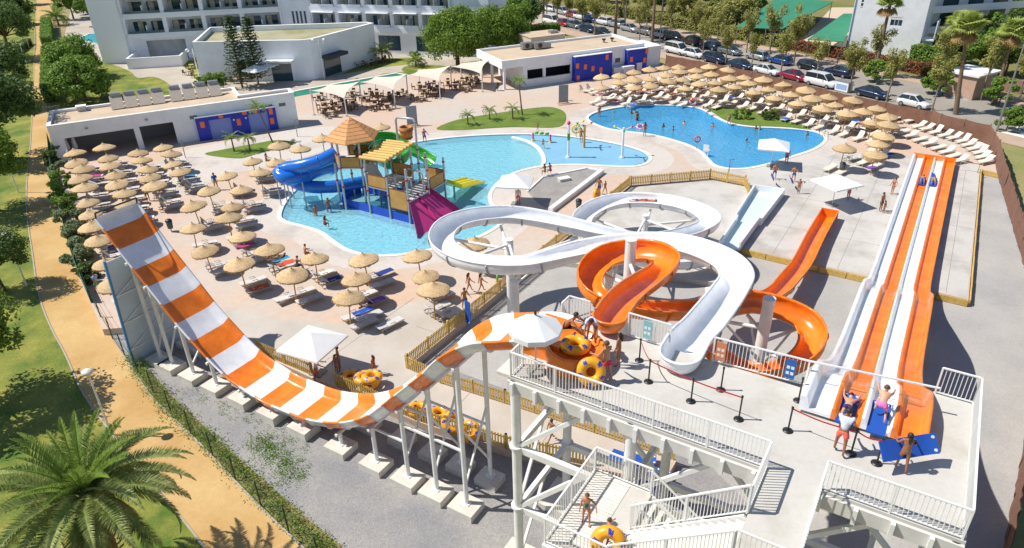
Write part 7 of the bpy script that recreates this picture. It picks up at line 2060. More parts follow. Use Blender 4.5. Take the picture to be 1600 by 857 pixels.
POSES = {
    'stand': fk(), 'walk': fk(4, ((24, 8, .05), (-18, 14, .05)), ((-22, .12, 12), (26, .12, 25))),
    'akimbo': fk(0, ((4, 0, .12), (-4, 0, .12)), ((-15, .75, 60), (8, .2, 15))),
    'carry': fk(5, ((10, 6, .08), (-8, 6, .08)), ((25, .35, 60), (20, .4, 60))),
    'reach': fk(18, ((12, 10, .1), (-10, 6, .1)), ((55, .15, 10), (45, .2, 15))),
    'bend': fk(68, ((28, 22, .1), (12, 10, .1)), ((25, .15, 10), (15, .15, 10)), head=10),
    'lean': fk(40, ((20, 15, .12), (-15, 5, .1)), ((70, .1, 5), (60, .2, 5))),
    'sit': fk(12, ((82, 78, .1), (80, 74, .12)), ((30, .2, 40), (35, .2, 40))),
    'sitg': fk(20, ((95, 110, .15), (98, 115, .15)), ((40, .2, 30), (35, .2, 30))),
    'prone': fk(0, ((0, 2, .12), (0, 4, .12)), ((165, .3, 20), (165, .3, 20)), head=-25, prone=90),
    'back': fk(0, ((6, 12, .1), (12, 25, .12)), ((-8, .3, 20), (-10, .35, 20)), head=20, prone=-90),
    'crouch': fk(55, ((88, 120, .22), (30, 105, .2)), ((70, .25, 20), (65, .25, 20)), head=-10),
    'run': fk(12, ((38, 25, .05), (-28, 50, .05)), ((-35, .2, 60), (45, .2, 70))),
}
for k, J in POSES.items():
    skin_job((k, 'body'), J, EDG)
    skin_job((k, 'shorts'), J, [('spine', 'pelvis')] + [('pelvis', 'hip0'), ('hip0', 'th0'), ('pelvis', 'hip1'), ('hip1', 'th1')] if False else [('pelvis', 'hip0'), ('hip0', 'knee0'), ('pelvis', 'hip1'), ('hip1', 'knee1')], 0.02) if False else None
    J2 = dict(J)
    for i in '01': J2['knee' + i] = J['hip' + i].lerp(J['knee' + i], 0.62)
    J2['spine'] = J['pelvis'].lerp(J['spine'], 0.35)
    skin_job((k, 'shorts'), J2, [('spine', 'pelvis'), ('pelvis', 'hip0'), ('hip0', 'knee0'), ('pelvis', 'hip1'), ('hip1', 'knee1')], 0.018, {'knee0': .085, 'knee1': .085, 'spine': .118})
    J3 = dict(J)
    for i in '01': J3['elbow' + i] = J['sh' + i].lerp(J['elbow' + i], 0.6)
    J3['neck'] = J['chest'].lerp(J['neck'], 0.6)
    skin_job((k, 'shirt'), J3, [('pelvis', 'spine'), ('spine', 'chest'), ('chest', 'neck'), ('chest', 'sh0'), ('sh0', 'elbow0'), ('chest', 'sh1'), ('sh1', 'elbow1')], 0.022, {'neck': .07, 'elbow0': .055, 'elbow1': .055})
    J4 = dict(J); J4['hip0'] = J['pelvis'].lerp(J['hip0'], 0.7); J4['hip1'] = J['pelvis'].lerp(J['hip1'], 0.7); J4['chest'] = J['spine'].lerp(J['chest'], 0.8)
    skin_job((k, 'swimsuit'), J4, [('pelvis', 'spine'), ('spine', 'chest'), ('pelvis', 'hip0'), ('pelvis', 'hip1')], 0.014)
    J5 = dict(J); J5['spine'] = J['pelvis'].lerp(J['spine'], 0.25)
    J5['hip0'] = J['pelvis'].lerp(J['hip0'], 0.8); J5['hip1'] = J['pelvis'].lerp(J['hip1'], 0.8)
    skin_job((k, 'trunks'), J5, [('spine', 'pelvis'), ('pelvis', 'hip0'), ('pelvis', 'hip1')], 0.014)
bpy.context.view_layer.update()
_dg = bpy.context.evaluated_depsgraph_get()
PM = {}
for key, o in _jobs:
    ev = o.evaluated_get(_dg); me = bpy.data.meshes.new_from_object(ev)
    PM[key] = me
for key, o in _jobs:
    m_ = o.data; bpy.data.objects.remove(o); bpy.data.meshes.remove(m_)
def finish(key, me, mat):
    J = POSES[key[0]]
    mb = MB(); mb.v = [tuple(v.co) for v in me.vertices]; mb.f = [tuple(p.vertices) for p in me.polygons]; mb.mi = [0] * len(mb.f); mb.sm = [True] * len(mb.f)
    if key[1] == 'body':
        for i, sg in enumerate((1, -1)):
            ed = J['_ed%d' % i]; h = J['hand%d' % i]; sd = ed.cross(Vector((0, sg, 0.2))).normalized()
            for q in range(4):
                b = h + sd * (0.027 - 0.018 * q); L_ = (0.07, 0.08, 0.075, 0.06)[q]
                m_ = b + ed * L_ * 0.6; mb.tube([b, m_, m_ + (ed * 0.7 + Vector((0, -sg * 0.7, 0))) * L_ * 0.4], 0.009, 5)
            th = h - ed * 0.03 + sd * 0.03; mb.tube([th, th + (sd + ed) * 0.03, th + (sd * 0.6 + ed) * 0.055], 0.010, 5)
        hd = (J['crown'] - J['neck']).normalized(); fw = Vector((0, 1, 0)).cross(hd).normalized()
        nose = J['head'] + fw * 0.092; mb.cyl(nose + hd * 0.02, nose + fw * 0.022 - hd * 0.012, 0.010, 0.014, n=5)
        for sg in (1, -1): mb.box(J['head'] + Vector((0, sg * 0.093, 0)), (0.035, 0.02, 0.05))
    return mb.mesh('person_%s_%s' % key, mat)
PMM = {k: finish(k, me, SKIN[0]) for k, me in PM.items()}
HAIRM = {}
EYEM = {}
EYE = M('eye dark', (0.02, 0.015, 0.012), 0.4)
for k, J in POSES.items():
    hd = (J['crown'] - J['neck']).normalized(); fw = Vector((0, 1, 0)).cross(hd).normalized(); sd = hd.cross(fw)
    for long_ in (0, 1):
        rows = []
        for a in range(7):
            el = rad(-10 + 100 * a / 6) if not long_ else rad(-35 + 125 * a / 6); row_ = []
            for b in range(12):
                az = 2 * math.pi * b / 12; frn = math.cos(az); e2 = max(el, rad(28)) if frn > 0.35 else el
                rr = 0.108 + 0.004 * math.sin(b * 5 + a); row_.append(J['head'] + hd * 0.025 + (fw * math.cos(az) + sd * math.sin(az)) * (rr * math.cos(e2)) - fw * 0.008 + hd * (rr * 1.12 * math.sin(e2)))
            rows.append(row_)
        mb = MB(); mb.grid(rows, closed=True)
        if long_: mb.tube([J['head'] - fw * 0.10, J['neck'] - fw * 0.12, J['neck'] - fw * 0.13 - hd * 0.14], 0, 8, rs=[0.07, 0.06, 0.025])
        HAIRM[(k, long_)] = mb.mesh('hair_%s%d' % (k, long_), HAIRS['dark'])
    mb = MB()
    for sg in (1, -1): mb.box(J['head'] + fw * 0.088 + sd * (sg * 0.034) + hd * 0.015, (0.012, 0.02, 0.012))
    EYEM[k] = mb.mesh('eyes_' + k, EYE)
CL = {}
def cloth(c):
    if c not in CL: CL[c] = M('cloth ' + c, c, 0.85, var=0.12, vs=14)
    return CL[c]
def setmat(o, m):
    o.material_slots[0].link = 'OBJECT'; o.material_slots[0].material = m
def person(label, p, yaw, pose='stand', h=1.7, sk=0, hair='dark', long_=0, wear=(), z=None):
    """wear: list of (garment, colour)"""
    sc = h / 1.7
    o = ob('person', PMM[(pose, 'body')], None, Vector(p), rad(yaw), sc=sc); tag(o, label, 'person', 'people in the park'); setmat(o, SKIN[sk])
    q = ob('hair', HAIRM[(pose, long_)], o); setmat(q, HAIRS[hair])
    ob('eyes', EYEM[pose], o)
    for g, c in wear:
        q = ob(g, PMM[(pose, g)], o); setmat(q, cloth(c))
    return o
P_ = person
# --- on the tower
P_('man in dark shorts leaning over the orange launch basin', L(-10.6, 20.5, ZP), -35, 'lean', 1.75, 1, 'dark', 0, [('shorts', '#1d2030')])
P_('attendant in printed white shirt and coral shorts bending over the ring', L(-9.55, 20.55, ZP + 0.62), -100, 'bend', 1.65, 1, 'dark', 0, [('shirt', '#c9cfe6'), ('shorts', '#e8604e')])
P_('man in red shorts seen from behind holding a yellow ring', L(-8.25, 19.15, ZP), 130, 'carry', 1.72, 0, 'brown', 0, [('shorts', '#d3264d')])
P_('girl in patterned bikini standing beyond the man with red shorts', L(-8.25, 20.2, ZP), 150, 'stand', 1.5, 1, 'dark', 1, [('trunks', '#b9b3d2')])
P_('attendant in white shirt and coral shorts behind the racer ribbon', L(-0.35, 19.45, ZP), 60, 'reach', 1.68, 1, 'dark', 0, [('shirt', '#d3d6de'), ('shorts', '#f06a58')])
P_('girl with long hair carrying a big blue mat on the tower', L(1.4, 19.6, ZP), 75, 'carry', 1.45, 1, 'dark', 1, [('trunks', '#c4b2c9')])
P_('boy in dark patterned shorts lying on a mat on the orange lane', L(-0.45, 21.35, 10.33), 58, 'prone', 1.45, 2, 'dark', 0, [('shorts', '#3a2f5a')])
P_('boy in pink shorts crouching on a mat on the white lane', L(0.5, 21.4, 10.33), 58, 'crouch', 1.5, 2, 'brown', 0, [('shorts', '#d877b5')])
P_('girl in green swimsuit standing on the slatted stair landing', L(-6.95, 15.1, LZ), -110, 'akimbo', 1.35, 0, 'brown', 1, [('swimsuit', '#1e6b62')])
P_('child inside a yellow ring at the foot of the upper stairs', L(-5.95, 14.6, LZ), 20, 'carry', 1.25, 0, 'brown', 0, [('shorts', '#3a4f8a')])
# --- ground near the tower
P_('boy in green shorts walking on the ring walkway under the tower', G(861, 690, 0), 35, 'walk', 1.5, 1, 'dark', 0, [('shorts', '#12806a')])
P_('lifeguard in white top and coral shorts at the square parasol', G(496, 596, 0), 20, 'reach', 1.68, 1, 'dark', 0, [('shirt', '#c9b9bd'), ('shorts', '#e4606a')])
P_('man in grey shorts standing under the square parasol', G(532, 580, 0), 200, 'akimbo', 1.8, 1, 'dark', 0, [('shorts', '#7d6472')])
P_('boy in pale shorts in front of the man under the parasol', G(527, 583, 0), 230, 'stand', 1.35, 1, 'dark', 0, [('shorts', '#a58aa0')])
P_('girl in red swimsuit behind the stacked yellow rings', G(586, 586, 0), 160, 'stand', 1.45, 1, 'brown', 1, [('swimsuit', '#c5304a')])
P_('man carrying an upright blue mat beside the picket fence', G(727, 484, 0), -70, 'carry', 1.75, 0, 'dark', 0, [('shorts', '#6d6a58')])
P_('woman in dark bikini walking by the flume column, left of two', G(733, 458, 0), 20, 'walk', 1.65, 0, 'dark', 1, [('trunks', '#3b4038'), ])
P_('woman in pale swimsuit walking by the flume column, right of two', G(752, 458, 0), 20, 'walk', 1.65, 0, 'dark', 1, [('swimsuit', '#9a7fa5')])
P_('child in bright green shirt behind the flume column', G(778, 450, 0), 180, 'stand', 1.3, 0, 'brown', 0, [('shirt', '#4fd23a'), ('shorts', '#3aa52c')])
P_('man in blue shirt and sand shorts standing among straw parasols', G(339, 297, 0), -70, 'stand', 1.78, 1, 'dark', 0, [('shirt', '#1f57b5'), ('shorts', '#b79a63')])
P_('person in tan wrap standing above the striped slide end', G(232, 314, 0), -60, 'stand', 1.65, 1, 'brown', 1, [('swimsuit', '#8a6a3f')])
P_('man in pale shirt and green shorts beside the path shrubs', G(156, 458, 0), -20, 'walk', 1.75, 1, 'dark', 0, [('shirt', '#9fb4d6'), ('shorts', '#2fae5a')])
P_('child with red cap standing in the play pool', G(495, 344, -0.5), -100, 'stand', 1.5, 1, 'brown', 0, [('trunks', '#7a3038')])
P_('man with arms raised standing in the play pool', G(516, 338, -0.5), -60, 'akimbo', 1.8, 1, 'brown', 0, [('shorts', '#2f5a96')])
P_('bather sitting at the near edge of the play pool', G(508, 358, 0), 60, 'sitg', 1.6, 1, 'dark', 1, [('swimsuit', '#a34f5a')])
P_('person in pink top and blue shorts at the far pool edge', G(664, 224, 0), -60, 'akimbo', 1.7, 0, 'dark', 0, [('shirt', '#c96a86'), ('shorts', '#23509f')])
P_('lifeguard in coral shorts under the parasol by the gravel triangle', G(810, 321, 0), -80, 'stand', 1.72, 1, 'dark', 0, [('shirt', '#c7b3b3'), ('shorts', '#e8506a')])
P_('bather sitting on the gravel triangle kerb, left one', G(852, 275, 0.1), 120, 'sitg', 1.65, 1, 'brown', 1, [('swimsuit', '#a8895a')])
P_('bather sitting on the gravel triangle kerb, right one', G(860, 273, 0.1), 110, 'sitg', 1.6, 1, 'dark', 0, [('shorts', '#8f3f4f')])
P_('man in blue shorts holding a yellow ring beside the low white wall', G(936, 305, 0), -120, 'walk', 1.8, 1, 'dark', 0, [('shorts', '#1e3f8f')])
P_('child walking beside the man with the ring', G(945, 304, 0), -60, 'walk', 1.35, 0, 'dark', 0, [('trunks', '#b98b7a')])
P_('boy carrying a blue mat on his back, left of two', G(1209, 280, 0), -100, 'carry', 1.6, 0, 'brown', 0, [('shorts', '#28518f')])
P_('boy carrying a blue mat on his back, right of two', G(1239, 284, 0), -110, 'carry', 1.6, 0, 'dark', 0, [('shorts', '#28518f')])
P_('girl in pink swimsuit walking on the slab below the mat carriers', G(1247, 303, 0), -90, 'stand', 1.45, 0, 'brown', 1, [('swimsuit', '#d0577f')])
P_('lifeguard in red standing under the deep pool parasol', G(1228, 257, 0), -90, 'stand', 1.72, 1, 'dark', 0, [('shirt', '#b85a68'), ('shorts', '#c93f56')])
P_('lifeguard in white top and pink shorts beside the slab parasol', G(1324, 313, 0), 30, 'reach', 1.72, 1, 'dark', 0, [('shirt', '#d6d2dd'), ('shorts', '#e46a86')])
P_('woman in teal swimsuit at the left edge of the racer run-out', G(1393, 304, 0), 190, 'akimbo', 1.68, 0, 'brown', 1, [('swimsuit', '#2a6d80')])
P_('man in dark shorts standing left of the racer with a child', G(1375, 330, 0), -60, 'stand', 1.75, 1, 'dark', 0, [('shorts', '#3a3d46')])
P_('child beside the man left of the racer', G(1380, 333, 0), -60, 'stand', 1.15, 1, 'dark', 0, [('trunks', '#4a4a55')])
P_('rider in swim shorts sliding on a blue mat on the orange lane', L(-0.4, 73.2, 0.55), 58, 'prone', 1.7, 0, 'dark', 0, [('shorts', '#2f66b5')])
P_('rider in teal shorts sliding on a blue mat on the white lane', L(0.5, 73.4, 0.55), 58, 'prone', 1.7, 0, 'brown', 0, [('shorts', '#2f9f9a')])
P_('rider lying back in the small ring of the white flume, front one', G(1012, 316, 2.6), 175, 'back', 1.6, 0, 'dark', 0, [('shorts', '#a33f3a')])
P_('rider lying back in the small ring of the white flume, behind', G(998, 316, 2.5), 185, 'back', 1.6, 0, 'dark', 0, [('shorts', '#2b3f86')])
P_('child in yellow shirt running with a red float above the deep pool', G(1079, 163, 0), 190, 'run', 1.45, 0, 'dark', 0, [('shirt', '#e2c425'), ('shorts', '#2a2f3a')])
P_('child in turquoise swimsuit standing at the shallow deep-pool end', G(936, 185, -0.3), -80, 'stand', 1.6, 0, 'dark', 0, [('swimsuit', '#1f8f8a'), ])
P_('adult standing in the deep pool beside the pink ring', G(995, 196, -0.7), -60, 'stand', 1.75, 1, 'dark', 0, [('shorts', '#33405a')])
P_('woman standing at the near edge of the deep pool', G(1007, 213, 0), 100, 'stand', 1.65, 1, 'dark', 1, [('trunks', '#5f3f3a')])
P_('bather sitting on the grass island edge of the deep pool', G(1139, 194, 0.05), -110, 'sitg', 1.65, 0, 'dark', 1, [('swimsuit', '#c06a7a')])
P_('bather sitting at the tip of the grass island', G(1109, 180, 0.05), 200, 'sit', 1.65, 1, 'dark', 0, [('shorts', '#4f6d8a')])
P_('child running in the shallow splash area', G(848, 232, -0.06), -60, 'run', 1.2, 0, 'dark', 0, [('trunks', '#3d6b8f')])
P_('woman in pink standing beside the water wheel', G(908, 223, -0.06), -80, 'stand', 1.65, 0, 'dark', 1, [('swimsuit', '#c96aa0'), ('trunks', '#4a2f6a')])
P_('toddler on the deck below the central lawn island', G(840, 205, 0), -80, 'stand', 1.0, 0, 'dark', 0, [('trunks', '#3a7fb5')])
P_('bather rinsing at the grey shower panel near the bar', G(883, 158, 0), 150, 'reach', 1.7, 1, 'dark', 0, [('shorts', '#2b2f4a')])
P_('child in red standing on the hut deck of the play castle', L(-44.6, 44.4, 4.0), -60, 'stand', 1.3, 1, 'dark', 0, [('shorts', '#d8503a')])
P_('child on the lower deck of the play castle', L(-39.6, 44.6, 2.0), -60, 'walk', 1.3, 1, 'dark', 0, [('trunks', '#2f3550')])
P_('person in blue walking on the far pavement', G(1307, 105, ZG + .13), 200, 'walk', 1.75, 1, 'dark', 0, [('shirt', '#2c3f7a'), ('shorts', '#2c3350')])
P_('waiter in purple shirt between terrace tables', G(671, 146, 0), -80, 'walk', 1.75, 1, 'dark', 0, [('shirt', '#7d78b5'), ('shorts', '#3a3f55')])
# swimmers, bodies mostly under water
for i, (px, py, c) in enumerate(((957, 186, '#9fb82a'), (986, 189, '#2a3f5a'), (991, 188, '#7a3f3a'), (1035, 210, '#2f4a6a'), (1051, 215, '#3a3f46'), (1067, 206, '#8f3a4a'), (1112, 210, '#3a5a4a'), (1179, 214, '#2f3a6a'), (1184, 215, '#6a2f4a'), (1165, 235, '#3a3a3a'), (1097, 183, '#a35a3a'), (1240, 207, '#2f2f3a'), (1259, 224, '#5a5a2a'))):
    where = ['in lime near the left end', 'left one of a pair by the left end', 'right one of a pair by the left end', 'near the front edge below the ring', 'near the front edge right of centre', 'in the middle left of the pool', 'in the middle right of the pool', 'left one of two in the centre right', 'right one of two in the centre right', 'near the front centre', 'by the tip of the grass island', 'near the back right end', 'beside the floating parasol shade'][i]
    P_(f'swimmer {where} of the deep pool', G(px, py + 3, -1.25), 40 * i, 'stand' if i % 2 else 'carry', 1.6, i % 3, ('dark', 'brown')[i % 2], i % 2, [('trunks' if i % 2 == 0 else 'swimsuit', c)])
# sunbathers on loungers
sb = [(466, 424, 40, 'sit', '#2a4fae', 'in blue on a lounger below the play pool'), (554, 482, 40, 'sit', '#8f3a4a', 'with a white hat beside the nearest straw parasol'), (433, 404, 220, 'back', '#3a2f2a', 'lying on the turquoise towel'), (251, 304, 10, 'sit', '#8a4a3a', 'sitting under the parasol above the striped slide end'), (243, 303, 10, 'sit', '#3a4a8a', 'in blue sitting above the striped slide end'), (478, 405, 40, 'sit', '#c9742f', 'in orange below the play pool edge'), (417, 258, 0, 'sit', '#2a3f7a', 'in navy seated left of the tube slide'), (988, 148, 218, 'back', '#a04a4a', 'lying at the front of the left parasol rows'), (970, 144, 218, 'sit', '#3a3a5a', 'seated at the front of the left parasol rows'), (1106, 145, 218, 'back', '#c9303a', 'in red lying below the first bar rows'), (1168, 155, 218, 'sit', '#7a5a4a', 'seated left of the island shrubs'), (1178, 156, 218, 'sit', '#b58a7a', 'seated beside another above the island shrubs'), (1220, 162, 218, 'back', '#2a3a5a', 'lying above the grass island'), (1270, 183, 218, 'sit', '#b03a6a', 'in pink seated near the pool ladder'), (1318, 189, 218, 'back', '#c9b52a', 'in yellow lying near the pool ladder'), (1374, 250, 20, 'back', '#7a2a3a', 'lying under the parasol above the racer'), (1405, 195, 200, 'back', '#2a2a3a', 'lying next to the open corner loungers')]
for px, py, yaw, ps_, c, w in sb:
    P_(f'sunbather {w}', G(px, py, 0.40 if ps_ == 'back' else 0.0), yaw, ps_, 1.65, 0, 'dark', int(px) % 2, [('swimsuit' if int(px) % 2 else 'shorts', c)])

# ================================================================== rings, mats, stanchions and other loose things
YRING = M('yellow vinyl', '#eda51c', 0.35, var=0.05, coat=0.2); BLUEV = M('blue vinyl', '#2340b5', 0.4)
def ring_parts():
    a = MB(); a.torus((0, 0, 0.24), 0.42, 0.23, 28, 12)
    out = [('tube', a.mesh('ring_tube', YRING))]
    r_ = random.Random(4)
    for k in range(5):
        t0 = k * 1.26 + r_.uniform(0, .3); rows = []
        for i in range(5):
            t = t0 + 0.085 * i; row_ = []
            for j in range(3):
                p = rad(40 + 26 * j + 12 * math.sin(i * 1.5)); row_.append(((0.42 + 0.236 * math.cos(p)) * math.cos(t), (0.42 + 0.236 * math.cos(p)) * math.sin(t), 0.24 + 0.236 * math.sin(p)))
            rows.append(row_)
        m = MB(); m.grid(rows, flip=True); out.append(('blue_patch', m.mesh('ring_patch', BLUEV)))
    for a0 in (0.6, 3.7):
        m = MB(); m.tube([((0.66) * math.cos(a0 - .15), 0.66 * math.sin(a0 - .15), 0.3), (0.72 * math.cos(a0), 0.72 * math.sin(a0), 0.33), (0.66 * math.cos(a0 + .15), 0.66 * math.sin(a0 + .15), 0.3)], 0.018, 5); out.append(('handle', m.mesh('ring_handle', BLUEV)))
    return out
RING = ring_parts()
def ring(label, p, rz=0.0, tilt=None, sc=1.0):
    t = build(RING, 'swim_ring', label, 'swim ring', p, rz, 'yellow swim rings', sc)
    if tilt: t.rotation_euler = tilt
ring('yellow ring lying left of the stack beside the striped slide', G(548, 594, 0.0), 0.3); ring('yellow ring at the bottom of the stack beside the striped slide', G(577, 603, 0.0), 1); ring('yellow ring in the left middle of the stack beside the striped slide', G(570, 596, 0.28), 2); ring('yellow ring on top of the stack beside the striped slide', G(582, 594, 0.5), 4)
ring('yellow ring alone on the walkway below the striped slide', G(654, 645, 0), 0.5); ring('yellow ring behind the slide posts, left of the upright one', G(686, 652, 0), 2); ring('upright yellow ring with blue print leaning among the slide posts', G(706, 660, 0.3), 0, (rad(50), 0, rad(20))); ring('yellow ring on the walkway nearest the tower column', G(738, 674, 0.25), 0, (rad(60), 0, rad(-30)))
ring('yellow ring in the orange launch basin', L(-9.75, 19.6, ZP + 0.6), 0.2, None, 0.9); ring('yellow ring held by the man in red shorts', L(-8.75, 18.85, ZP + 0.5), 0, (rad(60), rad(35), rad(-20)), 0.85); ring('yellow ring round the child on the stairs', L(-5.85, 14.45, LZ + 0.55), 0, (rad(70), 0, rad(-10)), 0.9)
ring('yellow ring held by the man beside the low white wall', G(929, 303, 0.55), 0, (rad(80), 0, rad(60)), 0.9)
MATB = M('blue foam mat', '#1c4fa8', 0.6, var=0.06, vs=3)
def mat_parts():
    a = MB(); rows = [[(x, y, 0.10 * max(0, (x - 0.45) / 0.35) ** 2 + 0.025) for y in (-0.28, 0, 0.28)] for x in (-0.85, -0.4, 0.0, 0.45, 0.62, 0.8)]
    a.grid(rows, flip=True); a.grid([[(x, y, z - 0.05) for x, y, z in r_] for r_ in rows])
    for e in (0, 2): a.grid([[r_[e] for r_ in rows], [(r_[e][0], r_[e][1], r_[e][2] - 0.05) for r_ in rows]], flip=(e == 2), smooth=False)
    for e in (0, -1): a.grid([rows[e], [(x, y, z - 0.05) for x, y, z in rows[e]]], flip=(e == 0), smooth=False)
    out = [('foam', a.mesh('mat_foam', MATB))]
    for y in (-0.18, 0.18):
        m = MB(); m.cyl((0.72, y, 0.085), (0.72, y, 0.11), 0.045, n=10); out.append(('grip', m.mesh('mat_grip', WHITE)))
    return out
MATP = mat_parts()
def mat(label, p, rot, sc=1.0):
    t = build(MATP, 'slide_mat', label, 'mat', p, 0, 'blue slide mats', sc); t.rotation_euler = tuple(rad(a) for a in rot)
mat('blue mat under the boy on the orange racer lane', L(-0.45, 21.5, 10.27), (0, 0, 58)); mat('blue mat under the boy crouching on the white racer lane', L(0.5, 21.5, 10.27), (0, 0, 58))
mat('blue mat carried by the long-haired girl on the tower', L(1.45, 19.9, ZP + 0.75), (50, 0, 10), 1.1); mat('blue mat held upright by the man near the picket fence', G(731, 488, 0.95), (80, 88, -60)); mat('blue mat on the back of the left boy on the slab', G(1207, 277, 0.9), (60, 30, 70)); mat('blue mat on the back of the right boy on the slab', G(1236, 281, 0.9), (60, 30, 60))
mat('blue mat under the rider on the orange racer run-out', L(-0.4, 73.2, 0.45), (0, 0, 58)); mat('blue mat under the rider on the white racer run-out', L(0.5, 73.4, 0.45), (0, 0, 58)); mat('blue mat trailing behind the white lane rider', L(0.35, 75.2, 0.42), (0, 0, 70))
for k in range(4):
    mat(f'blue mat in the low pile below the tower, {ORD[k + 1]} from the bottom', L(-9.6 + 0.15 * k, 25.8, 0.05 + 0.07 * k), (0, 0, -30 + 6 * k), 1.15)
for k in range(3):
    mat(f'blue mat lying at the stair foot column below the tower, {ORD[k + 1]} of three', L(-8.2 + 0.3 * k, 24.9, 0.04 + 0.07 * k), (0, 0, 40 + 10 * k), 1.1)
RIB = M('red ribbon', '#b52a35', 0.6)
stp = [((-7.7, 20.95), 'nearest the orange flume start'), ((-6.9, 19.9), 'left of the white flume basin'), ((-5.2, 19.6), 'before the white flume basin'), ((-4.5, 20.75), 'right of the white flume basin'), ((-3.5, 19.5), 'with a pale post in the middle of the deck'), ((-2.0, 21.5), 'by the railing left of the racer'), ((-1.95, 19.75), 'at the left end of the racer ribbon'), ((0.0, 19.65), 'beside the attendant at the racer'), ((0.75, 19.6), 'at the right end of the racer ribbon')]
for (u, v), w in stp:
    t = thing('rope_post', f'black rope barrier post {w}', 'barrier post', L(u, v, ZP), group='rope barrier posts')
    mb = MB(); mb.cyl((0, 0, 0.03), (0, 0, 0.98), 0.03, n=8); lpart(t, 'post', mb.mesh('rope_pole', BLACKM)); mb = MB(); mb.lathe([(0, 0.05), (0.08, 0.045), (0.17, 0.02), (0.175, 0.0)], 16); lpart(t, 'base', mb.mesh('rope_base', BLACKM)); mb = MB(); mb.cyl((0, 0, 0.93), (0, 0, 1.0), 0.042, n=8); lpart(t, 'head', mb.mesh('rope_head', BLACKM))
for a, b, w in ((0, 1, 'from the orange flume to the white flume'), (1, 4, 'across the middle of the tower deck'), (6, 7, 'before the left racer lanes'), (7, 8, 'before the right racer lanes')):
    p, q = L(*stp[a][0], ZP + 0.93), L(*stp[b][0], ZP + 0.93); mb = MB(); pts = [p.lerp(q, i / 8) - Vector((0, 0, 0.10 * math.sin(math.pi * i / 8))) for i in range(9)]
    for i in range(8): mb.bar(pts[i], pts[i + 1], 0.012, 0.05)
    single('rope_ribbon', mb, RIB, f'red ribbon of the rope barrier {w}', 'ribbon', 'red barrier ribbons')
for (u, v, c, w, nm) in ((-7.9, 22.17, '#8fc0c4', 'teal notice board on the railing beside the orange flume', '#dfeef0'), (-2.55, 22.32, '#1f5f9f', 'blue rounded notice board on the railing left of the racer', '#cfe0ef'), (-5.0, 22.15, '#cf8560', 'orange notice board on the railing right of the white flume', '#f0d8c8')):
    t = thing('notice_board', w, 'sign', L(u, v, ZP)); mb = MB(); lbox(mb, u - 0.18, u + 0.18, v - 0.04, v - 0.01, ZP + 0.25, ZP + 1.05); part(t, 'board', mb, M('board ' + c, c, 0.5))
    for k in range(4):
        mb = MB(); lbox(mb, u - 0.13 + 0.15 * (k % 2), u - 0.02 + 0.15 * (k % 2), v - 0.05, v - 0.04, ZP + 0.42 + 0.24 * (k // 2), ZP + 0.54 + 0.24 * (k // 2)); part(t, 'pictogram', mb, M('picto ' + nm, nm, 0.5))
# lamp posts
def lamp(label, base, h, head=0.26, r=0.045, globe=False):
    t = thing('lamp_post', label, 'lamp post', base, group='lamp posts'); mb = MB(); mb.cyl((0, 0, 0), (0, 0, h), r * 1.3, r, n=8); lpart(t, 'post', mb.mesh('lamp_pole', WSTEEL))
    if globe:
        for sg in (-1, 1):
            mb = MB(); mb.lathe([(0, 0.28), (0.2, 0.2), (0.28, 0), (0.2, -0.2), (0, -0.28)], 12, (sg * 0.85, 0, h - 0.2)); lpart(t, 'globe', mb.mesh('lamp_globe', WHITE)); mb = MB(); mb.tube([(0, 0, h - 0.6), (sg * 0.5, 0, h - 0.75), (sg * 0.85, 0, h - 0.5)], 0.035, 6); lpart(t, 'arm', mb.mesh('lamp_arm', WSTEEL))
    else:
        mb = MB(); mb.lathe([(0.0, 0.0), (0.07, 0.0), (head * 0.6, 0.30), (head, 0.36), (head, 0.44), (0, 0.50)], 14, (0, 0, h)); lpart(t, 'head', mb.mesh('lamp_head', M('lamp head', '#d9d5c9', 0.5)))
lamp('white lamp post on the lawn, farthest along the path', G(46, 76, ZG), 4.0); lamp('white lamp post on the lawn, second farthest along the path', G(45, 110, ZG), 4.0); lamp('white lamp post on the lawn beside the dark tree', G(44, 140, ZG), 3.6); lamp('white lamp post at the left edge under the large dark tree', G(29, 301, ZG), 4.0); lamp('white lamp post at the left edge with its shadow on the path', G(42, 447, ZG), 4.1)
lamp('lamp post beside the big palm with pale disc head', Vector((*G(139, 588, 3.6).xy, ZG)), 4.0, 0.30)
lamp('tall white double-globe lamp on the hotel lawn', G(312, 127, ZG), 5.0, globe=True, r=0.07); lamp('tall white double-globe lamp before the annex wall', G(507, 124, ZG), 6.2, globe=True, r=0.07)
def street_lamp(label, base, h):
    t = thing('street_lamp', label, 'street lamp', base); mb = MB(); mb.cyl((0, 0, 0), (0, 0, h), 0.13, 0.08, n=10); lpart(t, 'post', mb.mesh('street_pole', GREYM)); mb = MB(); mb.bar((0, 0, h), (0.5, 0.8, h + 0.1), 0.1, 0.08); lpart(t, 'arm', mb.mesh('street_arm', GREYM)); mb = MB(); mb.box((0.65, 1.0, h + 0.12), (0.4, 0.6, 0.14)); lpart(t, 'head', mb.mesh('street_head', BLACKM))
street_lamp('tall grey street lamp at the right edge by the crossing', G(1557, 206, ZG), 9.6); street_lamp('tall grey street lamp behind the right end of the bar', G(1030, 76, ZG), 9.5); street_lamp('pale street lamp among the far trees left of the black car', G(977, 38, ZG), 9.0)
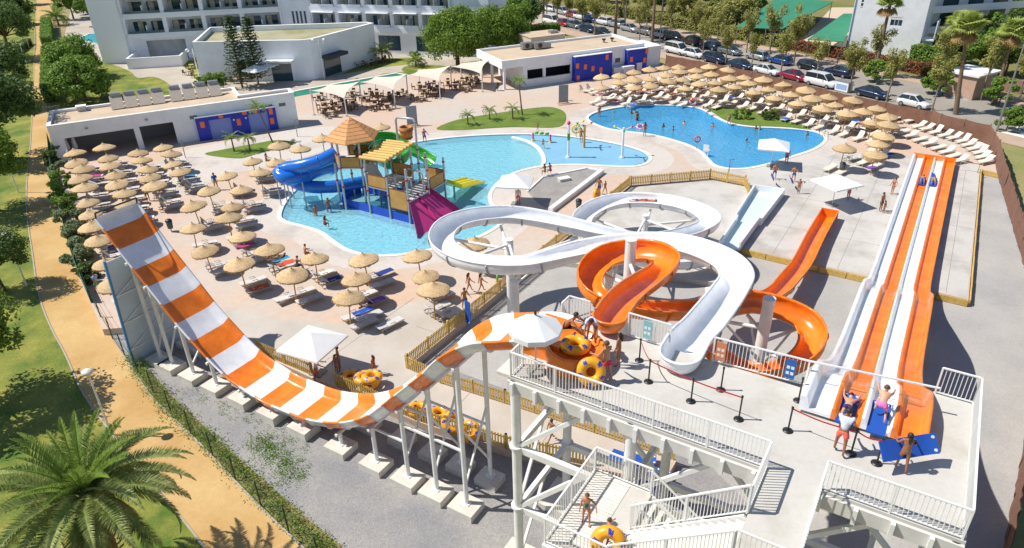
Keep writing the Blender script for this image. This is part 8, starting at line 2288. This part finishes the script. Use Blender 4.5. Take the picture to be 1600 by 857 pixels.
# parking sign
t = thing('parking_sign', 'blue square parking sign on a post by the far palms', 'sign', G(1539, 150, ZG)); mb = MB(); mb.cyl((0, 0, 0), (0, 0, 2.6), 0.04, n=6); lpart(t, 'post', mb.mesh('sign_post', GREYM)); mb = MB(); mb.box((0, -0.05, 2.4), (0.75, 0.03, 0.75)); lpart(t, 'board', mb.mesh('sign_board', M('sign blue', '#2f7ac9', 0.4)))
mb = MB(); mb.bar((-0.15, -0.075, 2.12), (-0.15, -0.075, 2.68), 0.10, 0.012, up=(0, 1, 0)); mb.bar((-0.099, -0.075, 2.63), (0.12, -0.075, 2.63), 0.012, 0.10); mb.bar((-0.099, -0.075, 2.42), (0.12, -0.075, 2.42), 0.012, 0.10); mb.bar((0.17, -0.075, 2.38), (0.17, -0.075, 2.67), 0.10, 0.012, up=(0, 1, 0)); lpart(t, 'letter', mb.mesh('letter_p', WHITE), kind='stuff')
# bins, shower posts, shower panels
for px, py, lab in ((268, 362, 'dark litter bin on a post left of the play pool'), (904, 330, 'dark litter bin below the low white wall'), (1314, 271, 'dark litter bin on the slab above the parasol'), (777, 142, 'brown litter bin at the open corner of the bar'), (643, 160, 'brown litter bin between the terrace sails')):
    t = thing('litter_bin', lab, 'bin', G(px, py, 0)); mb = MB(); mb.lathe([(0.0, 0.32), (0.22, 0.32), (0.28, 1.0), (0.24, 1.02), (0.2, 0.5), (0, 0.45)], 12); lpart(t, 'bin', mb.mesh('bin_bucket', M('bin grey', '#4d5350', 0.6))); mb = MB(); mb.cyl((0, 0, 0), (0, 0, 0.35), 0.05, n=8); lpart(t, 'post', mb.mesh('bin_post', GREYM)); mb = MB(); mb.lathe([(0, 1.2), (0.2, 1.16), (0.3, 1.05), (0.3, 1.02)], 12); lpart(t, 'lid', mb.mesh('bin_lid', BLACKM))
for px, py, lab in ((290, 247, 'grey shower post beside the blue wall'), (465, 214, 'grey shower post near the service building end'), (1137, 281, 'grey shower post behind the small picket fence')):
    t = thing('shower_post', lab, 'shower', G(px, py, 0)); mb = MB(); mb.cyl((0, 0, 0), (0, 0, 2.1), 0.05, n=8); lpart(t, 'post', mb.mesh('shower_pole', GREYM)); mb = MB(); mb.bar((0, 0, 2.08), (0.45, 0, 2.08), 0.06); lpart(t, 'arm', mb.mesh('shower_arm', GREYM)); mb = MB(); mb.box((0.12, 0, 1.3), (0.3, 0.06, 0.06)); lpart(t, 'tap', mb.mesh('shower_tap', GREYM))
for px, py, lab in ((881, 163, 'grey shower panel by the bar with a bather'), (645, 198, 'grey shower panel behind the play castle')):
    t = thing('deck_shower', lab, 'shower', G(px, py, 0), rad(12)); mb = MB(); mb.box((0, 0.25, 1.35), (1.3, 0.12, 2.3)); lpart(t, 'panel', mb.mesh('shower_board', M('shower grey', '#8b9096', 0.5, var=0.05))); mb = MB(); mb.box((0, 0, 0.04), (1.7, 1.1, 0.08)); lpart(t, 'tray', mb.mesh('shower_tray', M('tray tile', '#b59a84', 0.7)))
    for x in (-0.6, 0.6): mb = MB(); mb.bar((x, 0.25, 0.08), (x, 0.25, 0.25), 0.08); lpart(t, 'foot', mb.mesh('shower_foot', GREYM))
t = thing('life_ring', 'red and white life ring on its stand at the deep pool edge', 'life ring', G(1088, 233, 0)); mb = MB(); mb.torus((0, -0.05, 1.1), 0.3, 0.07, 20, 8, axis=(0, -1, 0.1)); lpart(t, 'ring', mb.mesh('life_ring', M('lifebuoy red', '#d0492f', 0.5))); mb = MB(); mb.cyl((0, 0, 0), (0, 0, 1.5), 0.04, n=8); lpart(t, 'stand', mb.mesh('life_stand', GREYM))
t = thing('lifeguard_chair', 'white lifeguard chair at the near edge of the deep pool', 'chair', G(1103, 243, 0), rad(60)); mb = MB(); mb.box((0, 0, 0.55), (0.6, 0.6, 0.08)); lpart(t, 'seat', mb.mesh('lg_seat', WHITE)); mb = MB(); mb.box((-0.28, 0, 0.9), (0.06, 0.6, 0.7)); lpart(t, 'backrest', mb.mesh('lg_back', WHITE))
for x, y in ((-.25, -.25), (.25, -.25), (.25, .25), (-.25, .25)): mb = MB(); mb.bar((x, y, 0), (x, y, 0.51), 0.05); lpart(t, 'leg', mb.mesh('lg_leg', WHITE))
t = thing('pool_ladder', 'steel pool ladder at the right end of the deep pool', 'ladder', G(1287, 217, 0))
for k in (0, 1):
    p = G(1284 + 5 * k, 214 + 4 * k, 0) - t.location; mb = MB(); mb.tube([p + Vector((0.3, 0, 0)), p + Vector((0.25, 0, 0.8)), p + Vector((-0.1, 0, 0.95)), p + Vector((-0.35, 0, 0.6)), p + Vector((-0.4, 0, -0.5))], 0.03, 6); lpart(t, 'rail', mb.mesh('ladder_rail', GREYM))
# pump boxes and shed in the flume field
t = thing('pump_box', 'low concrete pump box inside the small flume ring', 'box', L(-19.5, 48.5, -0.1)); mb = MB(); mb.box(L(-19.5, 48.5, 0.2), (2.2, 1.2, 0.6), UA); part(t, 'box', mb, CONC); mb = MB(); mb.box(L(-19.5, 48.5, 0.54), (2.4, 1.4, 0.08), UA); part(t, 'lid', mb, M('lid grey', '#b9b4ac', 0.7))
t = thing('hatch_frame', 'pinkish steel hatch frame on the slab inside the flume ring', 'hatch', L(-16.2, 46.8, -0.1)); mb = MB(); mb.box(L(-16.2, 46.8, 0.02), (2.4, 1.2, 0.16), UA); part(t, 'frame', mb, M('pink frame', '#c9a9a0', 0.7)); mb = MB(); mb.box(L(-16.2, 46.8, 0.105), (2.0, 0.9, 0.02), UA); part(t, 'cover', mb, M('cover grey', '#5f6468', 0.6))
t = thing('container_skip', 'white container box between parked van and dark car', 'container', G(1317, 143, ZG), HEAD); mb = MB(); mb.box((0, 0, 0.75), (2.0, 1.1, 1.3)); lpart(t, 'body', mb.mesh('skip_body', WHITE)); mb = MB(); mb.box((0, 0.56, 0.7), (1.6, 0.02, 0.7)); lpart(t, 'panel', mb.mesh('skip_panel', M('skip blue', '#8fb0d9', 0.5))); mb = MB(); mb.box((0, 0, 1.44), (2.1, 1.2, 0.08)); lpart(t, 'lid', mb.mesh('skip_lid', GREYM)); mb = MB(); mb.box((0, 0, 0.06), (1.7, 0.9, 0.12)); lpart(t, 'base', mb.mesh('skip_base', BLACKM))
t = thing('gatehouse', 'small pinkish gatehouse with white roof beyond the road', 'building', G(1487, 143, ZG), HEAD + 1.57); mb = MB(); mb.box((0, 2.0, 1.5), (5.0, 4.0, 3.0)); lpart(t, 'wall', mb.mesh('gate_wall', M('pink stone', '#b99a86', 0.85, var=0.08))); mb = MB(); mb.box((0, 2.0, 3.12), (5.6, 4.6, 0.24)); lpart(t, 'roof', mb.mesh('gate_roof', WHITE)); mb = MB(); mb.box((-1.0, -0.03, 1.1), (1.0, 0.06, 2.2)); lpart(t, 'door', mb.mesh('gate_door', M('brown door', '#8a5a44', 0.6)))
mb = MB(); mb.box((1.3, -0.03, 1.4), (1.2, 0.06, 1.6)); lpart(t, 'shutter', mb.mesh('gate_shutter', M('tan shutter', '#a98a70', 0.7)))
t = thing('garden_wall', 'dark boundary wall with gate beyond the far pavement', 'wall', (*rd(5, 17), ZG)); a, b = rd(-2, 17.0), rd(8, 17.0); mb = MB(); mb.bar((a.x, a.y, ZG + 0.9), (b.x, b.y, ZG + 0.9), 0.3, 1.8); part(t, 'wall', mb, M('brown wall', '#8d7565', 0.9, var=0.1)); a = rd(8.2, 17.0); mb = MB(); mb.bar((a.x, a.y, ZG), (a.x, a.y, ZG + 2.2), 0.6); part(t, 'pier', mb, M('pink stone', '#b99a86'))

for lab, p, c, R_, ax in (('pink swim ring floating beside the adult in the deep pool', G(1001, 199, -0.02), '#d0608f', 0.42, (0, -0.5, 1)), ('red ring float carried by the running child in yellow', G(1083, 159, 0.75), '#d8483f', 0.38, (0, -1, 0.3))):
    t = thing('swim_float', lab, 'swim ring', p); mb = MB(); mb.torus((0, 0, 0), R_, 0.15, 20, 8, axis=ax); lpart(t, 'tube', mb.mesh('float_tube', M('float ' + c, c, 0.35)))
    mb = MB(); mb.torus((0, 0, 0), R_, 0.157, 20, 8, axis=ax); mb.f = mb.f[::3]; mb.mi = mb.mi[::3]; mb.sm = mb.sm[::3]; lpart(t, 'print', mb.mesh('float_print', WHITE), kind='stuff')
